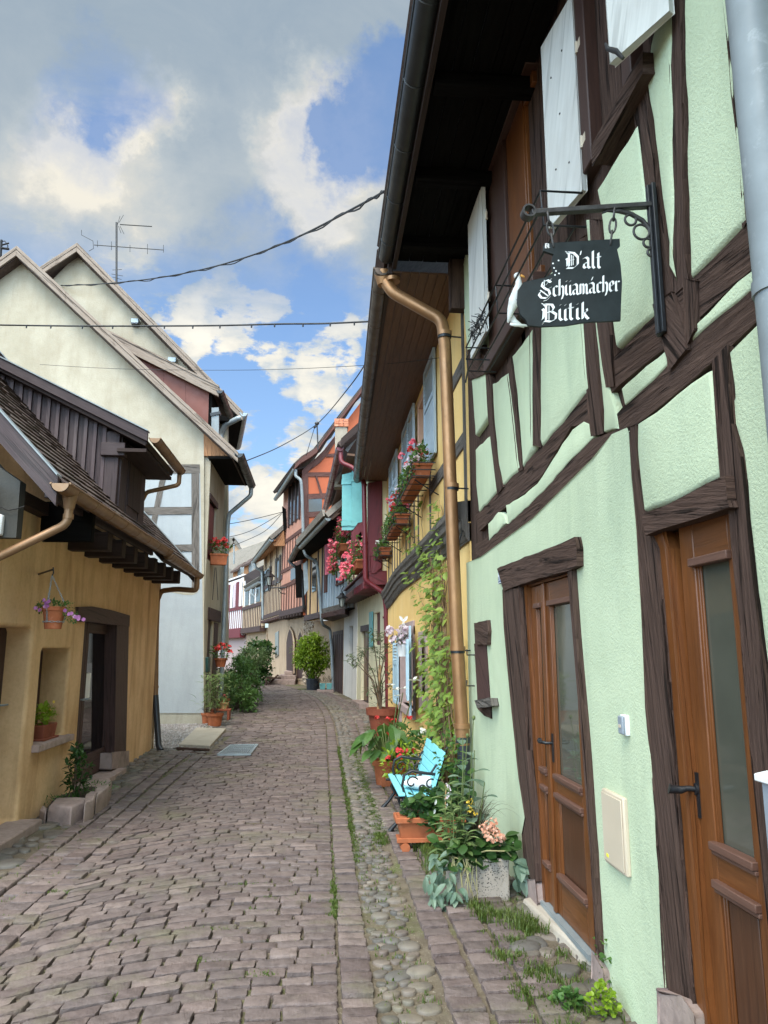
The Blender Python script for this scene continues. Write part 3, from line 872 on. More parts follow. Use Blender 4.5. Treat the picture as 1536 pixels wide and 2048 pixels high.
timbers = [
 [(1520, 425), (1495, 447), (1440, 505), (1380, 563), (1316, 625), (1210, 735), (1218, 792), (1240, 770), (1310, 712), (1380, 655), (1505, 537), (1530, 510)],
 [(1540, 545), (1508, 575), (1440, 633), (1380, 688), (1248, 813), (1228, 836), (1238, 872), (1273, 850), (1350, 790), (1422, 730), (1513, 645), (1560, 600)],
 [(1180, 775), (1130, 838), (1084, 893), (1020, 960), (950, 1030), (960, 1062), (1010, 1016), (1074, 968), (1144, 853), (1188, 846)],
 [(1238, 858), (1186, 879), (1132, 931), (1086, 985), (1016, 1049), (950, 1090), (955, 1122), (1016, 1080), (1066, 1044), (1132, 978), (1186, 924), (1223, 880), (1260, 862)],
 [(1273, 230), (1285, 331), (1293, 397), (1306, 480), (1316, 630), (1353, 592), (1339, 518), (1316, 364), (1304, 248), (1296, 170), (1280, 190)],
 [(1340, -60), (1345, 166), (1347, 331), (1349, 590), (1380, 563), (1374, 455), (1370, 207), (1366, -60)],
 [(1448, -60), (1471, 186), (1488, 331), (1492, 450), (1512, 430), (1500, 331), (1484, 186), (1466, -60)],
 [(1160, 480), (1167, 648), (1178, 790), (1186, 870), (1210, 865), (1202, 770), (1188, 640), (1176, 470)],
 [(1184, 440), (1192, 560), (1200, 646), (1217, 774), (1232, 770), (1226, 670), (1213, 560), (1203, 440)],
 [(1064, 640), (1066, 890), (1085, 893), (1082, 640)],
 [(1016, 735), (1024, 786), (1041, 942), (1049, 938), (1033, 786), (1025, 715)],
 [(973, 720), (979, 832), (989, 915), (998, 990), (1010, 975), (997, 931), (989, 848), (985, 755)],
 [(1314, 612), (1344, 718), (1345, 740), (1384, 700), (1380, 660), (1352, 585)],
 [(1376, 560), (1382, 690), (1400, 660), (1400, 560)],
 [(1256, 856), (1260, 865), (1266, 956), (1275, 1055), (1285, 1221), (1293, 1416), (1308, 1581), (1318, 1747), (1331, 1990), (1395, 2060), (1384, 1975), (1351, 1540), (1329, 1250), (1314, 1097), (1288, 1040), (1276, 940), (1272, 850)],
 [(1426, 725), (1434, 832), (1443, 952), (1459, 1018), (1467, 1097), (1482, 1250), (1500, 1465), (1536, 1830), (1570, 2100), (1610, 2000), (1556, 1540), (1521, 1260), (1496, 1039), (1484, 915), (1465, 848), (1455, 690)],
 [(1283, 1028), (1355, 1000), (1413, 968), (1449, 950), (1454, 1000), (1458, 1012), (1400, 1034), (1291, 1070)],
 [(994, 1137), (1040, 1118), (1100, 1096), (1149, 1074), (1153, 1096), (1154, 1131), (1137, 1141), (1080, 1156), (1018, 1177), (1007, 1182), (1002, 1164)],
 [(1005, 1180), (1009, 1255), (1016, 1335), (1024, 1416), (1039, 1560), (1051, 1635), (1045, 1668), (1050, 1738), (1068, 1766), (1072, 1763), (1066, 1622), (1055, 1500), (1043, 1250), (1037, 1175)],
 [(1143, 1138), (1153, 1278), (1172, 1500), (1186, 1705), (1198, 1915), (1194, 1905), (1182, 1705), (1166, 1500), (1148, 1278), (1136, 1140)],
 [(948, 1246), (974, 1240), (976, 1262), (975, 1290), (950, 1288)],
 [(940, 700), (975, 690), (985, 745), (945, 760)]]
for i, t in enumerate(timbers):
    mb = MB()
    door_t = i in (14, 15, 16, 17, 18, 19, 20)
    dd = (.045 if i in (16, 17) else .034 if i in (18, 19, 20) else .014) + i*.0012
    q = G.pl(t, .012 if not door_t else dd)
    n_ = len(q); q2 = []
    for k in range(n_):                                       # hewn edges: never quite straight
        a = V(q[k]); b = V(q[(k+1) % n_]); m_ = max(1, int((b-a).length/.10))
        for j in range(m_):
            pnt = a.lerp(b, j/m_)
            q2.append((min(pnt.x, G_END)+.007*noise.noise(V((pnt.x*9, pnt.y*9, i))), pnt.y+.007*noise.noise(V((pnt.x*9, pnt.y*9, i+50)))))
    mb.prism(G, q2, -.12, dd)
    mb.build('timber', MT['timber'], gh, bevel=.006)
# plinth stones at the door posts
for i, p in enumerate(([(1035, 1757), (1070, 1763), (1074, 1808), (1040, 1812)], [(1186, 1908), (1206, 1944), (1208, 1992), (1188, 1985)], [(1322, 1981), (1366, 1999), (1388, 2030), (1394, 2120), (1322, 2110)])):
    mb = MB(); mb.prism(G, G.pl(p, .06), -.1, .062+.002*i); mb.build('plinth_stone', MT['stone'], gh, bevel=.012)
mb = MB(); mb.hexa([V((1.27, 4.98, -.03)), V((1.36, 4.0, -.03)), V((1.55, 4.0, -.03)), V((1.55, 5.12, -.03)), V((1.29, 4.97, .055)), V((1.38, 4.02, .055)), V((1.55, 4.02, .055)), V((1.55, 5.10, .055))])
mb.build('door_step', MT['concrete'], gh, bevel=.015)

def rect(b, fr, u0, u1, v0, v1, d0, d1): b.fbox(fr, min(u0, u1), max(u0, u1), min(v0, v1), max(v0, v1), d0, d1)
def door_leaf(parent, fr, u0, u1, v0, v1, d, rails, name='door_leaf', st=.085, glass='doorglass'):
    """glazed leaf: stiles, rails with dusty drip mouldings, one pane above and one panel below. u0 is the far side."""
    far, near = max(u0, u1), min(u0, u1)
    g0, g1, p0, p1 = rails            # glass bottom, glass top, panel bottom, panel top
    b = MB()
    rect(b, fr, far-st, far, v0, v1, d-.03, d); rect(b, fr, near, near+st, v0, v1, d-.03, d)
    rect(b, fr, near+st, far-st, g1, v1, d-.03, d-.001); rect(b, fr, near+st, far-st, p1, g0, d-.03, d-.001); rect(b, fr, near+st, far-st, v0, p0, d-.03, d-.001)
    leaf = b.build(name, MT['door'], parent, bevel=.005)
    b = MB()
    for a in (.012, .024):
        rect(b, fr, near+st-.012+a*.0, near+st+a, p0, p1, d-.02, d-.003-a*.3); rect(b, fr, far-st-a, far-st+.012, p0, p1, d-.02, d-.003-a*.3)
        rect(b, fr, near+st-.012, near+st+a, g0, g1, d-.02, d-.0035-a*.3); rect(b, fr, far-st-a, far-st+.012, g0, g1, d-.02, d-.0035-a*.3)
    b.build('bead', MT['door'], leaf, bevel=.003)
    for v in (g0, p1, p0):
        b = MB()
        rect(b, fr, near+st-.015, far-st+.015, v-.006, v+.022, d-.02, d+.022); rect(b, fr, near+st-.015, far-st+.015, v-.022, v-.006, d-.02, d+.012)
        b.build('moulding', MT['moulding'], leaf, bevel=.004)
    b = MB(); rect(b, fr, near+st-.015, far-st+.015, g1-.02, g1+.012, d-.02, d+.02)
    b.build('moulding', MT['moulding'], leaf, bevel=.004)
    part('panel', MT['doordark'], leaf, lambda b: (rect(b, fr, near+st-.01, far-st+.01, p0-.01, p1+.01, d-.028, d-.020), rect(b, fr, near+st+.035, far-st-.035, p0+.035, p1-.035, d-.021, d-.012)), bevel=.004)
    part('pane', MT[glass], leaf, lambda b: rect(b, fr, near+st-.01, far-st+.01, g0-.01, g1+.01, d-.026, d-.021))
    return leaf
def lever(parent, fr, u, v, d, s=1):
    b = MB()
    b.fbox(fr, u-.014, u+.014, v-.11, v+.055, d, d+.006)
    b.tube([fr.at(u, v, d), fr.at(u, v, d+.045), fr.at(u+.02*s, v+.003, d+.058), fr.at(u+.10*s, v-.004, d+.06), fr.at(u+.125*s, v+.004, d+.058)], [.009, .009, .010, .009, .012], 8)
    b.lathe(fr.at(u+.125*s, v+.004, d+.05), [(.001, -.012), (.016, -.006), (.016, .01), (.001, .016)], 10, fr.n)
    return b.build('handle', MT['black'], parent, smooth=50)
def lining(pts, d0, d1, th=.02):
    """the varnished lining of a crooked door reveal, following the traced post edge"""
    q = G.pl(pts, .03)
    b = MB()
    for (u0, w0), (u1, w1) in zip(q, q[1:]):
        b.hexa([G.at(u0-th, w0, d0), G.at(u0+.01, w0, d0), G.at(u0+.01, w0, d1), G.at(u0-th, w0, d1), G.at(u1-th, w1, d0), G.at(u1+.01, w1, d0), G.at(u1+.01, w1, d1), G.at(u1-th, w1, d1)])
    return b.build('door_frame', MT['door'], gh)
DD = -.012
mb = MB(); mb.prism(G, G.pl([(1032, 1170), (1052, 1163), (1058, 1250), (1071, 1500), (1082, 1640), (1092, 1830), (1074, 1830), (1070, 1763), (1064, 1622), (1053, 1500), (1041, 1250)], .018), -.1, .018); mb.build('door_frame', MT['door'], gh, bevel=.004)
uL = G.px(1074, 1500, DD+.012)[0]; uR = G.px(1172, 1560, DD)[0]-.05
v0 = .065; vT = G.px(1100, 1150, DD)[1]+.03
part('door_frame', MT['door'], gh, lambda b: (rect(b, G, uR-.08, uR, v0, vT, DD-.05, DD+.012), rect(b, G, uR, uL+.08, vT-.07, vT+.08, DD-.05, DD+.015), rect(b, G, uL, uL+.10, v0, vT, DD-.05, DD-.006)), bevel=.006)
um = G.px(1106, 1500, DD)[0]
gb = G.px(1130, 1562, DD)[1]
pt = G.px(1150, 1612, DD)[1]
pb_ = .30
gt = G.px(1115, 1203, DD)[1]
l1 = door_leaf(gh, G, uL-.004, um+.008, v0+.02, vT-.075, DD+.012, (gb, gt, pb_, pt), st=.10)
l2 = door_leaf(gh, G, um, uR, v0+.02, vT-.075, DD+.012, (gb, gt, pb_, pt), st=.09)
part('door_bead', MT['door'], l2, lambda b: rect(b, G, um-.02, um+.025, v0+.02, vT-.075, DD+.01, DD+.03), bevel=.006)
lever(l2, G, um-.045, G.px(1100, 1482, DD)[1], DD+.012, .8)
part('weather_strip', MT['zinc'], gh, lambda b: rect(b, G, uR+.0, uL, .056, .082, DD-.02, DD+.05))
# second door (nearest), one wide glazed leaf seen in part
DD = -.012
mb = MB(); mb.prism(G, G.pl([(1286, 1042), (1330, 1060), (1343, 1097), (1358, 1250), (1382, 1540), (1417, 1975), (1438, 2200), (1403, 2200), (1382, 1975), (1349, 1540), (1327, 1250), (1312, 1097)], .02), -.13, .02); mb.build('door_frame', MT['door'], gh, bevel=.006)
mb = MB(); mb.prism(G, G.pl([(1322, 1060), (1335, 1097), (1350, 1250), (1373, 1540), (1408, 1975), (1429, 2200), (1424, 2200), (1403, 1975), (1368, 1540), (1345, 1250), (1330, 1097)], .028), .0, .027); mb.build('door_bead', MT['door'], gh, bevel=.003)
uA = G.px(1392, 1540, DD+.012)[0]; uB = G.px(1476, 1300, DD)[0]-.12
vT2 = G.px(1400, 1062, DD)[1]+.06
part('door_frame', MT['door'], gh, lambda b: (rect(b, G, uB-.05, uA+.15, vT2, vT2+.10, DD-.05, DD+.018), rect(b, G, uB-.12, uB, -.02, vT2, DD-.05, DD+.014)), bevel=.006)
part('door_frame', MT['interior'], gh, lambda b: rect(b, G, uA-.01, uA+.12, -.02, vT2, DD-.08, DD-.03))  # not a frame member: near-black strip painting the gap's shade beside the leaf
g2b = G.px(1470, 1712, DD)[1]; p2t = G.px(1470, 1788, DD)[1]; g2t = G.px(1400, 1122, DD)[1]
l3 = door_leaf(gh, G, uA, uB, .0, vT2-.01, DD+.012, (g2b, g2t, .22, p2t), st=.105)
ku, kv = G.px(1394, 1578, DD+.014)
b = MB(); b.fbox(G, ku-.016, ku+.016, kv-.10, kv+.06, DD+.012, DD+.020)
b.tube([G.at(ku, kv, DD+.015), G.at(ku+.004, kv+.002, DD+.05), G.at(ku+.010, kv-.004, DD+.07), G.at(ku+.018, kv-.002, DD+.105), G.at(ku+.020, kv, DD+.112)], [.012, .010, .014, .016, .019], 10)
b.tube([G.at(ku, kv, DD+.016), G.at(ku, kv, DD+.026)], .022, 12)
b.build('handle', MT['black'], l3, smooth=50)


# little boarded window by the corner
sw = MB(); q = G.pl([(950, 1288), (973, 1285), (981, 1400), (956, 1404)], .03)
sw.prism(G, q, -.1, .034); o = sw.build('shutter', wood('old_red_brown_board', (.055, .028, .026), (.085, .042, .038), None, .7, .5), gh, bevel=.004)
part('sill', MT['greytimber'], gh, lambda b: b.prism(G, G.pl([(950, 1401), (980, 1396), (983, 1412), (954, 1415)], .09), -.05, .09), bevel=.005)
part('timber', MT['timber'], gh, lambda b: b.prism(G, G.pl([(954, 1415), (981, 1412), (982, 1436), (968, 1430), (958, 1420)], .04), -.05, .038), bevel=.006)
part('hook', MT['black'], gh, lambda b: [b.tube([G.at(G.px(944, y, .06)[0]+.03, G.px(944, y, .06)[1], .03), G.at(G.px(944, y, .06)[0]+.03, G.px(944, y, .06)[1], .10), G.at(G.px(944, y, .06)[0]+.03, G.px(944, y, .06)[1]+.05, .10)], .007, 6) for y in (1310, 1372)])

# upper windows, sill beam, shutters
def window(parent, fr, u0, u1, v0, v1, d, frame, glass, fw=.07, mull=True, bars=0, name='window'):
    b = MB()
    rect(b, fr, u0, u0+fw, v0, v1, d, d+.045); rect(b, fr, u1-fw, u1, v0, v1, d, d+.045)
    rect(b, fr, u0+fw, u1-fw, v1-fw, v1, d, d+.043); rect(b, fr, u0+fw, u1-fw, v0, v0+fw, d, d+.043)
    if mull: rect(b, fr, (u0+u1)/2-fw*.55, (u0+u1)/2+fw*.55, v0+fw, v1-fw, d, d+.047)
    for k in range(bars):
        v = v0+(v1-v0)*(k+1)/(bars+1); rect(b, fr, u0+fw, u1-fw, v-.014, v+.014, d+.005, d+.035)
    w_ = b.build(name, frame, parent, bevel=.004)
    part('pane', glass, w_, lambda b: rect(b, fr, u0+fw*.5, u1-fw*.5, v0+fw*.5, v1-fw*.5, d+.008, d+.014))
    return w_
vW = G.px(1190, 350, 0)[1]
uAl = G.px(985, 520, 0)[0]; uAr = uAl-1.35
vAt = G.px(983, 372, 0)[1]; vAb = vW+.02
# window A (far): dark outer casing, varnished sash, pale curtain
uA1 = G.px(1021, 560, .02)[0]; uA2 = G.px(1063, 560, .0)[0]
part('window_casing', MT['winframe'], gh, lambda b: (rect(b, G, uA1, uAl+.03, vAb-.1, vAt, -.15, .045), rect(b, G, uAr-.06, uAl+.08, vAt, vAt+.17, -.15, .075), rect(b, G, uAr-.06, uAl+.06, vAb-.22, vAb-.08, -.15, .09)), bevel=.008)
part('window_frame', MT['door'], gh, lambda b: (rect(b, G, uA2, uA1, vAb-.08, vAt, -.10, .018), rect(b, G, uA2-.02, uA2, vAb-.08, vAt, -.10, .005), rect(b, G, uAr, uA2, vAt-.09, vAt, -.10, .012), rect(b, G, uAr, uA2, vAb-.08, vAb, -.10, .012), rect(b, G, uAr+.40, uAr+.52, vAb, vAt-.09, -.10, .01)), bevel=.005)
part('curtain', MT['curtain'], gh, lambda b: rect(b, G, uAr, uA2-.02, vAb-.06, vAt-.03, -.06, -.03))
uBl = G.px(1165, 260, 0)[0]; uBr = G.px(1285, 200, 0)[0]
part('window_casing', MT['winframe'], gh, lambda b: (rect(b, G, uBl-.22, uBl+.02, vW+.03, 5.6, -.15, .050), rect(b, G, uBr-.0, uBr+.10, vW+.03, 5.6, -.15, .046)), bevel=.008)
wB = window(gh, G, uBr+.10, uBl-.22, vW+.05, 5.6, -.10, MT['door'], MT['glass'], .09, True)
sb = MB(); q = G.pl([(1190, 330), (1288, 150), (1298, 178), (1283, 205), (1195, 352), (1182, 372)], .07)
sb.prism(G, [(G.px(1188, 352, .07)[0], vW-.06), (G.px(1292, 170, .07)[0], vW-.06), (G.px(1292, 170, .07)[0], vW+.045), (G.px(1188, 352, .07)[0], vW+.045)], -.1, .075)
sb.build('window_sill', MT['timber'], gh, bevel=.006)
def board_shutter(parent, fr, pts, th=.03, name='shutter', mat='whiteboard', lines=1, hinges=()):
    q = pts
    b = MB(); b.prism(fr, q, 0, th, back=True)
    s_ = b.build(name, MT[mat], parent, bevel=.004)
    return s_
def hinge(parent, P, fr):
    b = MB(); b.tube([P-V((0, 0, .035)), P+V((0, 0, .035))], .011, 8); b.bar(P, P+fr.u*-.05+fr.n*.01, .004, .05)
    return b.build('hinge', MT['creamplastic'], parent, smooth=40)
# far white shutter lies back against the wall
S1 = Fr((1.31, 0), (0, 1), (-1, 0))
q = [S1.px(x, y) for x, y in ((962, 392), (938, 464), (953, 712), (986, 645))]
u_n = (q[0][0]+q[3][0])/2; u_f = (q[1][0]+q[2][0])/2; vt = (q[0][1]+q[1][1])/2; vb_ = (q[2][1]+q[3][1])/2
s1 = board_shutter(gh, S1, [(u_n, vb_), (u_f, vb_), (u_f, vt), (u_n, vt)], .03)
for vv_ in (vt-.28, vb_+.3): hinge(s1, S1.at(u_n-.01, vv_, -.005), S1)
# the two others stand out from the wall at an angle
def swung(px_h, w, vb, vt, ang, off=.03, sgn=1, **k):
    """a shutter hinged at pixel px_h on the wall, leaf width w, swung out by ang degrees; sgn=1 leaf runs away from the camera"""
    u, _ = G.px(px_h[0], px_h[1], off)
    o = G.at(u, 0, off)
    a = math.radians(ang)
    ud = V((-math.sin(a), math.cos(a)*sgn, 0))
    nd = V((-math.cos(a), -math.sin(a)*sgn, 0))
    fr = Fr((o.x, o.y), (ud.x, ud.y), (nd.x, nd.y))
    s_ = board_shutter(gh, fr, [(0, vb), (w, vb), (w, vt), (0, vt)], .032, **k)
    return s_, fr
t0 = G.px(1175, 380, .03)
s2, f2 = swung((1174, 375), 1.0, 0, 1, 9.4)
# real size from the photograph
bpy.data.objects.remove(s2)
a = math.radians(9.4); o2 = G.at(G.px(1174, 375, .03)[0], 0, .03)
f2 = Fr((o2.x, o2.y), (-math.sin(a), math.cos(a)), (-math.cos(a), -math.sin(a)))
w2 = f2.px(1109, 466)[0]; vb2 = f2.px(1174, 382)[1]; vt2 = f2.px(1063, 146)[1]
s2 = board_shutter(gh, f2, [(0, vb2), (w2, vb2), (w2, vt2), (0, vt2)], .032)
for vv_ in (vb2+.28, vt2-.35): hinge(s2, f2.at(-.01, vv_, .02), f2)
part('nail', MT['iron'], s2, lambda b: [b.tube([f2.at(w2*x, vb2+(vt2-vb2)*y, .03), f2.at(w2*x, vb2+(vt2-vb2)*y, .036)], .006, 6) for x, y in ((.3, .2), (.35, .8), (.7, .25), (.72, .75), (.5, .5))])
a3 = math.radians(32); o3 = G.at(G.px(1330, 30, .03)[0], 0, .03)
f3 = Fr((o3.x, o3.y), (-math.sin(a3), -math.cos(a3)), (-math.cos(a3), math.sin(a3)))
f3 = Fr((G.at(G.px(1349, -20, .04)[0], 0, .05).x, G.at(G.px(1349, -20, .04)[0], 0, .05).y), (-math.sin(math.radians(24)), math.cos(math.radians(24))), (-math.cos(math.radians(24)), -math.sin(math.radians(24))))
w3 = f3.px(1232, 140)[0]; vb3 = (f3.px(1238, 152)[1]+f3.px(1300, 45)[1])/2
s3 = board_shutter(gh, f3, [(0, vb3), (w3, vb3), (w3, 5.45), (0, 5.45)], .032)
part('latch', MT['iron'], s3, lambda b: b.tube([f3.at(w3*.72, vb3-.05, .05), f3.at(w3*.80, vb3+.0, .06), f3.at(w3*.9, vb3+.03, .075), f3.at(w3*.95, vb3+.07, .07)], [.008, .012, .010, .006], 6), smooth=60)

# eaves, roof, gutter
EZ = 5.56
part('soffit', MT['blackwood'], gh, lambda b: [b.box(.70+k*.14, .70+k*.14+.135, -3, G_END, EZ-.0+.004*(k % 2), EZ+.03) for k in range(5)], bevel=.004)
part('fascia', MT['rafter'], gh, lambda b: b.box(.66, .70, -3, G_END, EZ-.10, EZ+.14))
for k in range(9):
    y = 6.6-k*1.05
    part('rafter', MT['blackwood'], gh, lambda b: b.box(.72, 1.42, y-.06, y+.06, EZ-.11, EZ+.002), bevel=.006)
part('roof', MT['tile'], gh, lambda b: b.hexa([V((.58, -3, EZ+.08)), V((.58, G_END, EZ+.08)), V((4.8, G_END, EZ+4.3)), V((4.8, -3, EZ+4.3)), V((.50, -3, EZ+.16)), V((.50, G_END, EZ+.16)), V((4.72, G_END, EZ+4.38)), V((4.72, -3, EZ+4.38))]))
part('end_wall', MT['green'], gh, lambda b: b.hexa([V((1.42, G_END-.02, 5.5)), V((4.6, G_END-.02, 5.5)), V((4.6, G_END-.25, 5.5)), V((1.42, G_END-.25, 5.5)), V((1.42, G_END-.02, 6.3)), V((4.6, G_END-.02, 9.5)), V((4.6, G_END-.25, 9.5)), V((1.42, G_END-.25, 6.3))]))
def gutter(parent, p, q, r, mat, name='gutter', joints=6, cap=True):
    """half-round gutter with a rolled lip and soldered joints"""
    p = V(p); q = V(q); d = (q-p).normalized(); s_ = d.cross(V((0, 0, 1))).normalized()
    b = MB(); n = 12
    vs = []; fs = []
    for e in (p, q):
        for rr in (r, r*.92):
            for k in range(n+1):
                t = math.pi*k/n
                vs.append(e+s_*math.cos(t)*rr-V((0, 0, 1))*math.sin(t)*rr)
    m_ = n+1
    for k in range(n):
        fs.append((k, k+1, 2*m_+k+1, 2*m_+k)); fs.append((m_+k, 3*m_+k, 3*m_+k+1, m_+k+1))
        fs.append((k, m_+k, m_+k+1, k+1)); fs.append((2*m_+k, 2*m_+k+1, 3*m_+k+1, 3*m_+k))
    b.add(vs, fs)
    if cap:
        for e in (0, 2*m_): b.add([vs[e+k] for k in range(m_)], [tuple(range(m_))])
    for s2_ in (1, -1): b.tube([p+s_*r*s2_, q+s_*r*s2_], r*.13, 6)
    for k in range(joints):
        e = p.lerp(q, (k+.5)/joints)
        pts = [e+s_*math.cos(math.pi*i/10)*r*1.01-V((0, 0, 1))*math.sin(math.pi*i/10)*r*1.01 for i in range(11)]
        b.tube(pts, r*.06, 5)
    return b.build(name, MT[mat], parent, smooth=40)
g_p = at(862, -500, 2.0); 
gp = V((.61, 1.0, EZ+.06)); gq = V((.61, G_END-.05, EZ-.0))
gutter(gh, (.60, -2, EZ+.06), (.60, G_END-.03, EZ+.03), .085, 'darkgutter', joints=13)
part('timber', MT['timber'], gh, lambda b: b.fbox(G, G_END-.12, G_END, 5.0, 5.55, -.05, .16), bevel=.01)
# zinc downpipe at the near edge of the picture
pp = []
for y in (-200, 200, 600, 1000, 1400): pass
zu = G.px(1646, 1300, .10)[0]
mb = MB(); mb.tube([V((1.27, zu, 0)), V((1.285, zu, 2.5)), V((1.30, zu+.02, 5.5))], .066, 20); 
for z in (.9, 2.6, 4.3): mb.tube([V((1.285, zu, z)), V((1.285, zu, z+.04))], .072, 20)
zp = mb.build('downpipe', MT['palezinc'], gh, smooth=50)
# ------------------------------------------------------------------ things fixed to the green house
t = thing('house_number_plate', 'small blue enamel number plate beside the lintel of the narrow green house door', 'number plate', G.at(G.px(1000, 1153, .05)[0], G.px(1000, 1153, .05)[1], .05))
nu, nv = G.px(999, 1153, .055)
part('plate', paint('blue_enamel', (.03, .07, .16), .3, .1, .05), t, lambda b: b.fbox(G, nu-.05, nu+.05, nv-.055, nv+.055, .032, .056), bevel=.003)
part('plate_border', MT['lettering'], t, lambda b: (b.fbox(G, nu-.046, nu+.046, nv+.046, nv+.050, .05, .0575), b.fbox(G, nu-.046, nu+.046, nv-.050, nv-.046, .05, .0575)))
def stroke(b, fr, pts, nib, d0, d1, ang=40):
    """a broad-nib pen stroke"""
    a = math.radians(ang); nx, ny = math.cos(a)*nib/2, math.sin(a)*nib/2
    for (x0, y0), (x1, y1) in zip(pts, pts[1:]):
        v = [fr.at(x0-nx, y0-ny, d0), fr.at(x0+nx, y0+ny, d0), fr.at(x1+nx, y1+ny, d0), fr.at(x1-nx, y1-ny, d0)]
        w = [p+fr.n*(d1-d0) for p in v]
        b.hexa(v+w)
dig = MB()
def D(pts, ox): stroke(dig, Fr((1.40, 0), (0, -1), (-1, 0)), [(-nu+ox+x*.03, nv+y*.07) for x, y in pts], .010, .052, .058)
D([(.9, .5), (.1, .5), (.05, .05), (.6, .12), (.9, -.15), (.7, -.45), (.1, -.45)], -.036); D([(0, .5), (.95, .5), (.3, -.5)], .008)
dig.build('digits', MT['lettering'], t)
du, dv = G.px(1253, 1450, .03)
t = thing('doorbell', 'grey doorbell push on the green wall between the two doors', 'doorbell', G.at(du, dv, .03))
part('housing', MT['whitepaint'], t, lambda b: b.fbox(G, du-.034, du+.034, dv-.045, dv+.045, .026, .046), bevel=.005)
part('button', MT['greyplastic'], t, lambda b: b.fbox(G, du-.024, du+.030, dv-.040, dv+.040, .046, .060), bevel=.006)
part('name_window', MT['creamplastic'], t, lambda b: b.fbox(G, du-.008, du+.016, dv-.012, dv+.002, .060, .0625), bevel=.001)
mq = G.pl([(1204, 1580), (1249, 1592), (1254, 1756), (1212, 1722)], .045)
mu0 = (mq[1][0]+mq[2][0])/2; mu1 = (mq[0][0]+mq[3][0])/2; mv0 = (mq[2][1]+mq[3][1])/2; mv1 = (mq[0][1]+mq[1][1])/2
t = thing('meter_box', 'cream meter box cover set low in the green wall between the doors', 'meter box', G.at((mu0+mu1)/2, mv0, .03))
part('frame', MT['creamplastic'], t, lambda b: b.fbox(G, mu0, mu1, mv0, mv1, .024, .050), bevel=.008)
part('cover', MT['creamplastic'], t, lambda b: b.fbox(G, mu0+.014, mu1-.010, mv0+.014, mv1-.014, .050, .056), bevel=.003)
part('sticker', paint('yellow_sticker', (.75, .68, .05), .5, .05, 0), t, lambda b: b.fbox(G, mu1-.07, mu1-.045, mv0+.035, mv0+.05, .056, .0575))
t = thing('letter_box', 'grey letter box with a pale lid hung beside the nearest varnished door', 'letter box', (1.33, 2.0, .9))
LBY = 2.09
part('body', MT['greyplastic'], t, lambda b: (b.box(1.235, 1.40, LBY-.36, LBY, .86, 1.245), b.box(1.230, 1.236, LBY-.33, LBY-.03, .90, 1.19)), bevel=.006)
part('lid', MT['whitepaint'], t, lambda b: b.hexa([V((1.225, LBY-.38, 1.235)), V((1.42, LBY-.38, 1.262)), V((1.42, LBY+.02, 1.262)), V((1.225, LBY+.02, 1.235)), V((1.225, LBY-.38, 1.256)), V((1.42, LBY-.38, 1.292)), V((1.42, LBY+.02, 1.292)), V((1.225, LBY+.02, 1.256))]), bevel=.004)

# ------------------------------------------------------------------ the wrought-iron sign
SY = G.px(1318, 520, .03)[0]
S = Fr((0, SY), (1, 0), (0, -1))          # faces the camera; u = world X
sp = lambda x, y, d=0: S.px(x, y, d)
t = thing('shop_sign', 'black boot-shaped board with white gothic lettering hanging from an iron wall bracket', 'shop sign', (1.15, SY, 3.0))
def pt_(x, y, d=0):
    u, v = sp(x, y, d); return S.at(u, v, d)
br = MB()
a0 = pt_(1062, 426); a1 = pt_(1312, 410)
br.bar(a0, a1, .03, .022)
rb = MB(); rb.lathe(a0+V((-.012, 0, 0)), [(.021, -.022), (.029, -.022), (.029, .022), (.021, .022), (.021, -.022)], 20, V((0, 1, 0)), cap=False)
bracket = br.build('bracket', MT['iron'], t, bevel=.003)
rb.build('scroll', MT['iron'], bracket, smooth=50)
top, bot = G.px(1306, 374, .03)[1], G.px(1330, 668, .03)[1]
xw = 1.355
part('wall_plate', MT['black'], bracket, lambda b: (b.box(xw-.006, xw+.012, SY-.03, SY+.03, bot, top), b.box(xw-.018, xw-.006, SY-.012, SY+.012, bot, top)), bevel=.003)
def ringtube(b, c, r, th):
    b.tube([c+V((r*math.cos(i*math.pi/9), 0, r*math.sin(i*math.pi/9))) for i in range(18)], th, 8, closed=True)
part('scroll', MT['iron'], bracket, lambda b: [ringtube(b, pt_(x, y), r, .0055) for x, y, r in ((1261, 440, .024), (1283, 464, .034), (1296, 486, .020), (1303, 505, .017))], smooth=60)
part('scroll', MT['iron'], bracket, lambda b: b.tube([pt_(x, y) for x, y in ((1204, 427), (1215, 421), (1238, 422), (1262, 428), (1285, 441), (1302, 462), (1310, 490))], [.003, .007, .010, .010, .010, .009, .006], 8), smooth=60)
# board outline traced from the photograph
bo = [(1105, 487), (1170, 483), (1238, 479), (1239, 494), (1233, 500), (1240, 530), (1243, 565), (1241, 610), (1240, 642), (1200, 644), (1186, 644), (1160, 647), (1130, 652), (1080, 654), (1056, 652), (1050, 640), (1040, 630), (1034, 605), (1036, 580), (1046, 566), (1062, 562), (1090, 556), (1107, 546), (1102, 530), (1106, 510), (1086, 503), (1087, 490)]
bd = MB(); bd.prism(S, [sp(*p) for p in bo], -.006, .006, back=True)
board = bd.build('board', MT['board'], t, bevel=.002)
lt = MB()
def word(chars, x, y, h, adv, slope=0.0, nib=.17, d=.0062, px=True):
    """chars: list of (glyph, advance factor)"""
    cx = x
    for gname in chars:
        strokes, wdt = GLY[gname]
        for st in strokes:
            nb = nib
            if isinstance(st, tuple): nb, st = st
            pts = [(cx+a_*h*adv, y-b_*h+slope*(cx-x)) for a_, b_ in st]
            q_ = [sp(*p_) for p_ in pts]
            scale = (sp(cx+10, y)[0]-sp(cx, y)[0])/10
            stroke(lt, S, q_, nb*h*scale, d-.0005, d+.0018, 38)
        cx += wdt*h*adv
    return cx
th = .05
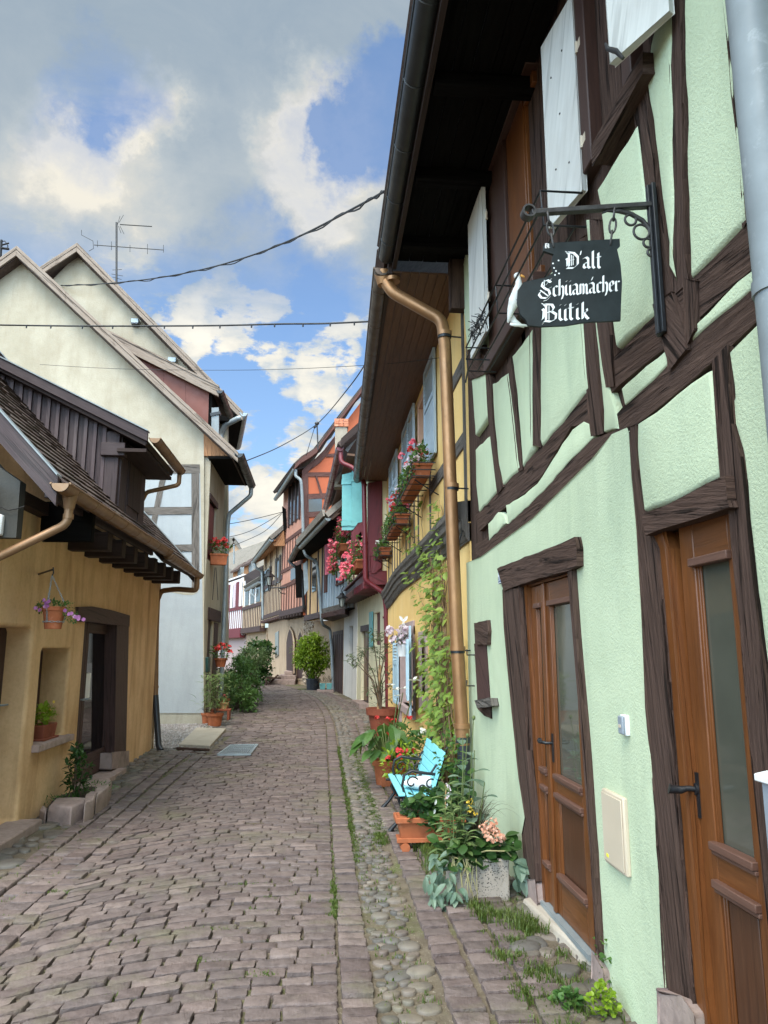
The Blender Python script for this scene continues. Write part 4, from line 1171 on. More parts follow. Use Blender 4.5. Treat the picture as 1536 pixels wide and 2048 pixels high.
GLY = {
 'D': ([[(.10, 1.0), (.22, .92), (.22, .10), (.05, .0)], [(.02, .62), (.10, .55), (.10, .15)], [(.10, 1.02), (.55, .98), (.86, .72), (.86, .25), (.55, .0), (.05, .0)], (th, [(.40, .85), (.40, .15)]), (th, [(.52, .80), (.52, .2)]), (th, [(.22, .5), (.6, .55)]), (th, [(-.05, 1.08), (.1, 1.0)])], 1.0),
 "'": ([(.10, [(.10, 1.1), (.04, .85)])], .22),
 'a': ([[(.05, .62), (.25, .70), (.40, .60), (.40, .08), (.52, .0)], [(.40, .38), (.12, .30), (.06, .12), (.18, .0), (.38, .1)]], .62),
 'l': ([[(.12, 1.1), (.12, .1), (.24, .0)]], .38),
 't': ([[(.14, .98), (.14, .1), (.26, .0)], (.09, [(.0, .70), (.34, .74)])], .44),
 'S': ([[(.86, .88), (.62, 1.0), (.30, .90), (.22, .70), (.42, .55), (.72, .42), (.80, .20), (.56, .0), (.20, .02), (.02, .2), (.12, .34)], (th*1.3, [(.30, .28), (.62, .5), (.9, .62)]), (th*1.3, [(.12, .44), (.5, .22), (.7, .1)]), (th*1.3, [(.5, .72), (.9, 1.08)]), (th, [(.40, 1.0), (.40, .6)]), (th*1.4, [(.34, -.16), (.6, -.1), (.82, .1)])], 1.05),
 'c': ([[(.42, .62), (.26, .68), (.10, .56), (.10, .12), (.24, .0), (.42, .08)]], .48),
 'h': ([[(.10, 1.08), (.10, .02)], [(.10, .55), (.28, .66), (.42, .54), (.42, .1), (.30, -.22)]], .56),
 'u': ([[(.08, .66), (.08, .12), (.20, .0), (.40, .12)], [(.42, .66), (.42, .08), (.52, .0)]], .60),
 'ü': ([[(.08, .66), (.08, .12), (.20, .0), (.40, .12)], [(.42, .66), (.42, .08), (.52, .0)], (.15, [(.10, .90), (.14, .94)]), (.15, [(.40, .90), (.44, .94)])], .60),
 'm': ([[(.06, .66), (.06, .0)], [(.06, .56), (.22, .66), (.32, .56), (.32, .0)], [(.32, .56), (.48, .66), (.58, .56), (.58, .08), (.68, .0)]], .76),
 'á': ([[(.05, .62), (.25, .70), (.40, .60), (.40, .08), (.52, .0)], [(.40, .38), (.12, .30), (.06, .12), (.18, .0), (.38, .1)], (.09, [(.22, .86), (.34, 1.08)])], .62),
 'e': ([[(.12, .34), (.40, .46), (.36, .64), (.20, .68), (.08, .54), (.08, .12), (.22, .0), (.42, .1)]], .50),
 'r': ([[(.10, .66), (.10, .04), (.20, .0)], (.12, [(.12, .52), (.28, .66), (.38, .60)])], .42),
 'B': ([[(.10, 1.02), (.22, .92), (.22, .08), (.02, -.06)], [(.00, .74), (.08, .66), (.06, .22), (.0, .12)], [(.16, 1.02), (.58, 1.0), (.70, .80), (.58, .60), (.30, .54)], [(.58, .58), (.84, .42), (.80, .12), (.50, -.02), (.12, .02)], (th, [(.40, .92), (.40, .08)]), (th, [(-.06, 1.08), (.1, 1.0)]), (th, [(-.02, -.2), (.14, 0)])], .98),
 'i': ([[(.12, .66), (.12, .08), (.24, .0)], (.15, [(.12, .90), (.16, .94)])], .36),
 'k': ([[(.10, 1.0), (.10, .02)], (.12, [(.10, .44), (.36, .62), (.38, .46), (.14, .36)]), [(.16, .36), (.34, .1), (.46, .0)]], .5),
 'L': ([[(.10, 1.0), (.10, .05)], [(.05, .0), (.45, .08)]], .5)}
word(["D", "'", 'a', 'l', 't'], 1131, 538, 31, .88)
word(['S'], 1076, 598, 36, .80, 0, .14)
word(['c', 'h', 'ü', 'a', 'm', 'á', 'c', 'h', 'e', 'r'], 1104, 594, 30, .80, -.085, .15)
word(['B', 'ü', 't', 'i', 'k'], 1084, 644, 33, .98, -.06)
word(['B', 'L'], 1089, 498, 9, .75)
lt.build('lettering', MT['lettering'], board)
hol = MB()
for x, y in ((1106, 527), (1108, 536), (1112, 542), (1117, 521), (1110, 550), (1118, 547)):
    hol.lathe(pt_(x, y, .0063), [(.0035, -.001), (.0035, .0005)], 8, V((0, -1, 0)))
hol.build('nail', MT['lettering'], board)
def chainlink(b, p, q, wd, r, side):
    p = V(p); q = V(q); d = (q-p); l = d.length; d.normalize()
    c = (p+q)/2
    pts = []
    for i in range(14):
        a_ = 2*math.pi*i/14
        pts.append(c+d*(l/2)*math.sin(a_)*(1.0)+side*wd*math.cos(a_)*.5)
    b.tube(pts, r, 6, closed=True)
for x0, y0, x1, y1 in ((1094, 424, 1107, 494), (1230, 416, 1221, 489)):
    b = MB(); P = pt_(x0, y0-4); Q = pt_(x1, y1)
    n_ = 3
    for k in range(n_):
        p = P.lerp(Q, k/n_-.02); q = P.lerp(Q, (k+1)/n_+.05)
        chainlink(b, p, q, .028, .0045, V((1, 0, 0)) if k % 2 else V((.35, .93, 0)))
    b.build('chain', MT['iron'], t, smooth=60)

# ------------------------------------------------------------------ flower rack under the far green window, with a gull figure
RU0, RU1 = G.px(1110, 540, .22)[0], G.px(938, 742, .26)[0]
RV = G.px(938, 742, .26)[1]
rk = thing('window_rack', 'empty black iron flower rack under the upper window of the green house', 'flower rack', G.at((RU0+RU1)/2, RV, .15))
def rod(b, pts, r=.0065): b.tube([G.at(*p) for p in pts], r, 6)
b = MB()
for v, d in ((RV, .27), (RV+.10, .28), (RV+.20, .28)): rod(b, [(RU0, v, d), (RU1, v, d)])
for d in (.10, .19): rod(b, [(RU0, RV, d), (RU1, RV, d)])
for u in (RU0, RU0+(RU1-RU0)*.5, RU1): rod(b, [(u, RV+.20, .05), (u, RV+.20, .28), (u, RV, .27), (u, RV, .04)])
rod(b, [(RU1, RV+.10, .05), (RU1, RV+.10, .28)]); rod(b, [(RU1, RV, .27), (RU1+.1, RV-.06, .27)])
b.build('rack', MT['black'], rk, smooth=60)
b = MB()
for i in range(46):
    c = G.at(RU1-.45+U(-.2, .2), RV+.20+U(-.06, .04), .27+U(-.03, .03)); d = V((U(-1, 1), U(-1, 1), U(-1, 1))).normalized()*.05
    b.tube([c-d, c+V((U(-.02, .02), U(-.02, .02), .015)), c+d], .003, 4)
b.build('dry_twigs', MT['black'], rk)
gpos = at(1030, 640, G.at(0, 0, 0).y+G.px(1030, 640, .2)[0])
gl_ = thing('gull_figurine', 'white gull ornament standing in the iron flower rack behind the sign', 'ornament', gpos)
gs_ = .001*(gpos.y*1000/F)          # metres per pixel at the figure
def gp_(x, y, off=0): return at(x, y, gpos.y)+V((0, off, 0))
b = MB()
b.tube([gp_(1016, 645), gp_(1022, 620), gp_(1030, 600), gp_(1036, 582), gp_(1038, 568), gp_(1036, 556), gp_(1035, 547)], [.006, .024, .040, .036, .022, .018, .015], 14)
b.blob(gp_(1034, 552), (.021, .021, .021), 14, 10, 0)
b.tube([gp_(1022, 618, .03), gp_(1030, 640, .03), gp_(1050, 652, .02)], [.008, .025, .006], 8)
b.tube([gp_(1020, 648), gp_(1030, 650), gp_(1066, 652)], [.008, .012, .006], 8)
b.build('body', MT['whitegull'], gl_, smooth=180)
b = MB(); b.tube([gp_(1040, 553, -.015), gp_(1046, 556, -.018), gp_(1048, 559, -.018)], [.009, .007, .002], 8); b.build('beak', MT['beak'], gl_, smooth=180)
b = MB(); b.blob(gp_(1037, 549, -.024), (.004, .004, .004), 8, 6, 0); b.build('eye', MT['black'], gl_, smooth=180)
# ================================================================== helpers for traced facades
def fpoly(parent, name, mat, fr, pts, d0, d1, bevel=0, holes=()):
    b = MB(); b.prism(fr, fr.pl(pts, d1), d0, d1, [fr.pl(h, d1) for h in holes])
    return b.build(name, MT[mat] if isinstance(mat, str) else mat, parent, bevel=bevel)
def frect(parent, name, mat, fr, u0, u1, v0, v1, d0, d1, bevel=.004):
    b = MB(); rect(b, fr, u0, u1, v0, v1, d0, d1)
    return b.build(name, MT[mat] if isinstance(mat, str) else mat, parent, bevel=bevel)
def slab4(b, p, th=.1):
    """a sloping slab: 4 corners of its upper face and a thickness downwards"""
    n = (p[1]-p[0]).cross(p[3]-p[0]).normalized()
    if n.z < 0: n = -n
    b.hexa([q-n*th for q in p]+list(p))
def pipe(parent, pts, r, mat, name='downpipe', rings=(), rr=1.18, n=14):
    # round the bends a little
    P = [V(p) for p in pts]; out = [P[0]]
    for a, m_, c in zip(P, P[1:], P[2:]):
        l = min((m_-a).length, (c-m_).length)*.3; l = min(l, .12)
        s_ = m_+(a-m_).normalized()*l; e = m_+(c-m_).normalized()*l
        for k in range(5):
            t = k/4; out.append(s_.lerp(m_, t).lerp(m_.lerp(e, t), t))
    out.append(P[-1])
    b = MB(); b.tube(out, r, n)
    o = b.build(name, MT[mat], parent, smooth=50)
    for p, d in rings:
        b = MB(); p = V(p); d = V(d).normalized(); b.tube([p-d*.02, p+d*.02], r*rr, n)
        b.build('pipe_clip', MT[mat], o, smooth=50)
    return o
def louvre_shutter(parent, fr, u0, u1, v0, v1, d, mat, split=.42, name='shutter'):
    """framed leaf: louvres in the upper part, a board below"""
    u0, u1 = min(u0, u1), max(u0, u1); st = .06; vm = v1-(v1-v0)*split
    b = MB()
    rect(b, fr, u0, u0+st, v0, v1, d, d+.035); rect(b, fr, u1-st, u1, v0, v1, d, d+.035)
    for v in (v0, vm-.035, v1-.07): rect(b, fr, u0+st, u1-st, v, v+.07, d+.001, d+.034)
    k = int((v1-.07-vm-.035)/.055)
    for i in range(k):
        v = vm+.035+i*.055
        p = [fr.at(u0+st, v, d+.004), fr.at(u1-st, v, d+.004), fr.at(u1-st, v+.01, d+.03), fr.at(u0+st, v+.01, d+.03)]
        b.hexa(p+[fr.at(u0+st, v+.042, d+.002), fr.at(u1-st, v+.042, d+.002), fr.at(u1-st, v+.050, d+.012), fr.at(u0+st, v+.050, d+.012)])
    o = b.build(name, MT[mat], parent, bevel=.003)
    frect(o, 'panel', mat, fr, u0+st, u1-st, v0+.07, vm-.035, d+.006, d+.02)
    return o

# ================================================================== the ochre-yellow house with the copper pipe (right)
YH = Fr((1.42, 0), (0, 1), (-1, 0))
yh = thing('yellow_house', 'warm yellow house with blue-grey louvred shutters and a copper downpipe beyond the green house', 'house', (1.42, 12, 0))
Y0, Y1 = G_END+.005, 16.45
wins = [(9.9, 10.75), (12.55, 13.4), (15.1, 15.75)]
WV0, WV1 = 4.05, 5.28
gw = [YH.px(803, 1262)[0], YH.px(829, 1262)[0]]
GWu = (min(gw), max(gw)); GWv = (YH.px(815, 1412)[1], YH.px(815, 1272)[1])
nq = YH.pl([(842, 1280), (852, 1276), (854, 1378), (846, 1368)])
NU = (min(a[0] for a in nq), max(a[0] for a in nq)); NV = (.95, 1.72)
R4 = lambda u0, u1, v0, v1: [(u0, v0), (u1, v0), (u1, v1), (u0, v1)]
b = MB()
b.prism(YH, R4(Y0, Y1, -.1, 2.82), -.25, 0, [R4(GWu[0], GWu[1], GWv[0], GWv[1]), R4(NU[0], NU[1], NV[0], NV[1])])
b.build('wall', MT['yellow'], yh, bevel=.012)
b = MB()
b.prism(YH, R4(Y0, Y1, 2.83, 5.62), -.25, .012, [R4(a_, c_, WV0, WV1) for a_, c_ in wins])
b.build('wall', MT['yellow'], yh, bevel=.012)
part('back_wall', MT['interior'], yh, lambda b: (b.box(4.4, 4.6, Y0, Y1, 0, 5.6), b.box(1.67, 4.4, Y1-.2, Y1-.02, 0, 5.6)))
# moulded storey band
prof = [(2.62, .02), (2.66, .05), (2.72, .06), (2.74, .085), (2.82, .09), (2.84, .12), (2.90, .125), (2.93, .15), (3.00, .15), (3.02, .02)]
b = MB(); n_ = len(prof); vs = []
yy = [Y0]+[Y0+.4*i for i in range(1, 23)]+[Y1]
band_dz = lambda y: -.16*smooth(13.0, 16.4, y)+.02
for y in yy:
    for v, d in prof: vs.append(YH.at(y, v+band_dz(y), d))
    for v, d in (prof[-1], prof[0]): vs.append(YH.at(y, v+band_dz(y), -.1))
n2 = n_+2; fs = []
for i in range(len(yy)-1):
    for k in range(n2-1): fs.append((i*n2+k, i*n2+k+1, (i+1)*n2+k+1, (i+1)*n2+k))
fs.append(tuple(range(n2))); b.add(vs, fs)
b.build('storey_band', MT['greytimber'], yh, bevel=.003)
for u0, u1, v0, v1 in [(Y0+.02, Y0+.13, 3.05, 5.6), (Y0+.13, 8.3, 4.42, 4.58), (Y0+.13, 9.6, 3.62, 3.78)]:
    frect(yh, 'timber', 'greytimber', YH, u0, u1, v0, v1, 0, .03+.001*U(0, 3), .006)
for u in (8.35, 9.55, 10.8, 11.3, 11.9, 12.45, 13.5, 14.0, 14.5, 15.0, 15.85):
    frect(yh, 'timber', 'greytimber', YH, u, u+.10, 3.05, 3.98, 0, .024, .006)
frect(yh, 'timber', 'greytimber', YH, 9.5, Y1, 3.92, 4.02, 0, .028, .006)
for k, (a_, c_) in enumerate(wins):
    b = MB(); fw = .12
    rect(b, YH, a_-.02, a_+fw, WV0-.02, WV1+.02, -.18, .03); rect(b, YH, c_-fw, c_+.02, WV0-.02, WV1+.02, -.18, .03); rect(b, YH, a_+fw, c_-fw, WV1-.10, WV1+.02, -.18, .028); rect(b, YH, a_+fw, c_-fw, WV0-.02, WV0+.08, -.18, .035)
    b.build('window_frame', MT['peach'], yh, bevel=.005)
    window(yh, YH, a_+fw, c_-fw, WV0+.08, WV1-.10, -.16, MT['peach'], MT['glass'], .05)
    if k < 2: louvre_shutter(yh, YH, c_+.06, c_+.92, WV0, WV1+.06, .06, 'bluegrey')
    if k > 0: louvre_shutter(yh, YH, a_-.92, a_-.06, WV0, WV1+.06, .06, 'bluegrey')
# the nearest leaf stands a little off the wall
a_ = math.radians(0); o_ = YH.at(9.84, 0, .03)
fa = Fr((o_.x, o_.y), (-math.sin(a_), -math.cos(a_)), (-math.cos(a_), math.sin(a_)))
louvre_shutter(yh, fa, 0, .95, WV0-.02, WV1+.16, 0, 'bluegrey')
# ground floor window: peach surround, light blue shutters swung out, small stone-framed opening
b = MB(); fw = .10
rect(b, YH, GWu[0]-.06, GWu[0]+.04, GWv[0], GWv[1]+.14, -.1, .03); rect(b, YH, GWu[1]-.04, GWu[1]+.30, GWv[0]-.35, GWv[1]+.1, -.1, .03); rect(b, YH, GWu[0]-.06, GWu[1]+.06, GWv[1]+.0, GWv[1]+.22, -.1, .034); rect(b, YH, GWu[0]-.10, GWu[1]+.08, GWv[0]-.12, GWv[0], -.1, .06)
b.build('window_surround', MT['mauve'], yh, bevel=.006)
window(yh, YH, GWu[0]+.04, GWu[1]-.04, GWv[0], GWv[1], -.14, MT['peach'], MT['glass'], .05)
def swing(u, d, ang, sgn):
    a = math.radians(ang); o = YH.at(u, 0, d)
    return Fr((o.x, o.y), (-math.sin(a), math.cos(a)*sgn), (-math.cos(a), -math.sin(a)*sgn))
f = swing(GWu[0], .05, 7, -1); louvre_shutter(yh, f, 0, .62, GWv[0]-.04, GWv[1]+.12, 0, 'blue', .4)
f = swing(GWu[0]-.50, .16, 5, -1); louvre_shutter(yh, f, 0, .55, GWv[0]+.22, GWv[1]-.08, 0, 'blue', .2)
f = swing(GWu[1], .05, 2, 1); louvre_shutter(yh, f, 0, .62, GWv[0]-.04, GWv[1]+.02, 0, 'blue', .4)
b = MB()
rect(b, YH, NU[0]-.13, NU[0], NV[0]-.16, NV[1]+.14, -.1, .028); rect(b, YH, NU[1], NU[1]+.11, NV[0]-.16, NV[1]+.14, -.1, .028); rect(b, YH, NU[0], NU[1], NV[1], NV[1]+.14, -.1, .026); rect(b, YH, NU[0], NU[1], NV[0]-.16, NV[0], -.1, .04)
b.build('window_surround', MT['mauve'], yh, bevel=.005)
frect(yh, 'pane', 'glass', YH, NU[0], NU[1], NV[0], NV[1], -.16, -.13)
# wood-lined eaves, bronze gutter, copper downpipe
b = MB()
for k in range(8):
    x0 = .66+k*.096; b.hexa([V((x0, Y0+.02, EZ-.12)), V((x0+.092, Y0+.02, EZ-.12)), V((x0+.092+.12*(1-k/8), Y1+.1, EZ-.16)), V((x0+.14*(1-k/8), Y1+.1, EZ-.16)), V((x0, Y0+.02, EZ-.10)), V((x0+.092, Y0+.02, EZ-.10)), V((x0+.092+.12*(1-k/8), Y1+.1, EZ-.14)), V((x0+.14*(1-k/8), Y1+.1, EZ-.14))])
b.build('soffit', MT['brownwood'], yh, bevel=.004)
part('fascia', MT['rafter'], yh, lambda b: b.hexa([V((.62, Y0, EZ-.14)), V((.66, Y0, EZ-.14)), V((.80, Y1+.1, EZ-.18)), V((.76, Y1+.1, EZ-.18)), V((.62, Y0, EZ+.10)), V((.66, Y0, EZ+.10)), V((.80, Y1+.1, EZ+.06)), V((.76, Y1+.1, EZ+.06))]))
part('roof', MT['tile'], yh, lambda b: slab4(b, [V((.50, Y0, EZ+.12)), V((.64, Y1+.15, EZ+.08)), V((4.6, Y1+.15, EZ+4.0)), V((4.6, Y0, EZ+4.2))], .12))
gutter(yh, (.56, Y0+.04, EZ-.06), (.73, Y1-.1, EZ-.16), .085, 'bronzegutter', joints=11)
PP = lambda x, y, Y: at(x, y, Y)
top = V((.58, Y0+.13, EZ-.13))
cp = [top, PP(785, 585, 7.1), PP(884, 640, 6.95), PP(890, 690, 6.9), PP(912, 1250, 6.9), PP(926, 1490, 6.9)]
pp_ = pipe(yh, cp, .062, 'copper', rings=[(PP(889, 668, 6.9), (0, 0, 1)), (PP(903, 972, 6.9), (0, 0, 1)), (PP(915, 1297, 6.9), (0, 0, 1)), (PP(924, 1452, 6.9), (0, 0, 1)), (PP(786, 560, 7.1), (0, 0, 1))], n=20)
b = MB(); b.lathe(cp[0]+V((0, 0, -.06)), [(.062, -.02), (.075, .02), (.10, .10), (.10, .12)], 18); b.build('hopper', MT['copper'], pp_, smooth=40)
b = MB(); q = PP(926, 1474, 6.9); b.tube([q, V((q.x+.012, q.y, .0))], .058, 18); b.tube([q-V((0, 0, .05)), q-V((0, 0, .0))], .066, 18)
b.build('shoe', MT['blackplastic'], pp_, smooth=50)
b = MB()
for y in (668, 972, 1297):
    b = MB()
    q = PP({668: 889, 972: 903, 1297: 915}[y], y+4, 6.9); b.tube([q-V((0, 0, .025)), q+V((0, 0, .025))], .068, 18); b.bar(q, q+V((.17, .02, 0)), .012, .012)
    b.build('bracket', MT['black'], pp_, smooth=40)
part('cable', MT['rope'], yh, lambda b: b.tube([at(x, y, Y0+.05) for x, y in ((1000, 1000), (985, 1030), (945, 1045), (925, 1060), (918, 1085), (920, 1100))], .008, 6), smooth=60)

# ================================================================== the cream and burgundy house
bh = thing('burgundy_house', 'cream house with a jettied upper floor, burgundy corner post, red downpipe and turquoise shutters', 'house', (1.2, 18, gz(18)))
BL = seg((1.47, 16.47), (.70, 24.5), True)
BU = seg((1.0, 16.47), (.71, 22), True)
JZ = 3.05
def hole_px(fr, x0, x1, y0, y1):
    us = sorted([fr.px(x0, (y0+y1)/2)[0], fr.px(x1, (y0+y1)/2)[0]]); um = fr.px((x0+x1)/2, y0)
    return us[0], us[1], fr.px((x0+x1)/2, y1)[1], um[1]
dr = hole_px(BL, 722, 737, 1258, 1403); fw_ = hole_px(BL, 698, 706, 1252, 1325); nw = hole_px(BL, 748, 760, 1225, 1290)
um_ = BL.px(715, 1300)[0]
b = MB(); b.prism(BL, R4(0, um_, -.2, JZ-.02), -.3, 0, [R4(*dr), R4(*nw)]); b.build('wall', MT['cream'], bh, bevel=.02)
b = MB(); b.prism(BL, R4(um_+.003, BL.len, -.2, JZ-.02), -.3, .004, [R4(*fw_)]); b.build('wall', MT['offwhite'], bh, bevel=.02)
frect(bh, 'door', 'door', BL, dr[0]+.05, dr[1], dr[2], dr[3], -.14, -.08)
frect(bh, 'door_frame', 'timber_smooth', BL, dr[0]-.03, dr[1]+.03, dr[3]-.06, dr[3]+.10, -.2, .02); frect(bh, 'door_frame', 'timber_smooth', BL, dr[0]-.03, dr[0]+.06, dr[2], dr[3]-.06, -.2, .02)
frect(bh, 'door_step', 'stone', BL, dr[0]-.1, dr[1]+.1, -.1, dr[2], -.1, .25, .02)
frect(bh, 'window', 'glass', BL, fw_[0], fw_[1], fw_[2], fw_[3], -.14, -.10); frect(bh, 'window', 'burgwood', BL, nw[0], nw[1], nw[2], nw[3], -.14, -.08)
frect(bh, 'shutter', 'turq', BL, nw[1]+.02, nw[1]+.5, nw[2]-.05, nw[3]+.05, .02, .05)
b = MB()
for k in range(16):                                              # joists carrying the jetty
    u = .2+k*.345; p = BL.at(u*1.35, JZ-.02, -.1); q = BU.at(min(u, BU.len), JZ-.02, .10)
    b = MB(); b.bar(p, q, .13, .16); b.build('joist', MT['burgwood'] if k < 6 else MT['timber_smooth'], bh, bevel=.01)
frect(bh, 'sill_beam', 'burgwood', BU, 0, BU.len*.45, JZ+.07, JZ+.26, -.2, .06, .01); frect(bh, 'sill_beam', 'timber_smooth', BU, BU.len*.45+.01, BU.len, JZ+.07, JZ+.24, -.2, .06, .01)
frect(bh, 'sill_board', 'burgwood', BU, 0, BU.len, JZ+.265, JZ+.31, -.2, .12, .006)
part('floor', MT['interior'], bh, lambda b: b.hexa([BL.at(0, JZ+.06, -.3), BU.at(0, JZ+.06, 0), BU.at(BU.len, JZ+.06, 0), BL.at(BL.len*.8, JZ+.06, -.3), BL.at(0, JZ+.08, -.3), BU.at(0, JZ+.08, 0), BU.at(BU.len, JZ+.08, 0), BL.at(BL.len*.8, JZ+.08, -.3)]))
wu = (1.2, 2.0, 4.05, 5.35)
b = MB(); b.prism(BU, R4(.05, BU.len, JZ+.2, 5.95), -.2, 0, [R4(*wu), R4(3.6, 4.5, 3.95, 5.2)]); b.build('wall', MT['cream'], bh, bevel=.006)
frect(bh, 'window', 'glass', BU, wu[0], wu[1], wu[2], wu[3], -.12, -.08); frect(bh, 'window', 'glass', BU, 3.6, 4.5, 3.95, 5.2, -.12, -.08)
for u in (2.15, 3.3, 4.7): frect(bh, 'timber', 'burgwood', BU, u, u+.18, JZ+.31, 5.9, 0, .03)
part('eaves_board', MT['brownwood'], bh, lambda b: b.hexa([V((1.1, 16.5, 5.95)), V((.50, 16.5, 6.0)), V((.16, 23.6, 5.92)), V((.75, 23, 5.9)), V((1.1, 16.5, 6.0)), V((.50, 16.5, 6.05)), V((.16, 23.6, 5.97)), V((.75, 23, 5.95))]))
EN = Fr((0, 16.46), (1, 0), (0, -1))                             # the end that faces the camera
def enp(name, mat, pts, d0, d1, bv=.01): return fpoly(bh, name, mat, EN, pts, d0, d1, bv)
enp('corner_post_or_shade_block', 'burgwood', [(736, 966), (764, 962), (764, 1145), (736, 1145)], -.25, .02)
enp('post_foot', 'burgwood', [(740, 1112), (763, 1112), (763, 1135), (748, 1146), (742, 1146)], -.1, .06)
enp('end_beam', 'burgwood', [(737, 1142), (790, 1142), (790, 1168), (738, 1168)], -.25, .03)
enp('end_wall', 'cream', [(760, 940), (805, 940), (805, 1150), (760, 1150)], -.2, .0)
enp('carved_bracket', 'burgwood', [(702, 1065), (716, 1046), (736, 1042), (736, 1110), (729, 1100), (726, 1080), (714, 1085), (708, 1110), (704, 1095)], -.5, -.40)
# roof with gutter
ga, gb_ = at(680, 895, 16.5), at(651, 1018, 23.6)
gutter(bh, ga, gb_, .085, 'burgmetal', joints=8)
up = V((1.9, 0, 1.9))
part('roof', MT['tile'], bh, lambda b: slab4(b, [ga+V((-.06, -.1, .08)), gb_+V((-.06, 0, .08)), gb_+up+V((0, 0, .08)), ga+up+V((0, -.1, .08))], .14))
part('barge_board', MT['rafter'], bh, lambda b: b.hexa([ga+V((.02, -.13, -.02)), ga+up+V((.05, -.13, -.02)), ga+up+V((.05, -.09, -.02)), ga+V((.02, -.09, -.02)), ga+V((.02, -.13, .18)), ga+up+V((.05, -.13, .18)), ga+up+V((.05, -.09, .18)), ga+V((.02, -.09, .18))]))
pts = [ga+V((.02, .1, -.04)), at(682, 925, 16.55), at(706, 935, 16.5), at(728, 962, 16.4), at(731, 1160, 16.4), at(741, 1168, 16.4), at(768, 1186, 16.35), at(772, 1215, 16.35), at(776, 1440, 16.35)]
pipe(bh, pts, .055, 'burgmetal', rings=[(at(729, 970, 16.4), (0, 0, 1)), (at(730, 1085, 16.4), (0, 0, 1)), (at(771, 1235, 16.35), (0, 0, 1))])
# turquoise bi-fold shutter standing straight out from the wall
TS = Fr((0, 17.0), (1, 0), (0, -1))
for (x0, x1, y0, y1, dd_) in ((684, 703, 945, 1060, .0), (703.6, 727, 938, 1062, .03)):
    o = fpoly(bh, 'shutter', 'turq', TS, [(x0, y0+4), (x1, y0), (x1, y1-6 if x0 > 700 else y1), (x0, y1-3 if x0 > 700 else y1)], dd_, dd_+.03, .004)
    for yy_ in (.12, .84): 
        y_ = y0+(y1-y0)*yy_; fpoly(o, 'ledge', 'turq', TS, [(x0-1, y_), (x1-.5, y_-1), (x1-.5, y_+9), (x0-1, y_+10)], dd_+.03, dd_+.055, .003)
fpoly(bh, 'shutter', 'turq', TS, [(720, 1000), (735, 985), (735, 1040), (716, 1052)], -.1, -.05, .004)
# chimney
ch = MB(); c0 = at(670, 890, 19.6); c1 = at(694, 890, 19.6); zt = at(680, 858, 19.6).z
ch.box(c0.x, c1.x, 19.4, 19.8, 5.9, zt); cho = ch.build('chimney', MT['slab'], bh, bevel=.01)
b = MB()
for k in range(3):
    for i in range(3):
        w_ = (c1.x-c0.x+.06)/3; x = c0.x-.03+i*w_
        b.box(x+.004, x+w_-.004, 19.36, 19.84, zt+.002+k*.075, zt+.072+k*.075)
b.build('brick_crown', MT['brick'], cho, bevel=.006)
# small grey roof light above the gutter
part('roof_light', MT['zinc'], bh, lambda b: slab4(b, [at(690, 900, 16.9), at(716, 862, 16.9), at(718, 845, 18.4), at(694, 878, 18.4)], .08))

# ================================================================== the pale blue timbered house and the small ochre one beyond it
blh = thing('blue_house', 'old house with a pale blue boarded upper floor and pink shutter, beyond the burgundy house', 'house', (.5, 24, gz(24)))
BBU = seg((.71, 22.02), (.0, 25.6), True); BBL = seg((.70, 24.52), (.30, 28.4), True)
Z = lambda fr, x, y: fr.px(x, y)[1]
b = MB(); b.prism(BBU, R4(0, BBU.len, 2.80, 5.3), -.2, 0); b.build('wall', MT['bluewall'], blh)
for k in range(9):
    u = .1+k*.42; frect(blh, 'timber', 'blueboard', BBU, u, u+.17, 2.98, 4.1 if k % 3 else 5.2, 0, .03, .005)
frect(blh, 'window', 'glass', BBU, .5, 1.35, 3.75, 4.75, .0, .035); frect(blh, 'window_frame', 'orangetimber', BBU, .42, .5, 3.65, 4.85, 0, .05); frect(blh, 'window_frame', 'orangetimber', BBU, 1.35, 1.43, 3.65, 4.85, 0, .05); frect(blh, 'window_frame', 'orangetimber', BBU, .42, 1.43, 3.58, 3.65, 0, .06)
frect(blh, 'timber', 'orangetimber', BBU, 2.9, 3.35, 3.5, 5.2, 0, .05); frect(blh, 'timber', 'greytimber', BBU, 0, BBU.len, 2.80, 2.98, -.1, .07, .008)
S_ = Fr((0, 23.3), (1, 0), (0, -1)); fpoly(blh, 'shutter', 'pinkshut', S_, [(649, 1090), (668, 1083), (668, 1145), (650, 1150)], 0, .03, .004)
for k in range(8):
    u = k*.48+.1; b = MB(); b.bar(BBL.at(min(u*1.1, BBL.len)-.4, 2.72, -.1), BBU.at(min(u, BBU.len), 2.72, .12), .16, .16); b.build('joist', MT['timber_smooth'], blh, bevel=.01)
part('floor', MT['interior'], blh, lambda b: b.hexa([V((.70, 24.5, 2.8)), V((1.1, 22, 2.8)), BBU.at(0, 2.8, 0), BBU.at(BBU.len, 2.8, 0), V((.70, 24.5, 2.83)), V((1.1, 22, 2.83)), BBU.at(0, 2.83, 0), BBU.at(BBU.len, 2.83, 0)]))
b = MB(); b.prism(BBL, R4(0, BBL.len, -.2, 2.8), -.3, 0); b.build('wall', MT['tan'], blh)
dq = hole_px(BBL, 666, 686, 1262, 1384)
o = frect(blh, 'door', 'timber_smooth', BBL, dq[0], dq[1], dq[2], dq[3], -.1, .03, .01)
for k in range(5):
    uu = dq[0]+(dq[1]-dq[0])*(k+.5)/5; frect(o, 'board', 'timber_smooth', BBL, uu-.11, uu+.11, dq[2]+.1, dq[3]-.12, .02, .045, .006)
frect(blh, 'door_step', 'slab', BBL, dq[0]-.1, dq[1]+.1, 0, dq[2], 0, .3, .02)
ga2, gb2 = at(655, 1034, 20.6), at(600, 1092, 26)
up2 = V((2.2, .5, 2.1))
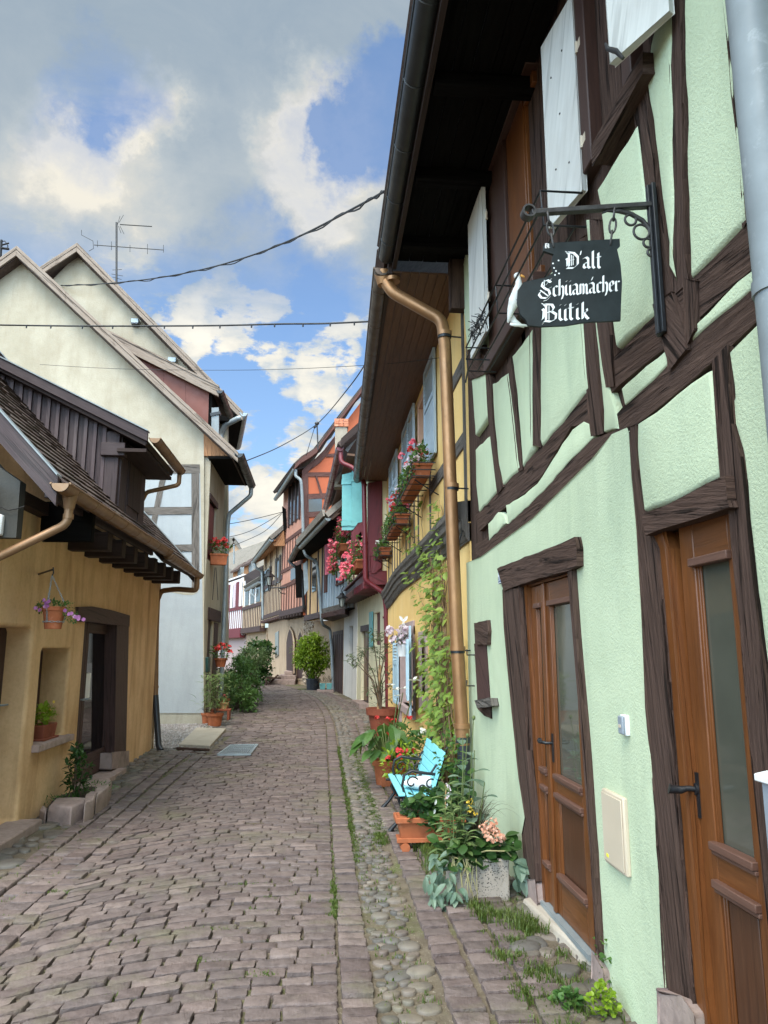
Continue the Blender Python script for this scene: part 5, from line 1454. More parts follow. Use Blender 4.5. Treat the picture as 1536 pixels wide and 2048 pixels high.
part('roof', MT['lightroof'], blh, lambda b: slab4(b, [ga2+V((-.08, 0, .12)), gb2+V((-.08, 0, .12)), gb2+up2+V((0, 0, .1)), ga2+up2+V((0, 0, .1))], .16))
part('fascia', MT['lightroof'], blh, lambda b: b.hexa([ga2+V((-.12, -.05, .02)), gb2+V((-.12, 0, .02)), gb2+V((-.08, 0, .02)), ga2+V((-.08, -.05, .02)), ga2+V((-.16, -.05, .20)), gb2+V((-.16, 0, .20)), gb2+V((-.08, 0, .20)), ga2+V((-.08, -.05, .20))]))
part('eaves_board', MT['blackwood'], blh, lambda b: slab4(b, [ga2+V((-.02, 0, -.02)), gb2+V((-.02, 0, -.02)), BBU.at(BBU.len+.2, 5.2, 0), BBU.at(-.4, 5.2, 0)], .06))
gutter(blh, ga2+V((.02, -.03, -.04)), gb2+V((.02, 0, -.04)), .08, 'zinc', joints=4)
pipe(blh, [at(607, 1100, 25.2), at(612, 1112, 25.2), at(632, 1122, 25.5), at(636, 1140, 25.5), at(643, 1240, 25.4), at(646, 1250, 25.6), at(660, 1258, 26.2), at(663, 1290, 26.2), at(667, 1388, 26.2)], .05, 'zinc')
# ochre cottage
och = thing('ochre_cottage', 'narrow shadowed ochre house with dark shutters between the blue house and the orange gable', 'house', (-.3, 27, gz(27)))
OU = seg((.0, 25.62), (-.66, 29), True); OL = seg((.30, 28.42), (-.34, 29.3), True)
b = MB(); b.prism(OU, R4(0, OU.len, 2.7, 5.3), -.2, 0); b.build('wall', MT['ochre'], och)
for u in (.1, .9, 2.4, 3.2): frect(och, 'timber', 'timber_smooth', OU, u, u+.16, 2.85, 5.2, 0, .03)
frect(och, 'window', 'glass', OU, 1.3, 2.1, 3.7, 4.9, 0, .03); frect(och, 'sill_beam', 'timber_smooth', OU, 0, OU.len, 2.7, 2.9, -.1, .08)
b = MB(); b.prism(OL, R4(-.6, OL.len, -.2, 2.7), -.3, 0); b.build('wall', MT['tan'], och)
S2_ = Fr((0, 26.6), (1, 0), (0, -1)); fpoly(och, 'shutter', 'blackwood', S2_, [(590, 1132), (603, 1128), (604, 1195), (592, 1196)], 0, .04, .004)
fpoly(och, 'shutter', 'zinc', Fr((0, 26.2), (1, 0), (0, -1)), [(606, 1128), (614, 1122), (617, 1178), (609, 1190)], 0, .03, .004)
g3a, g3b = at(598, 1089, 26.05), at(581, 1122, 29.6)
part('roof', MT['blackwood'], och, lambda b: slab4(b, [g3a+V((-.06, 0, .06)), g3b+V((-.06, 0, .06)), g3b+V((2, .4, 1.9)), g3a+V((2, .4, 1.9))], .14))
part('eaves_board', MT['blackwood'], och, lambda b: slab4(b, [g3a+V((0, 0, -.02)), g3b+V((0, 0, -.02)), OU.at(OU.len, 5.2, 0), OU.at(0, 5.2, 0)], .06))
gutter(och, g3a, g3b, .11, 'darkgutter', joints=3)
pipe(och, [g3b+V((0, -.3, -.08)), at(588, 1132, 29), at(603, 1140, 28.9), at(608, 1215, 28.8), at(620, 1222, 28.9)], .06, 'blackplastic')

# ================================================================== the tall salmon house with the orange timbered gable
rh = thing('orange_gable_house', 'tall salmon house with an orange half-timbered gable above the lower roofs', 'house', (-.8, 30, gz(30)))
OG = Fr((0, 29.05), (1, 0), (0, -1)); OF = seg((-.73, 29.06), (-1.92, 34), True)
OGl = seg((-.36, 29.4), (-1.56, 34), True)
slope = [(588, 938), (603, 924), (620, 914), (634, 904), (646, 885), (664, 862), (680, 841), (705, 808), (735, 768), (780, 708)]
fpoly(rh, 'gable_wall', 'orange', OG, [(606, 1230), (606, 945), (634, 922), (650, 897), (690, 846), (740, 780), (790, 720), (900, 720), (900, 1230)], -.3, 0)
for t_ in ([(604, 940), (616, 938), (618, 1080), (606, 1080)], [(604, 945), (690, 944), (690, 952), (604, 953)], [(630, 952), (634, 952), (646, 992), (641, 992)], [(616, 988), (660, 986), (660, 996), (616, 998)], [(606, 950), (612, 946), (640, 925), (655, 908), (668, 888), (690, 862), (690, 850), (664, 880), (648, 900), (632, 916), (606, 938)], [(655, 908), (690, 905), (690, 912), (652, 914)], [(616, 1024), (650, 1022), (650, 1032), (616, 1034)]):
    fpoly(rh, 'timber', 'orangetimber', OG, t_, -.05, .03+U(0, .01), .006)
fpoly(rh, 'window', 'glass', OG, [(617, 998), (644, 996), (644, 1022), (617, 1024)], -.05, .015)
b = MB()
lo = [(x-1, y+2) for x, y in slope]; hi_ = [(x+4, y-12) for x, y in slope]
b.prism(OG, OG.pl(lo+hi_[::-1], .35), -.0, .38); b.build('barge_board', MT['orangetimber'], rh, bevel=.008)
b = MB()
q = [OG.px(x, y-9, .35) for x, y in slope]
for (u0_, v0_), (u1_, v1_) in zip(q, q[1:]):
    slab4(b, [OG.at(u0_, v0_+.06, .36), OG.at(u1_, v1_+.06, .36), OG.at(u1_-.9, v1_+.06, -5.2), OG.at(u0_-1.2, v0_+.06, -5.2)], .12)
b.build('roof', MT['tile'], rh)
b = MB(); b.prism(OF, R4(0, OF.len, 3.15, 8.9), -.25, 0); b.build('wall', MT['pinkwall'], rh)
frect(rh, 'sill_beam', 'timber_smooth', OF, -.05, OF.len, 3.05, 3.3, -.2, .08, .01)
fw2 = hole_px(OF, 580, 601, 965, 1042)
frect(rh, 'window', 'glass', OF, fw2[0], fw2[1], fw2[2], fw2[3], 0, .04); 
for k in range(4):
    uu = fw2[0]+(fw2[1]-fw2[0])*k/3; frect(rh, 'window_frame', 'timber_smooth', OF, uu-.07, uu+.07, fw2[2]-.1, fw2[3]+.05, .0, .08)
for k in range(9):
    u = .15+k*.58
    frect(rh, 'timber', 'orangetimber', OF, u, u+.13, 5.15, 6.3, 0, .025); frect(rh, 'timber', 'orangetimber', OF, u, u+.13, 3.3, 4.3, 0, .025)
for v in (4.3, 5.0, 6.3): frect(rh, 'timber', 'orangetimber', OF, 0, OF.len, v, v+.16, 0, .034)
fw3 = hole_px(OF, 583, 600, 1085, 1150); frect(rh, 'window', 'glass', OF, fw3[0], fw3[1], 4.5, 5.0, 0, .03)
for k in range(8):
    u = .3+k*.6; b = MB(); b.bar(OGl.at(u, 3.0, -.1), OF.at(u, 3.0, .12), .14, .14); b.build('joist', MT['rafter'], rh, bevel=.01)
g4a, g4b = at(590, 938, 28.8), at(551, 998, 33.6)
gutter(rh, g4a, g4b, .09, 'zinc', joints=4)
part('eaves_board', MT['rafter'], rh, lambda b: slab4(b, [g4a+V((.05, 0, .02)), g4b+V((.05, 0, .02)), OF.at(OF.len, 8.9, 0), OF.at(0, 8.9, 0)], .06))
pipe(rh, [g4a+V((.04, 0, -.06)), at(591, 952, 28.8), at(602, 960, 28.7), at(604, 985, 28.7), at(607, 1085, 28.7)], .06, 'palezinc')
fpoly(rh, 'shutter', 'blackwood', Fr((0, 33), (1, 0), (0, -1)), [(564, 1012), (572, 1018), (574, 1058), (567, 1062)], 0, .04)
arch2 = [(594, 1356), (594, 1290), (597, 1272), (600, 1264), (603, 1272), (606, 1290), (606, 1356)]
b = MB(); b.prism(OGl, R4(0, OGl.len, -.2, 3.1), -.3, 0); b.build('wall', MT['tan'], rh)
o = fpoly(rh, 'arched_door', 'timber_smooth', OGl, arch2, 0, .03, .006)
fpoly(rh, 'door_surround', 'tan', OGl, [(591, 1360), (591, 1288), (596, 1262), (600, 1255), (604, 1262), (609, 1288), (609, 1360)], 0, .02, .005)
b = MB()
for _ in range(420):
    u, v = U(.05, 1.5), U(.3, 3.0); r = U(.04, .10)
    b.blob(OGl.at(u, v, .0), (r, r, r*.8), 6, 4, .3, 2, R()*99)
b.build('rubble_facing', islands('rubble_stone', [(.28, .21, .15), (.36, .28, .21), (.42, .34, .27)], .9, 14, .5, .006), rh, smooth=60)

# ================================================================== the tan timbered house with the lamp
th_ = thing('tan_house', 'tan timbered house with close upright studs and an arched door at the bend', 'house', (-2.4, 36, gz(36)))
TU = seg((-1.83, 33.7), (-3.3, 41), True); TL = seg((-1.57, 34.02), (-2.95, 41), True)
vb3_, vt3_ = 3.15, 6.6
b = MB(); b.prism(TU, R4(0, TU.len, vb3_, vt3_), -.25, 0); b.build('wall', MT['paletan'], th_)
for k in range(14):
    u = .15+k*.53; frect(th_, 'timber', 'timber_smooth', TU, u, u+.12, 3.4, 4.75 if k % 4 in (1, 2) else 6.5, 0, .025)
for v in (3.2, 4.75): frect(th_, 'timber', 'timber_smooth', TU, -.02, TU.len, v, v+.2, -.1, .05)
for x0, x1, y0, y1 in ((529, 540, 1140, 1182), (555, 560, 1116, 1165)):
    w_ = hole_px(TU, x0, x1, y0, y1); o = frect(th_, 'window', 'glass', TU, w_[0], w_[1], w_[2], w_[3], 0, .04); frect(o, 'shutter', 'greytimber', TU, w_[1], w_[1]+.5, w_[2]-.05, w_[3]+.05, .03, .07); frect(o, 'shutter', 'greytimber', TU, w_[0]-.4, w_[0], w_[2]-.05, w_[3]+.05, .03, .07)
for k in range(11):
    u = .3+k*.64; b = MB(); b.bar(TL.at(u, 3.06, -.1), TU.at(u, 3.06, .12), .13, .13); b.build('joist', MT['timber_smooth'], th_, bevel=.01)
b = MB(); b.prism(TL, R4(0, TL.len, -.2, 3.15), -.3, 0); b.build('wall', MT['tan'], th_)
fpoly(th_, 'door_surround', 'tan', TL, [(570, 1347), (570, 1280), (574, 1262), (579, 1252), (584, 1262), (588, 1282), (588, 1347)], 0, .03, .006)
fpoly(th_, 'arched_door', 'timber_smooth', TL, [(573, 1346), (573, 1284), (576, 1268), (579, 1259), (583, 1268), (585, 1284), (585, 1346)], .02, .045, .006)
fpoly(th_, 'window', 'glass', TL, [(550, 1266), (557, 1262), (557, 1312), (550, 1316)], 0, .03)
g5a, g5b = at(543, 1079, 33), at(507, 1124, 40.5)
up5 = V((3.0, 1.2, 3.2))
part('roof', MT['greytile'], th_, lambda b: slab4(b, [g5a+V((-.1, -.1, .12)), g5b+V((-.1, 0, .12)), g5b+up5, g5a+up5], .18))
part('eaves_board', MT['orangewood'], th_, lambda b: slab4(b, [g5a+V((.1, 0, .0)), g5b+V((.1, 0, .0)), TU.at(TU.len, vt3_, 0), TU.at(-.1, vt3_, 0)], .08))
part('gable_boards', MT['orangewood'], th_, lambda b: b.prism(Fr((0, 33.2), (1, 0), (0, -1)), Fr((0, 33.2), (1, 0), (0, -1)).pl([(546, 1084), (568, 1060), (570, 1092), (548, 1092)]), 0, .05))
gutter(th_, g5a, g5b, .10, 'zinc', joints=5)
pipe(th_, [at(508, 1126, 40), at(512, 1136, 40), at(524, 1142, 40.2), at(526, 1238, 40.3), at(538, 1244, 40.3)], .07, 'zinc')
part('back_wall', MT['paletan'], th_, lambda b: b.box(-1.8, 4, 33.9, 34.1, 3.2, 8))

# lamp on a bracket
lp = thing('wall_lamp', 'black lantern on a scrolled iron bracket at the corner of the tan house', 'street lamp', at(540, 1180, 32))
LY = 32.2
b = MB(); b.tube([at(572, 1175, LY), at(537, 1176, LY)], .03, 6); b.tube([at(x, y, LY) for x, y in ((571, 1188), (562, 1186), (556, 1179), (560, 1176), (565, 1180))], .022, 6); b.tube([at(537, 1182, LY), at(537, 1166, LY)], .035, 6)
b.build('bracket', MT['black'], lp, smooth=60)
c_ = at(539, 1160, LY)
def lantern(parent, c, s):
    b = MB()
    for i in range(4):
        a_ = math.pi/4+i*math.pi/2; dx, dy = math.cos(a_), math.sin(a_)
        b.bar(c+V((dx*.13*s, dy*.13*s, -.26*s)), c+V((dx*.22*s, dy*.22*s, .16*s)), .03*s, .03*s)
    for z, r in ((-.26, .13), (.16, .22)):
        pts = [c+V((math.cos(math.pi/4+i*math.pi/2)*r*s, math.sin(math.pi/4+i*math.pi/2)*r*s, z*s)) for i in range(4)]
        b.tube(pts, .02*s, 4, closed=True)
    b.build('cage', MT['black'], parent)
    b = MB(); b.lathe(c+V((0, 0, .16*s)), [(.30*s, 0), (.30*s, .02*s), (.12*s, .17*s), (.10*s, .24*s), (.04*s, .26*s), (.02*s, .34*s)], 4); b.build('cap', MT['black'], parent)
    b = MB(); b.lathe(c+V((0, 0, -.25*s)), [(.11*s, 0), (.19*s, .40*s)], 4); b.build('pane', paint('lamp_glass', (.30, .32, .30), .15, .05, 0), parent)
lantern(lp, c_, .85)
lp2 = thing('wall_lamp', 'small lantern hanging under the jetty of the burgundy house', 'street lamp', at(684, 1200, 20))
lantern(lp2, at(684, 1203, 20), .55)
b = MB(); b.tube([at(684, 1194, 20), at(683, 1180, 20), at(688, 1172, 20)], .012, 5); b.build('bracket', MT['black'], lp2)

# ================================================================== houses at the far end
fh = thing('dark_timbered_cottage', 'low house with dark windows and pale studs between the tan and the white timbered houses', 'house', (-4.2, 44, gz(44)))
FU = seg((-3.32, 41.02), (-5.0, 47), True)
b = MB(); b.prism(FU, R4(0, FU.len, 2.8, 6.2), -.2, 0); b.build('wall', MT['paletan'], fh)
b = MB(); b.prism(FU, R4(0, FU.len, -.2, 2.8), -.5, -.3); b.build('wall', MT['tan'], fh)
for k in range(12): frect(fh, 'timber', 'timber_smooth', FU, .1+k*.52, .25+k*.52, 2.9, 4.0, 0, .03)
frect(fh, 'timber', 'timber_smooth', FU, 0, FU.len, 2.6, 2.9, -.2, .1); frect(fh, 'timber', 'timber_smooth', FU, 0, FU.len, 4.0, 4.2, -.05, .06)
for u in (.5, 2.3, 4.1): frect(fh, 'window', 'glass', FU, u, u+1.2, 4.25, 5.6, 0, .03); frect(fh, 'timber', 'palewhite', FU, u+1.3, u+1.5, 4.2, 5.8, 0, .05)
g6a, g6b = at(521, 1163, 40.5), at(505, 1180, 46)
part('roof', MT['greytile'], fh, lambda b: slab4(b, [g6a+V((-.1, 0, .25)), g6b+V((-.6, 0, .2)), g6b+V((3.5, 2.5, 3.8)), g6a+V((3.2, 1.5, 3.8))], .2))
part('eaves_board', MT['rafter'], fh, lambda b: slab4(b, [g6a+V((0, 0, 0)), g6b+V((-.4, 0, 0)), FU.at(FU.len, 6.2, 0), FU.at(0, 6.2, 0)], .06))
gutter(fh, g6a, g6b+V((-.4, 0, 0)), .12, 'zinc', joints=3)
pipe(fh, [at(503, 1178, 43), at(503, 1188, 43), at(515, 1198, 43), at(522, 1206, 43), at(523, 1240, 43)], .07, 'zinc')
wp = thing('white_timbered_house', 'white and dark red timbered house with lilac shutters at the far end', 'house', (-6, 49, gz(49)))
WU = seg((-5.02, 47.02), (-7.6, 54), True)
b = MB(); b.prism(WU, R4(0, WU.len, 2.5, 6.3), -.2, 0); b.build('wall', MT['palewhite'], wp)
b = MB(); b.prism(WU, R4(0, WU.len, -.2, 2.6), -.6, -.3); b.build('wall', MT['mauve'], wp)
frect(wp, 'sill_beam', 'burgwood', WU, 0, WU.len, 2.35, 2.95, -.2, .12, .02)
for k in range(14): frect(wp, 'timber', 'burgwood', WU, .1+k*.52, .24+k*.52, 2.95, 4.1, 0, .03)
frect(wp, 'timber', 'burgwood', WU, 0, WU.len, 4.1, 4.3, 0, .05)
for u in (.6, 3.0, 5.4):
    o = frect(wp, 'window', 'burgwood', WU, u, u+1.0, 4.3, 5.9, 0, .05); frect(o, 'shutter', paint('lilac_paint', (.52, .42, .48), .6, .06, .05), WU, u+1.02, u+1.5, 4.3, 5.9, .05, .09); frect(o, 'shutter', 'palewhite', WU, u-.5, u-.02, 4.3, 5.9, .05, .09)
e0, e1 = at(512, 1166, 46), at(440, 1199, 55)
r0, r1 = at(568, 1068, 50), at(440, 1162, 62)
part('roof', MT['greytile'], wp, lambda b: slab4(b, [e0, e1, at(425, 1118, 60), r0], .2))
gutter(wp, e0+V((-.1, -.1, 0)), e1+V((-.1, -.1, 0)), .12, 'palezinc', joints=4)
part('eaves_board', MT['rafter'], wp, lambda b: slab4(b, [e0-V((0, 0, .15)), e1-V((0, 0, .15)), WU.at(WU.len, 6.2, 0), WU.at(0, 6.2, 0)], .05))
for x0, x1, y0, y1, Y in ((466, 475, 1143, 1166, 50.2), (488, 497, 1131, 1156, 48.8)):
    f_ = Fr((0, Y), (1, 0), (0, -1))
    o = fpoly(wp, 'dormer', 'palezinc', f_, [(x1, y0-3), (x1+13, y0-14), (x1+13, y0+6), (x1+1, y1+2)], -1.2, -.02)
    fpoly(o, 'window', 'orangewood', f_, [(x0, y0), (x1, y0-3), (x1, y1-2), (x0, y1)], -.5, .02)
    b = MB(); slab4(b, [at(x0-6, y0+1, Y-.4), at(x1+1, y0-6, Y-.4), at(x1+16, y0-20, Y+1.5), at(x0+10, y0-12, Y+1.5)], .12); b.build('roof', MT['tile'], o)
part('roof_vent', MT['palezinc'], wp, lambda b: b.tube([at(468, 1128, 52), at(468, 1088, 52)], .06, 6))
ph_ = thing('peach_gable_house', 'peach gabled house glimpsed beyond the far roofs', 'house', (-9, 66, gz(66)))
PG = Fr((0, 66), (1, 0), (0, -1))
fpoly(ph_, 'wall', 'peachwall', PG, [(440, 1300), (440, 1120), (467, 1080), (486, 1105), (486, 1300)], -4, 0)
for t_ in ([(440, 1112), (468, 1074), (470, 1080), (442, 1120)], [(466, 1074), (487, 1104), (485, 1108), (464, 1080)]): fpoly(ph_, 'roof', 'greytile', PG, t_, -4, .4)
fpoly(ph_, 'roof', 'greytile', PG, [(415, 1110), (440, 1082), (468, 1074), (442, 1114)], -4, -.5)
# ================================================================== the ochre house on the left
LH = Fr((-2.75, 0), (0, 1), (1, 0))
oh = thing('ochre_house', 'low ochre plastered house on the left with a plum boarded dormer and brown gutters', 'house', (-2.75, 9, 0))
LY0, LY1 = 5.6, 12.8
def lpx(x, y, d=0): return LH.px(x, y, d)
def lrect(x0, x1, y0, y1, d=0):
    """opening from its far lower corner (x1,y1), its far top (x1,y0) and near edge x0"""
    u0 = lpx(x0, (y0+y1)/2, d)[0]; u1 = lpx(x1, (y0+y1)/2, d)[0]
    return u0, u1, lpx(x1, y1, d)[1], lpx(x1, y0, d)[1]
D0 = (5.75, lpx(50, 1450)[0], .06, lpx(50, 1255)[1])
NI = lrect(77, 135, 1297, 1470)
DB = (lpx(160, 1400)[0], lpx(236, 1400)[0], .02, lpx(231, 1238)[1])
mb = MB()
soft = lambda u0, u1, v0, v1, a=.05: [(u0, v0), (u1, v0), (u1, v1-a), (u1-a*.35, v1-a*.3), (u1-a, v1), (u0+a, v1), (u0, v1-a)]
mb.prism(LH, R4(LY0, LY1, -.15, 2.95), -.35, 0, [soft(*D0), soft(*NI), R4(*DB)])
mb.build('wall', MT['ochre'], oh, bevel=.045, bseg=4)
part('back_wall', MT['interior'], oh, lambda b: (b.box(-6.2, -6, LY0, LY1, -.1, 6.2), b.box(-6, -3.05, LY1-.15, LY1-.02, -.1, 3.2), b.box(-6.1, -3.1, LY0+.02, LY0+.1, -.1, 3.0)))
part('end_wall', MT['ochre'], oh, lambda b: b.hexa([V((-3.0, LY1-.25, 2.9)), V((-6.1, LY1-.25, 2.9)), V((-6.1, LY1-.02, 2.9)), V((-3.0, LY1-.02, 2.9)), V((-3.0, LY1-.25, 3.4)), V((-6.1, LY1-.25, 6.6)), V((-6.1, LY1-.02, 6.6)), V((-3.0, LY1-.02, 3.4))]))
# left door, deep in its rounded reveal
o = frect(oh, 'door', 'timber_smooth', LH, D0[0], D0[1], D0[2], D0[3], -.32, -.27)
frect(o, 'stile', 'timber_smooth', LH, D0[1]-.16, D0[1], D0[2], D0[3], -.27, -.235); frect(o, 'pane', 'blackglass', LH, D0[0], D0[1]-.16, D0[2]+.4, D0[3]-.15, -.27, -.262)
b = MB(); b.fbox(LH, D0[1]-.12, D0[1]-.09, .95, 1.17, -.236, -.226); b.tube([LH.at(D0[1]-.105, 1.1, -.23), LH.at(D0[1]-.105, 1.1, -.17), LH.at(D0[1]-.02, 1.1, -.165)], .009, 8); b.build('handle', MT['zinc'], o, smooth=50)
frect(oh, 'door_step', 'sill', LH, D0[0]-.2, D0[1]+.08, -.02, .07, -.1, .20, .015)
# niche window with sandstone sill
frect(oh, 'window', 'timber_smooth', LH, NI[0]-.05, NI[1]+.02, NI[2], NI[3]+.02, -.34, -.29); frect(oh, 'pane', 'blackglass', LH, NI[0], NI[1]-.1, NI[2]+.08, NI[3]-.08, -.29, -.284)
frect(oh, 'window_sill', 'sill', LH, NI[0]-.06, NI[1]+.12, NI[2]-.055, NI[2]+.012, -.30, .07, .008)
# glazed double door, dark post and curved lintel
dm = lpx(182, 1400)[0]-.02
for (u0, u1) in ((DB[0]+.04, dm), (dm+.01, DB[1]-.04)):
    b = MB(); st = .10
    rect(b, LH, u0, u0+st, DB[2]+.05, DB[3]-.02, -.16, -.10); rect(b, LH, u1-st, u1, DB[2]+.05, DB[3]-.02, -.16, -.10); rect(b, LH, u0+st, u1-st, DB[2]+.05, DB[2]+.32, -.16, -.101); rect(b, LH, u0+st, u1-st, DB[3]-.2, DB[3]-.02, -.16, -.101)
    lf = b.build('door_leaf', MT['timber_smooth'], oh, bevel=.006)
    frect(lf, 'pane', 'blackglass', LH, u0+st-.01, u1-st+.01, DB[2]+.31, DB[3]-.19, -.14, -.13)
    b = MB(); uh = u1-.05 if u0 < dm-.1 else u0+.05; sg = 1 if u0 > dm-.1 else -1
    b.tube([LH.at(uh, 1.02, -.10), LH.at(uh, 1.02, -.055), LH.at(uh+.09*sg, 1.02, -.05)], .008, 8); b.build('handle', MT['zinc'], lf, smooth=50)
frect(oh, 'notice', 'whitepaint', LH, dm+.2, dm+.38, 1.02, 1.32, -.129, -.126)
frect(oh, 'door_frame', 'timber_smooth', LH, DB[1]-.04, DB[1]+.0, DB[2], DB[3], -.2, -.07)
po = [(233, 1232), (258, 1236), (252, 1505), (229, 1507)]
fpoly(oh, 'door_post', 'timber_smooth', LH, po, -.2, .02, .008)
fpoly(oh, 'post_base', 'stone', LH, [(224, 1506), (258, 1503), (258, 1534), (222, 1538)], -.2, .045, .012)
fpoly(oh, 'lintel', 'timber_smooth', LH, [(157, 1214), (185, 1213), (222, 1220), (260, 1231), (259, 1253), (222, 1249), (185, 1244), (158, 1243)], -.2, .035, .008)
frect(oh, 'door_step', 'sill', LH, DB[0]-.25, DB[1]+.05, -.03, .05, -.2, .16, .012)
# joists, wall plate, roof
for k in range(8):
    y = 8.15+k*.57
    frect(oh, 'joist', 'rafter', LH, y, y+.17, 2.66+.0, 2.86, -.1, .42, .01)
frect(oh, 'wall_plate', 'rafter', LH, 6.35, LY1, 2.86, 2.98, -.1, .12); frect(oh, 'fascia', 'plum', LH, 6.3, 10.2, 2.86, 2.98, .40, .44)
RX, RZ = -2.2, 2.98
sl = 1.07
rp = lambda x, y, o_=0: V((x, y, RZ+(RX-x)*sl+o_))
part('roof', MT['rafter'], oh, lambda b: slab4(b, [rp(RX+.02, 6.12, 0), rp(RX+.02, 10.35, 0), rp(-6.1, 10.35, 0), rp(-6.1, 6.12, 0)], .10))
part('roof', MT['rafter'], oh, lambda b: slab4(b, [rp(RX+.05, 10.36, -.06), rp(RX+.05, LY1+.12, -.06), rp(-6.1, LY1+.12, -.06), rp(-6.1, 10.36, -.06)], .10))
def tiles(parent, P, a, upv, L_, H_, tw, rh, mat, th=.014, name='roof_tiles'):
    """plain tiles laid in lapped rows from the eave point P along a and up the slope"""
    a = V(a).normalized(); upv = V(upv).normalized(); n = a.cross(upv).normalized()
    if n.z < 0: n = -n
    b = MB()
    rows = int(H_/rh)
    for r_ in range(rows):
        x = -(r_ % 2)*tw/2
        while x < L_-.01:
            x0, x1 = max(0, x), min(L_, x+tw-.004)
            if x1-x0 > .02:
                l = U(-.006, .006); t0 = .028+U(-.004, .004)
                o = P+a*0+upv*(r_*rh+l)
                A = o+a*x0+n*t0; B = o+a*x1+n*t0; C_ = o+a*x1+upv*(rh*1.25)+n*.006; D_ = o+a*x0+upv*(rh*1.25)+n*.006
                m_ = (A+B)/2-upv*.012
                b.hexa([A-n*th, B-n*th, C_-n*th*.4, D_-n*th*.4, A, B, C_, D_])
            x += tw
    return b.build(name, MT[mat], parent)
e = rp(RX+.03, 6.16, .0); tiles(oh, e, (0, 1, 0), (-1, 0, sl), 4.2, 5.4, .165, .135, 'tile')
e = rp(RX+.06, 10.4, -.06); tiles(oh, e, (0, 1, 0), (-1, 0, sl), 2.5, 5.4, .165, .135, 'tile')
for y, o_, x0 in ((6.10, .0, RX+.03), (LY1+.14, -.06, RX+.06)):
    part('barge_board', MT['plum'], oh, lambda b: b.hexa([rp(x0, y-.03, -.20+o_), rp(x0, y+.02, -.20+o_), rp(-6.1, y+.02, -.20+o_), rp(-6.1, y-.03, -.20+o_), rp(x0, y-.03, .04+o_), rp(x0, y+.02, .04+o_), rp(-6.1, y+.02, .04+o_), rp(-6.1, y-.03, .04+o_)]))
    part('verge_flashing', MT['palezinc'], oh, lambda b: b.hexa([rp(x0, y-.05, .045+o_), rp(x0, y+.06, .045+o_), rp(-6.1, y+.06, .045+o_), rp(-6.1, y-.05, .045+o_), rp(x0, y-.05, .062+o_), rp(x0, y+.06, .062+o_), rp(-6.1, y+.06, .062+o_), rp(-6.1, y-.05, .062+o_)]))
# grey gable infill under the near verge, with a small white box
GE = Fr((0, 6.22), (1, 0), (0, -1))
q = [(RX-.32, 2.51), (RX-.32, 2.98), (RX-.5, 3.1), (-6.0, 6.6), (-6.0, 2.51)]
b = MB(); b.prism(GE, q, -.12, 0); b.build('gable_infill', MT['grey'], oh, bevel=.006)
part('corner_post_or_shade_block', MT['blackwood'], oh, lambda b: b.box(RX-.5, RX-.02, 7.2, 7.3, 2.62, 3.0), bevel=.008)  # no post: black block stands in for the dark shade under the eaves
jb = thing('junction_box', 'small white cable box on the grey gable infill of the ochre house', 'cable box', GE.at(GE.px(2, 1050)[0], GE.px(2, 1050)[1], 0))
ju, jv = GE.px(0, 1052); part('housing', MT['whitepaint'], jb, lambda b: b.fbox(GE, ju-.08, ju+.038, jv-.085, jv+.09, 0, .07), bevel=.018); part('cable', MT['rope'], jb, lambda b: b.tube([GE.at(*GE.px(x, y), .03) for x, y in ((2, 1018), (6, 1016), (20, 1022), (36, 1019), (52, 1014))], .005, 6), smooth=60)
# dormer
DY0, DY1 = 8.8, 10.0
CK = Fr((0, DY0), (1, 0), (0, -1))
xf = -2.45
xb = CK.px(-60, 800)[0]
zb = lambda x: RZ+(RX-x)*sl
tp = lambda x: 4.17+(xf-x)*.50
b = MB(); b.prism(CK, [(xf, zb(xf)), (xf, tp(xf)), (-5.2, tp(-5.2)), (-5.2, zb(-5.2))], -.2, -.02); b.build('dormer_core', MT['rafter'], oh)
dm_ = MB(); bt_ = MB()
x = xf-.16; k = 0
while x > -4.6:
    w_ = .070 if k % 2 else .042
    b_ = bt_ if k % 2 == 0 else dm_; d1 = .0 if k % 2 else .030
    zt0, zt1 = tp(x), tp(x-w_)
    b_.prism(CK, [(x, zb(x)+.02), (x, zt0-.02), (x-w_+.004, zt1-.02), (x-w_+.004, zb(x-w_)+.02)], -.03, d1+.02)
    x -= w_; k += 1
dormer_side = dm_.build('dormer_cheek', MT['plum'], oh, bevel=.004)
bt_.build('dormer_battens', wood('plum_battens_lit_tone', (.050, .032, .037), (.088, .060, .064), (.12, .095, .095), .62, .45, .004, .8, .35, .5), dormer_side, bevel=.004)  # battens a lighter plum: the light they catch is put into the colour
frect(oh, 'dormer_post', 'plum', CK, xf-.16, xf+.0, zb(xf), tp(xf), -.03, .045, .008)
part('dormer_front', MT['plum'], oh, lambda b: [b.box(xf-.04, xf+.02+.008*(k % 2), DY0+.02+k*.3, DY0+.02+k*.3+.29, zb(xf)-.02, 4.2) for k in range(4)], bevel=.005)
part('dormer_window', MT['rafter'], oh, lambda b: b.box(xf+.03, xf+.04, DY0+.35, DY1-.25, 3.35, 4.0))
dr0 = V((xf+.38, DY0-.12, tp(xf)-.02)); 
part('dormer_roof', MT['rafter'], oh, lambda b: slab4(b, [V((xf+.36, DY0-.16, 4.17-.14)), V((xf+.36, DY1+.2, 4.17-.14)), V((-5.6, DY1+.2, 4.17+.50*(xf+5.6)+.06)), V((-5.6, DY0-.16, 4.17+.50*(xf+5.6)+.06))], .07), bevel=.005)
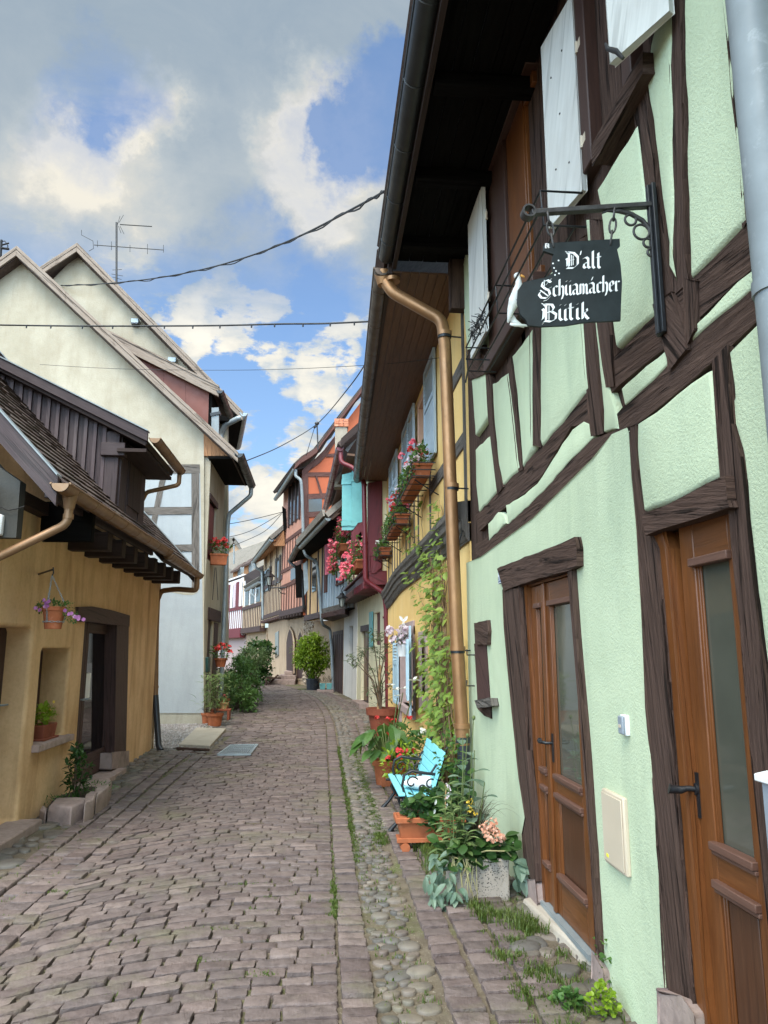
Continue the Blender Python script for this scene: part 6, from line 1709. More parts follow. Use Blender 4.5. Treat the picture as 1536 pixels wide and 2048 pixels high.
part('dormer_barge', MT['plum'], oh, lambda b: b.hexa([V((xf+.36, DY0-.20, 4.01)), V((xf+.36, DY0-.16, 4.01)), V((-5.6, DY0-.16, 5.735)), V((-5.6, DY0-.20, 5.735)), V((xf+.36, DY0-.20, 4.13)), V((xf+.36, DY0-.16, 4.13)), V((-5.6, DY0-.16, 5.85)), V((-5.6, DY0-.20, 5.85))]), bevel=.005)
part('verge_flashing', MT['palezinc'], oh, lambda b: b.hexa([V((xf+.36, DY0-.22, 4.135)), V((xf+.36, DY0-.10, 4.135)), V((-5.6, DY0-.10, 5.855)), V((-5.6, DY0-.22, 5.855)), V((xf+.36, DY0-.22, 4.15)), V((xf+.36, DY0-.10, 4.15)), V((-5.6, DY0-.10, 5.87)), V((-5.6, DY0-.22, 5.87))]))
part('dormer_soffit', MT['rafter'], oh, lambda b: b.box(xf-.0, xf+.34, DY0-.14, DY1+.15, 3.90, 3.94))
part('beam_end', MT['plum'], oh, lambda b: b.box(xf-.2, xf+.08, DY0-.10, DY0+.02, 3.86, 4.02), bevel=.008)
gutter(oh, (xf+.44, DY0-.18, 4.06), (xf+.44, DY1+.25, 4.06), .065, 'coppermatt', joints=4)
pipe(oh, [V((xf+.44, DY1+.17, 4.0)), V((xf+.44, DY1+.17, 3.84)), V((xf+.02, DY1+.12, 3.72)), V((xf-.03, DY1+.12, 3.6))], .03, 'coppermatt')
# eaves gutters and downpipes
gutter(oh, (RX+.06, 6.05, RZ-.05), (RX+.06, 10.3, RZ-.05), .075, 'coppermatt', joints=8)
gutter(oh, (RX+.08, 10.25, RZ-.10), (RX+.08, LY1+.1, RZ-.12), .07, 'coppermatt', joints=6)
g0 = V((RX+.06, 6.30, RZ-.12))
pipe(oh, [g0, g0+V((0, 0, -.22)), at(10, 1108, 6.2), at(-30, 1126, 6.15), at(-34, 1700, 6.1)], .036, 'coppermatt', rings=[(g0+V((0, 0, -.16)), (0, 0, 1))])
part('gutter_outlet', MT['coppermatt'], oh, lambda b: b.lathe(g0, [(.04, -.1), (.06, .0), (.065, .08)], 12), smooth=40)
pA = V((RX+.08, LY1-.15, RZ-.18))
pq = [pA, pA+V((0, 0, -.22)), at(352, 1178, LY1-.1), at(322, 1182, LY1+.0), at(313, 1205, LY1-.02), at(311, 1392, LY1-.02)]
pp2 = pipe(oh, pq, .045, 'coppermatt', rings=[(at(311, 1232, LY1-.02), (0, 0, 1)), (at(311, 1374, LY1-.02), (0, 0, 1))])
part('shoe', MT['blackplastic'], pp2, lambda b: b.tube([at(311, 1390, LY1-.02), at(317, 1490, LY1-.05), at(322, 1502, LY1-.12)], .05, 12), smooth=50)

# hanging basket
HBY = 6.95
hb = thing('hanging_basket', 'terracotta pot of purple petunias hanging on chains from the ochre wall', 'hanging pot', at(105, 1258, HBY))
def H(x, y, d=0): return at(x, y, HBY+d)
b = MB(); wl = LH.at(LH.px(78, 1140)[0], H(106, 1139).z, 0); b.tube([wl, H(106, 1139)], .009, 6); b.tube([H(106, 1139)+V((0, 0, .02)), H(107, 1146), H(104, 1152)], .006, 6); b.build('hook', MT['black'], hb, smooth=50)
pc = at(105.5, 1258, HBY); s_ = HBY/F
b = MB(); b.lathe(pc, [(.001, 0), (15*s_, 0), (20*s_, 34*s_), (22*s_, 34.5*s_), (22.5*s_, 42*s_), (20.5*s_, 42*s_), (20*s_, 38*s_)], 22); b.build('pot', MT['terra'], hb, smooth=40)
b = MB(); b.lathe(pc+V((0, 0, 39*s_)), [(.001, 0), (20*s_, 0)], 14); b.build('soil', MT['soil'], hb)
b = MB(); top_ = H(104, 1150)
for a_ in (0.4, 2.5, 4.4):
    e_ = pc+V((math.cos(a_)*22*s_, math.sin(a_)*22*s_, 40*s_)); e2 = pc+V((math.cos(a_)*18.5*s_, math.sin(a_)*18.5*s_, 14*s_))
    for P_, Q_, n_ in ((top_, e_, 13), (e_, e2, 4)):
        for k in range(n_):
            sd_ = V((1, 0, 0)) if k % 2 else V((0, 1, 0))
            chainlink(b, P_.lerp(Q_, k/n_), P_.lerp(Q_, (k+1.25)/n_), .012, .0022, sd_)
for k in range(20):
    a0_, a1_ = k*.314, k*.314+.4; chainlink(b, pc+V((math.cos(a0_)*18.7*s_, math.sin(a0_)*18.7*s_, 13.5*s_)), pc+V((math.cos(a1_)*18.7*s_, math.sin(a1_)*18.7*s_, 13.5*s_)), .012, .0022, V((0, 0, 1)) if k % 2 else V((math.cos(a0_), math.sin(a0_), 0)))
b.build('chain', MT['zinc'], hb, smooth=60)
def leafcloud(mb, c, r, n, L, W, upb=.3, seg=1, out=.6, droop=.25, fold=.12, shell=.35):
    c = V(c)
    for _ in range(n):
        while True:
            q = V((U(-1, 1), U(-1, 1), U(-1, 1)))
            if shell < q.length < 1: break
        p = c+V((q.x*r[0], q.y*r[1], q.z*r[2]))
        d = (V((q.x, q.y, q.z))*out+V((U(-1, 1), U(-1, 1), U(-1, 1)))*.7+V((0, 0, upb)))
        nr = V((U(-.6, .6), U(-.6, .6), 1))
        mb.leaf(p, d, nr, L*U(.6, 1.3), W*U(.7, 1.25), fold, droop, seg)
def flower(mb, p, r, n=5, d=None, cup=.25):
    """a little open flower of n petals facing d"""
    d = (d or V((U(-1, 1), U(-1, .1), U(-.1, 1)))).normalized()
    x = d.orthogonal().normalized(); y = d.cross(x)
    vs = [p]; fs = []
    for k in range(n):
        a_ = 2*math.pi*k/n+U(-.1, .1)
        e = x*math.cos(a_)+y*math.sin(a_); t = x*-math.sin(a_)+y*math.cos(a_)
        b_ = len(vs); vs += [p+e*r*.6-t*r*.42+d*r*cup*.5, p+e*r+d*r*cup, p+e*r*.6+t*r*.42+d*r*cup*.5]
        fs += [(0, b_, b_+1), (0, b_+1, b_+2)]
    mb.add(vs, fs)
def umbel(mb, p, R_, n, r):
    for _ in range(n):
        q = V((U(-1, 1), U(-1, 1), U(-.3, 1))).normalized()
        flower(mb, p+q*R_*U(.6, 1), r*U(.7, 1.2), 5, q+V((0, -.4, .2)))
b = MB(); leafcloud(b, H(106, 1212), (30*s_, 22*s_, 10*s_), 150, .035, .02, .4); leafcloud(b, H(136, 1228, -.02), (20*s_, 10*s_, 14*s_), 70, .03, .016, -.2); leafcloud(b, H(145, 1236, -.03), (12*s_, 8*s_, 10*s_), 40, .028, .015, -.2); leafcloud(b, H(80, 1216), (10*s_, 8*s_, 8*s_), 30, .03, .018); leafcloud(b, H(130, 1208), (18*s_, 8*s_, 7*s_), 40, .03, .012, .5)
b.build('foliage', MT['leafmid'], hb)
b = MB()
for x, y in ((71, 1216), (79, 1220), (92, 1206), (97, 1203), (90, 1213), (130, 1221), (138, 1228), (143, 1227), (149, 1233), (152, 1234), (157, 1238), (167, 1239), (88, 1200), (95, 1212), (157, 1234)): flower(b, H(x, y, -.12+U(0, .03)), .020, 6, V((U(-.4, .4), -1, .2)), .1)
b.build('flowers', MT['purple'], hb)
# pot in the niche
def pot(parent, c, r0, r1, h, mat='terra', n=20, rim=.018, name='pot', lip=True):
    b = MB(); c = V(c)
    pr = [(.001, 0), (r0, 0), (r0+(r1-r0)*.8, h*.78), (r1+rim*.6, h*.79), (r1+rim, h), (r1-.008, h), (r1-.02, h*.86), (.001, h*.85)]
    b.lathe(c, pr, n); return b.build(name, MT[mat], parent, smooth=35)
np_ = LH.at((NI[0]+NI[1])/2+.05, NI[2]+.012, -.10)
t = thing('niche_pot', 'terracotta trough with green leaves and small yellow flowers on the niche sill', 'flower pot', np_)
b = MB(); b.hexa([np_+V(p) for p in ((-.07, -.16, 0), (.07, -.16, 0), (.07, .16, 0), (-.07, .16, 0), (-.085, -.19, .15), (.085, -.19, .15), (.085, .19, .15), (-.085, .19, .15))]); b.build('pot', MT['terradark'], t, bevel=.01)
part('saucer', MT['terradark'], t, lambda b: b.box(np_.x-.1, np_.x+.1, np_.y-.21, np_.y+.21, np_.z-.0, np_.z+.02), bevel=.006)
b = MB(); leafcloud(b, np_+V((0, -.10, .24)), (.10, .12, .10), 80, .06, .05, .5, 2); leafcloud(b, np_+V((0, .12, .24)), (.09, .12, .09), 160, .035, .012, .7); b.build('foliage', MT['leafbright'], t)
b = MB(); 
for _ in range(5): flower(b, np_+V((.05+U(-.04, .04), .1+U(-.1, .1), .33+U(-.06, .05))), .018, 6)
b.build('flowers', MT['yellowp'], t)
# stone edged bed with a young shrub
bc = onground(150, 1640)
t = thing('planting_bed', 'small bed edged with pink sandstone blocks beside the glazed door, holding a dark young shrub', 'planter', bc)
def rock(parent, pts, h, name='edging_stone', sd=0):
    b = MB(); n = len(pts); vs = []
    for z, k in ((-.04, 1.0), (h*.5, 1.03), (h*.88, .98), (h, .88)):
        c = sum((V(p) for p in pts), V((0, 0, 0)))/n
        for p in pts:
            d = V(p)-c; e = noise.noise(V(p)*5+V((sd, 0, z*4)))
            vs.append(V((c.x+d.x*k*(1+.06*e), c.y+d.y*k*(1+.06*e), gz(c.y)+z+.015*e)))
    fs = [(r_*n+i, r_*n+(i+1) % n, (r_+1)*n+(i+1) % n, (r_+1)*n+i) for r_ in range(3) for i in range(n)]+[tuple(3*n+i for i in range(n))]
    b.add(vs, fs); return b.build(name, MT['stone'], parent, smooth=50, bevel=.012)
g_ = onground
def gp(pts): return [g_(x, y) for x, y in pts]
rock(t, gp([(94, 1645), (140, 1652), (166, 1640), (172, 1632), (150, 1628), (108, 1630)]), .17, sd=1)
rock(t, gp([(166, 1648), (184, 1640), (192, 1622), (180, 1618), (168, 1628)]), .19, sd=2)
rock(t, gp([(190, 1632), (214, 1612), (222, 1594), (206, 1590), (186, 1612)]), .19, sd=3)
rock(t, gp([(78, 1640), (90, 1646), (94, 1636), (84, 1630)]), .10, sd=4)
part('soil', MT['soil'], t, lambda b: b.add([V((p.x, p.y, .09)) for p in gp([(88, 1640), (168, 1632), (214, 1590), (175, 1590), (110, 1612)])], [(0, 1, 2, 3, 4)]))
b = MB(); sc0 = g_(150, 1615)
for k in range(7):
    a_ = U(0, 6.3); tip = sc0+V((math.cos(a_)*.10, math.sin(a_)*.10, U(.3, .52))); b.tube([sc0+V((0, 0, .05)), sc0.lerp(tip, .5)+V((0, 0, .06)), tip], .005, 5)
b.build('stems', MT['bark'], t)
b = MB(); leafcloud(b, sc0+V((0, 0, .34)), (.13, .13, .22), 190, .065, .035, .2, 2); leafcloud(b, sc0+V((-.02, 0, .56)), (.05, .05, .06), 24, .07, .04, .4, 2); b.build('foliage', MT['leafdark'], t)
b = MB(); leafcloud(b, g_(190, 1608)+V((0, 0, .16)), (.2, .2, .05), 140, .04, .015, .6); leafcloud(b, g_(115, 1625)+V((0, 0, .12)), (.15, .12, .04), 90, .035, .014, .6); b.build('ground_cover', MT['leafmid'], t)

# ================================================================== the white gabled house
WG = Fr((0, 16.5), (1, 0), (0, -1)); WX = -2.6
wh = thing('white_gable_house', 'tall cream house with a steep plain gable, weathered verge boards and a red clad dormer', 'house', (-5, 17.5, 0))
W0, W1 = 16.5, 19.1
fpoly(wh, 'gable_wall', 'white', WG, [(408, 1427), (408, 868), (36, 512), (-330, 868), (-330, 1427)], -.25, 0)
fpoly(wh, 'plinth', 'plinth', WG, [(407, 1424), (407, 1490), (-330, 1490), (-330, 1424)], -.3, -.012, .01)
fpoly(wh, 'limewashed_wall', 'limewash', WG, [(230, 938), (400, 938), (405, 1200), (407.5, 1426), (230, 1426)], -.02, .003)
fpoly(wh, 'bare_patch', 'plinth', WG, [(392, 1178), (398, 1130), (398, 1172), (396, 1184), (386, 1190), (370, 1190), (340, 1184), (338, 1178)], -.02, .006)
for i, p in enumerate(([(230, 930), (399, 929), (399, 946), (230, 948)], [(383, 947), (398, 946), (398, 1176), (384, 1180)], [(322, 948), (333, 947), (309, 1062), (298, 1064)], [(230, 1015), (384, 1014), (384, 1028), (230, 1030)], [(326, 1090), (384, 1089), (384, 1102), (330, 1103)])):
    fpoly(wh, 'timber', 'greytimber', WG, p, -.1, .012+i*.002, .005)
WF = Fr((WX, 0), (0, 1), (1, 0))
b = MB(); 
w1_ = hole_px(WF, 417, 431, 1005, 1125); dd1 = hole_px(WF, 413, 422, 1240, 1425); dd2 = hole_px(WF, 425, 432, 1245, 1400)
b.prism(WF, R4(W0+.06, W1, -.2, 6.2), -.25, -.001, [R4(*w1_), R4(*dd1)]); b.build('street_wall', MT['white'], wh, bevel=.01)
frect(wh, 'window', 'burgwood', WF, w1_[0], w1_[1], w1_[2], w1_[3], -.15, -.05); frect(wh, 'lintel', 'timber_smooth', WF, w1_[0]-.1, w1_[1]+.1, w1_[3], w1_[3]+.14, -.1, .03)
frect(wh, 'door', 'timber_smooth', WF, dd1[0], dd1[1], dd1[2], dd1[3], -.15, -.05); frect(wh, 'lintel', 'timber_smooth', WF, dd1[0]-.15, dd2[1]+.3, dd1[3], dd1[3]+.28, -.1, .04); frect(wh, 'timber', 'timber_smooth', WF, dd2[0], dd2[1], dd2[2], dd2[3], -.05, .02)
# gable roof: verge boards follow the traced line
apex = at(35, 497, 16.2); er = at(474, 906, 16.2); sl_r = (apex.z-er.z)/(er.x-apex.x)
el_ = V((2*apex.x-er.x, 16.2, er.z))
for tgt, nm in ((er, 0), (el_, 1)):
    d_ = tgt-apex
    part('roof', MT['tile'], wh, lambda b: slab4(b, [V((apex.x, 16.22, apex.z)), V((apex.x, W1, apex.z)), V((tgt.x, W1, tgt.z)), V((tgt.x, 16.22, tgt.z))], .16))
    b = MB(); k_ = 9
    for i in range(k_):
        p, q = apex+d_*(i/k_)+V((0, -.03-.006*(i % 2), -.10)), apex+d_*((i+1)/k_+.006)+V((0, -.03-.006*(i % 2), -.10))
        b.hexa([p+V((0, -.02, -.10)), q+V((0, -.02, -.10)), q+V((0, .03, -.10)), p+V((0, .03, -.10)), p+V((0, -.02, .04)), q+V((0, -.02, .04)), q+V((0, .03, .04)), p+V((0, .03, .04))])
        b.hexa([p+V((0, -.03, .05)), q+V((0, -.03, .05)), q+V((0, .12, .05)), p+V((0, .12, .05)), p+V((0, -.03, .14)), q+V((0, -.03, .14)), q+V((0, .12, .14)), p+V((0, .12, .14))])
    b.build('verge_board', MT['verge'], wh, bevel=.006)
# boarded eaves end and soffit
b = MB()
for k in range(6):
    x0 = 408+k*8; b.prism(WG, WG.pl([(x0, 868+k*7.0), (x0+7.2, 874+k*7.0), (x0+7.2, 912), (x0, 912)]), -.05, .02+.006*(k % 2))
b.build('eaves_boards', MT['orangewood'], wh, bevel=.004)
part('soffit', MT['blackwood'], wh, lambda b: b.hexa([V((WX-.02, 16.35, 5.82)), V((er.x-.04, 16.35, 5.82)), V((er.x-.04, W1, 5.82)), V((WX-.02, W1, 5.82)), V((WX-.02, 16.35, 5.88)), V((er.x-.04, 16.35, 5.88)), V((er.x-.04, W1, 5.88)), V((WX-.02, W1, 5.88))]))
gutter(wh, (er.x+.05, 16.15, er.z-.02), (er.x+.05, W1+.05, er.z-.08), .10, 'darkgutter', joints=5)
pA = V((er.x+.05, W1-.05, er.z-.15))
pipe(wh, [pA, pA+V((0, 0, -.22)), V((WX+.14, W1-.05, 5.05)), V((WX+.12, W1-.05, 4.8)), V((WX+.12, W1-.05, .0))], .055, 'zinc')
# red clad dormer behind the verge
RC = Fr((0, 17.1), (1, 0), (0, -1))
fpoly(wh, 'dormer_cheek', 'redmetal', RC, [(232, 690), (250, 692), (418, 782), (416, 850), (400, 852), (230, 700)], -1.4, 0)
for x, y0, y1 in ((279, 700, 752), (324, 725, 792), (369, 748, 830)): fpoly(wh, 'cladding_seam', 'redmetal', RC, [(x, y0), (x+2, y0), (x+2, y1), (x, y1)], -.01, .012)
dl = [at(205, 662, 16.95), at(438, 778, 16.95)]
b = MB(); slab4(b, [dl[0], dl[1], dl[1]+V((0, 1.9, 0)), dl[0]+V((0, 1.9, 0))], .10); b.build('dormer_roof', MT['tile'], wh)
b = MB(); b.hexa([dl[0]+V((0, -.03, -.20)), dl[1]+V((0, -.03, -.20)), dl[1]+V((0, .03, -.20)), dl[0]+V((0, .03, -.20)), dl[0]+V((0, -.03, .03)), dl[1]+V((0, -.03, .03)), dl[1]+V((0, .03, .03)), dl[0]+V((0, .03, .03))]); b.hexa([dl[0]+V((0, -.05, .03)), dl[1]+V((0, -.05, .03)), dl[1]+V((0, .1, .03)), dl[0]+V((0, .1, .03)), dl[0]+V((0, -.05, .08)), dl[1]+V((0, -.05, .08)), dl[1]+V((0, .1, .08)), dl[0]+V((0, .1, .08))]); b.build('verge_board', MT['verge'], wh, bevel=.005)
gutter(wh, dl[1]+V((.03, -.05, -.05)), dl[1]+V((.03, 1.9, -.05)), .08, 'darkgutter', joints=4)
fpoly(wh, 'dormer_front', 'blackwood', RC, [(415, 775), (424, 778), (424, 860), (415, 856)], -1.3, -.02); fpoly(wh, 'dormer_post', 'palezinc', RC, [(423, 815), (437, 815), (437, 880), (423, 872)], -.1, .02, .006); fpoly(wh, 'clamp', 'black', RC, [(420, 826), (440, 822), (440, 828), (421, 832)], -.12, .05)
part('back_wall', MT['interior'], wh, lambda b: b.box(-9, -2.7, W1-.2, W1-.05, 0, 6.4))

# second white gable
SG = Fr((0, 19.6), (1, 0), (0, -1))
w2h = thing('rear_gable_house', 'second cream gabled house rising behind the first, with a television aerial on its roof', 'house', (-5, 21, gz(21)))
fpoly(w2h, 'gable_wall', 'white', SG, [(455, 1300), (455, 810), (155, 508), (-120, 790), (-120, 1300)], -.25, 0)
ap2 = at(155, 490, 19.3); er2 = at(484, 824, 19.3); back = V((-.55, 3.4, 0)); d_ = er2-ap2; el2 = V((2*ap2.x-er2.x-1, 19.3, er2.z))
for tgt in (er2, el2):
    d_ = tgt-ap2
    part('roof', MT['tile'], w2h, lambda b: slab4(b, [ap2, ap2+back, tgt+back, tgt], .14))
    b = MB(); k_ = 11
    for i in range(k_):
        p, q = ap2+d_*(i/k_)+V((0, -.03-.006*(i % 2), -.12)), ap2+d_*((i+1)/k_+.006)+V((0, -.03-.006*(i % 2), -.12))
        b.hexa([p+V((0, -.02, -.10)), q+V((0, -.02, -.10)), q+V((0, .03, -.10)), p+V((0, .03, -.10)), p+V((0, -.02, .04)), q+V((0, -.02, .04)), q+V((0, .03, .04)), p+V((0, .03, .04))])
        b.hexa([p+V((0, -.03, .05)), q+V((0, -.03, .05)), q+V((0, .14, .05)), p+V((0, .14, .05)), p+V((0, -.03, .16)), q+V((0, -.03, .16)), q+V((0, .14, .16)), p+V((0, .14, .16))])
    b.build('verge_board', MT['verge'], w2h, bevel=.006)
gutter(w2h, er2+V((.05, -.05, -.04)), er2+back+V((.05, 0, -.04)), .10, 'zinc', joints=5)
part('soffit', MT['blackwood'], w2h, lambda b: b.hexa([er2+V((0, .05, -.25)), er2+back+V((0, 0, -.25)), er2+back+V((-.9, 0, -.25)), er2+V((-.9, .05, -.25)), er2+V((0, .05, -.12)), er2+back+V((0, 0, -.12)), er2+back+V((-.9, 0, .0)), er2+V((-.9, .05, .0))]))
part('street_wall', MT['white'], w2h, lambda b: b.hexa([V((er2.x-.55, 19.62, 0)), V((er2.x-.55, 19.62, 7.6)), V((er2.x-1.1, 23, 7.6)), V((er2.x-1.1, 23, 0)), V((er2.x-.75, 19.62, 0)), V((er2.x-.75, 19.62, 7.6)), V((er2.x-1.3, 23, 7.6)), V((er2.x-1.3, 23, 0))]))
pipe(w2h, [er2+V((.04, .05, -.12)), at(478, 836, 19.3), at(450, 850, 19.5), at(442, 868, 19.6), at(441, 900, 19.6)], .075, 'zinc')
fl = thing('flood_light', 'small floodlight fixed on the rear cream gable', 'flood light', SG.at(*SG.px(272, 650), 0))
fu, fv = SG.px(272, 649); part('housing', MT['zinc'], fl, lambda b: b.fbox(SG, fu-.10, fu+.10, fv-.02, fv+.11, .02, .16), bevel=.01); part('lamp_glass', MT['blackglass'], fl, lambda b: b.fbox(SG, fu-.09, fu+.09, fv-.07, fv-.02, .01, .17), bevel=.01)
fl2 = thing('flood_light', 'small grey lamp box at the foot of the rear gable beside the red dormer', 'flood light', SG.at(*SG.px(347, 722), 0))
fu, fv = SG.px(345, 722); part('housing', MT['zinc'], fl2, lambda b: b.fbox(SG, fu-.10, fu+.12, fv-.08, fv+.06, .02, .14), bevel=.01)
# television aerial
AY = 20.6
an = thing('television_aerial', 'thin metal television aerial on the ridge of the rear gabled house', 'aerial', at(232, 565, AY))
A = lambda x, y, d=0: at(x, y, AY+d)
part('mast', MT['iron'], an, lambda b: b.tube([A(233, 610), A(233, 445)], .030, 8), smooth=60)
b = MB(); b.tube([A(188, 490), A(327, 500)], .013, 5); b.tube([A(240, 449), A(304, 453)], .016, 5)
for x, y0, y1 in ((195, 481, 494), (223, 483, 500), (260, 490, 504), (295, 488, 508), (327, 490, 505)): b.tube([A(x, y0), A(x, y1)], .008, 5)
for x0, y0, x1, y1 in ((238, 445, 247, 430), (240, 452, 248, 468), (235, 449, 240, 432), (237, 452, 242, 466), (223, 548, 246, 552), (225, 540, 244, 539), (225, 554, 243, 559)): b.tube([A(x0, y0), A(x1, y1)], .008, 5)
b.tube([A(163, 460), A(163, 470), A(186, 482), A(187, 497), A(178, 502)], .009, 5)
b.build('elements', MT['iron'], an)
an2 = thing('roof_mast', 'dark cable mast at the left edge behind the first gable', 'mast', at(2, 500, 17.5))
part('pole', MT['black'], an2, lambda b: (b.tube([at(0, 530, 17.5), at(3, 480, 17.5)], .03, 6), b.tube([at(-4, 484, 17.5), at(10, 482, 17.5), at(16, 492, 17.5), at(14, 500, 17.5)], .014, 5), b.tube([at(0, 496, 17.5), at(18, 498, 17.5)], .03, 6), b.tube([at(4, 490, 17.5), at(18, 486, 17.5)], .02, 6)), smooth=60)
# things on the white house
mbx = thing('letter_box', 'dark green letter box by the door of the white house', 'letter box', at(413, 1330, 16.8)); q = at(413, 1344, 16.8)
part('body', MT['darkgreen'], mbx, lambda b: b.box(WX+.0, WX+.12, q.y-.1, q.y+.25, q.z, q.z+.32), bevel=.02)
def flower_pot(name, label, cat, c, r0, r1, h, fol, flo, flosize, group=None, potmat='terra', leafmat_='leafmid', petm='red', spread=1.2, tall=.3, nleaf=140, leafL=.06, leafW=.045, nfl=16, box=None, drop=0):
    t = thing(name, label, cat, c, group); c = V(c)
    if box:
        l, w_, ax = box; ax = V(ax).normalized(); sd = V((-ax.y, ax.x, 0))
        b = MB(); k0, k1 = .9, 1.0
        lo_ = [c+ax*l/2*sx*k0+sd*w_/2*sy*k0 for sx, sy in ((-1, -1), (1, -1), (1, 1), (-1, 1))]; hi2 = [c+ax*l/2*sx+sd*w_/2*sy+V((0, 0, h)) for sx, sy in ((-1, -1), (1, -1), (1, 1), (-1, 1))]
        b.hexa(lo_+hi2)
        hi3 = [c+ax*(l/2+.012)*sx+sd*(w_/2+.012)*sy+V((0, 0, h*.80)) for sx, sy in ((-1, -1), (1, -1), (1, 1), (-1, 1))]
        b.hexa(hi3+[p+V((0, 0, h*.18)) for p in hi3])
        b.build('pot', MT[potmat], t, bevel=.006)
        rr = (ax*l/2, sd*w_/2)
        b = MB()
        for k in range(max(3, int(l/.13))):
            cc = c+ax*l*((k+.5)/max(3, int(l/.13))-.5)+V((0, 0, h+tall*.45))
            leafcloud(b, cc, (.10*spread, .10*spread, tall*.6), nleaf//max(3, int(l/.13)), leafL, leafW, .3, 1)
        for k in range(int(drop*26)): leafcloud(b, c+ax*l*U(-.5, .5)+sd*(w_*.5+U(.03, .16))+V((0, 0, h-drop*R())), (.12, .12, .12), 16, leafL, leafW, -.1, 1)
        b.build('foliage', MT[leafmat_], t)
        cs = [c+ax*l*U(-.52, .52)+sd*w_*U(-.8, .8)+V((0, 0, h+tall*U(.3, 1.05))) for _ in range(nfl)]
    else:
        pot(t, c, r0, r1, h, potmat)
        b = MB(); leafcloud(b, c+V((0, 0, h+tall*.45)), (r1*spread, r1*spread, tall*.55), nleaf, leafL, leafW, .35, 1); b.build('foliage', MT[leafmat_], t)
        cs = [c+V((r1*spread*U(-1, 1), r1*spread*U(-1, 1), h+tall*U(.4, 1.05))) for _ in range(nfl)]
    if drop: cs += [c+ax*l*U(-.55, .55)+sd*(w_*.5+U(.08, .28))+V((0, 0, h+tall*.3-(drop+tall*.3)*R()**.8)) for _ in range(int(nfl*.9))]
    b = MB()
    for p in cs: umbel(b, p, flosize*1.0, 9, flosize*.55)
    if nfl: b.build('flowers', MT[petm], t)
    return t
flower_pot('geranium_box', 'terracotta box of red geraniums under the upper window of the white house', 'flower box', at(436, 1130, 17.3), 0, 0, .26, 0, 0, .05, 'red geraniums on the white house', 'terra', 'leafmid', 'red', 1.8, .32, 180, .07, .055, 20, box=(.40, .20, (1, .3, 0)))
part('stay', MT['rope'], bpy.data.objects['geranium_box'], lambda b: (b.tube([at(430, 1135, 17.2), at(425, 1200, 17.2)], .008, 5), b.tube([at(432, 1135, 17.2), at(436, 1200, 17.4)], .008, 5)))
t = flower_pot('geranium_pot', 'terracotta pot of red geraniums hung low on the grey pipe of the white house', 'flower pot', at(441, 1334, 17.6), .10, .14, .20, 0, 0, .05, 'red geraniums on the white house', 'terra', 'leafmid', 'red', 1.8, .30, 90, .08, .06, 14)
part('hook', MT['black'], t, lambda b: b.tube([at(441, 1336, 17.6)+V((-.02, 0, 0)), at(432, 1340, 17.6)], .012, 5))
# ================================================================== cables across the street
def cable(name, label, pts, r, sag=0, mat='rope', twist=0, group=None, bulbs=0):
    """pts: (px, py, Y) way points"""
    P = [at(*p) for p in pts]
    t = thing(name, label, 'cable', P[0], group)
    # smooth interpolation
    out = []
    n = len(P)
    for i in range(n-1):
        p0, p1, p2, p3 = P[max(0, i-1)], P[i], P[i+1], P[min(n-1, i+2)]
        for k in range(10):
            u = k/10
            out.append(.5*((2*p1)+(p2-p0)*u+(2*p0-5*p1+4*p2-p3)*u*u+(3*p1-p0-3*p2+p3)*u**3))
    out.append(P[-1])
    b = MB(); b.tube(out, r, 6)
    if twist:
        o2 = []
        for i, p in enumerate(out):
            a_ = i*1.1; o2.append(p+V((0, math.cos(a_), math.sin(a_)))*r*1.5+V((0, 0, -.03*abs(math.sin(i*.23))*(1 if i % 20 > 9 else .2))))
        b.tube(o2, r*.8, 5)
    b.build('wire', MT[mat], t, smooth=60)
    return t, out
cable('street_cable', 'black twisted power cable slung from the green house eave down to the rear cream gable', [(768, 383, 7.0), (720, 410, 7.9), (600, 472, 10.5), (500, 512, 12.6), (400, 540, 14.8), (300, 558, 16.8), (200, 568, 18.6), (122, 571, 19.55)], .014, twist=1)
t, out = cable('light_string', 'dark cable with small empty lamp holders running level across the street', [(757, 642, 9.2), (650, 647, 9.5), (560, 648, 9.7), (440, 651, 10.0), (300, 652, 10.4), (150, 652, 10.8), (0, 650, 11.2), (-60, 648, 11.3)], .012)
for x in (52, 108, 166, 222, 334, 388, 445, 499, 553, 607, 659, 711):
    i = min(range(len(out)), key=lambda k: abs((out[k].x-at(x, 650, 10).x*out[k].y/10)))
    p = out[i]; b = MB(); b.lathe(p-V((0, 0, .045)), [(.001, 0), (.010, .002), (.012, .04)], 8); b.build('lamp_holder', MT['black'], t, smooth=40)
cable('thin_wire', 'hair-thin wire crossing just under the lamp cable', [(935, 700, 7.3), (890, 714, 8.2), (740, 730, 9.8), (500, 740, 11.5), (250, 738, 13), (80, 729, 14)], .004)
cable('far_cable', 'cable running from the bronze gutter to a pole and on to the white house', [(745, 703, 12), (700, 772, 16), (634, 848, 24), (560, 893, 22), (484, 925, 19)], .014)
cable('far_cable', 'uppermost of the three cables fanning out from the salmon house corner', [(565, 1024, 33.8), (500, 1040, 30), (445, 1050, 27)], .014, group='cables at the salmon house')
cable('far_cable', 'middle one of the three cables fanning out from the salmon house corner', [(565, 1025, 33.8), (500, 1062, 34), (440, 1078, 34)], .014, group='cables at the salmon house')
cable('far_cable', 'lowest and most sagging of the three cables fanning out from the salmon house corner', [(563, 1028, 33.8), (530, 1062, 36), (480, 1086, 38), (430, 1105, 40)], .014, group='cables at the salmon house')
pl_ = thing('roof_pole', 'slim stayed pole carrying a cable above the orange gable', 'pole', at(635, 890, 27))
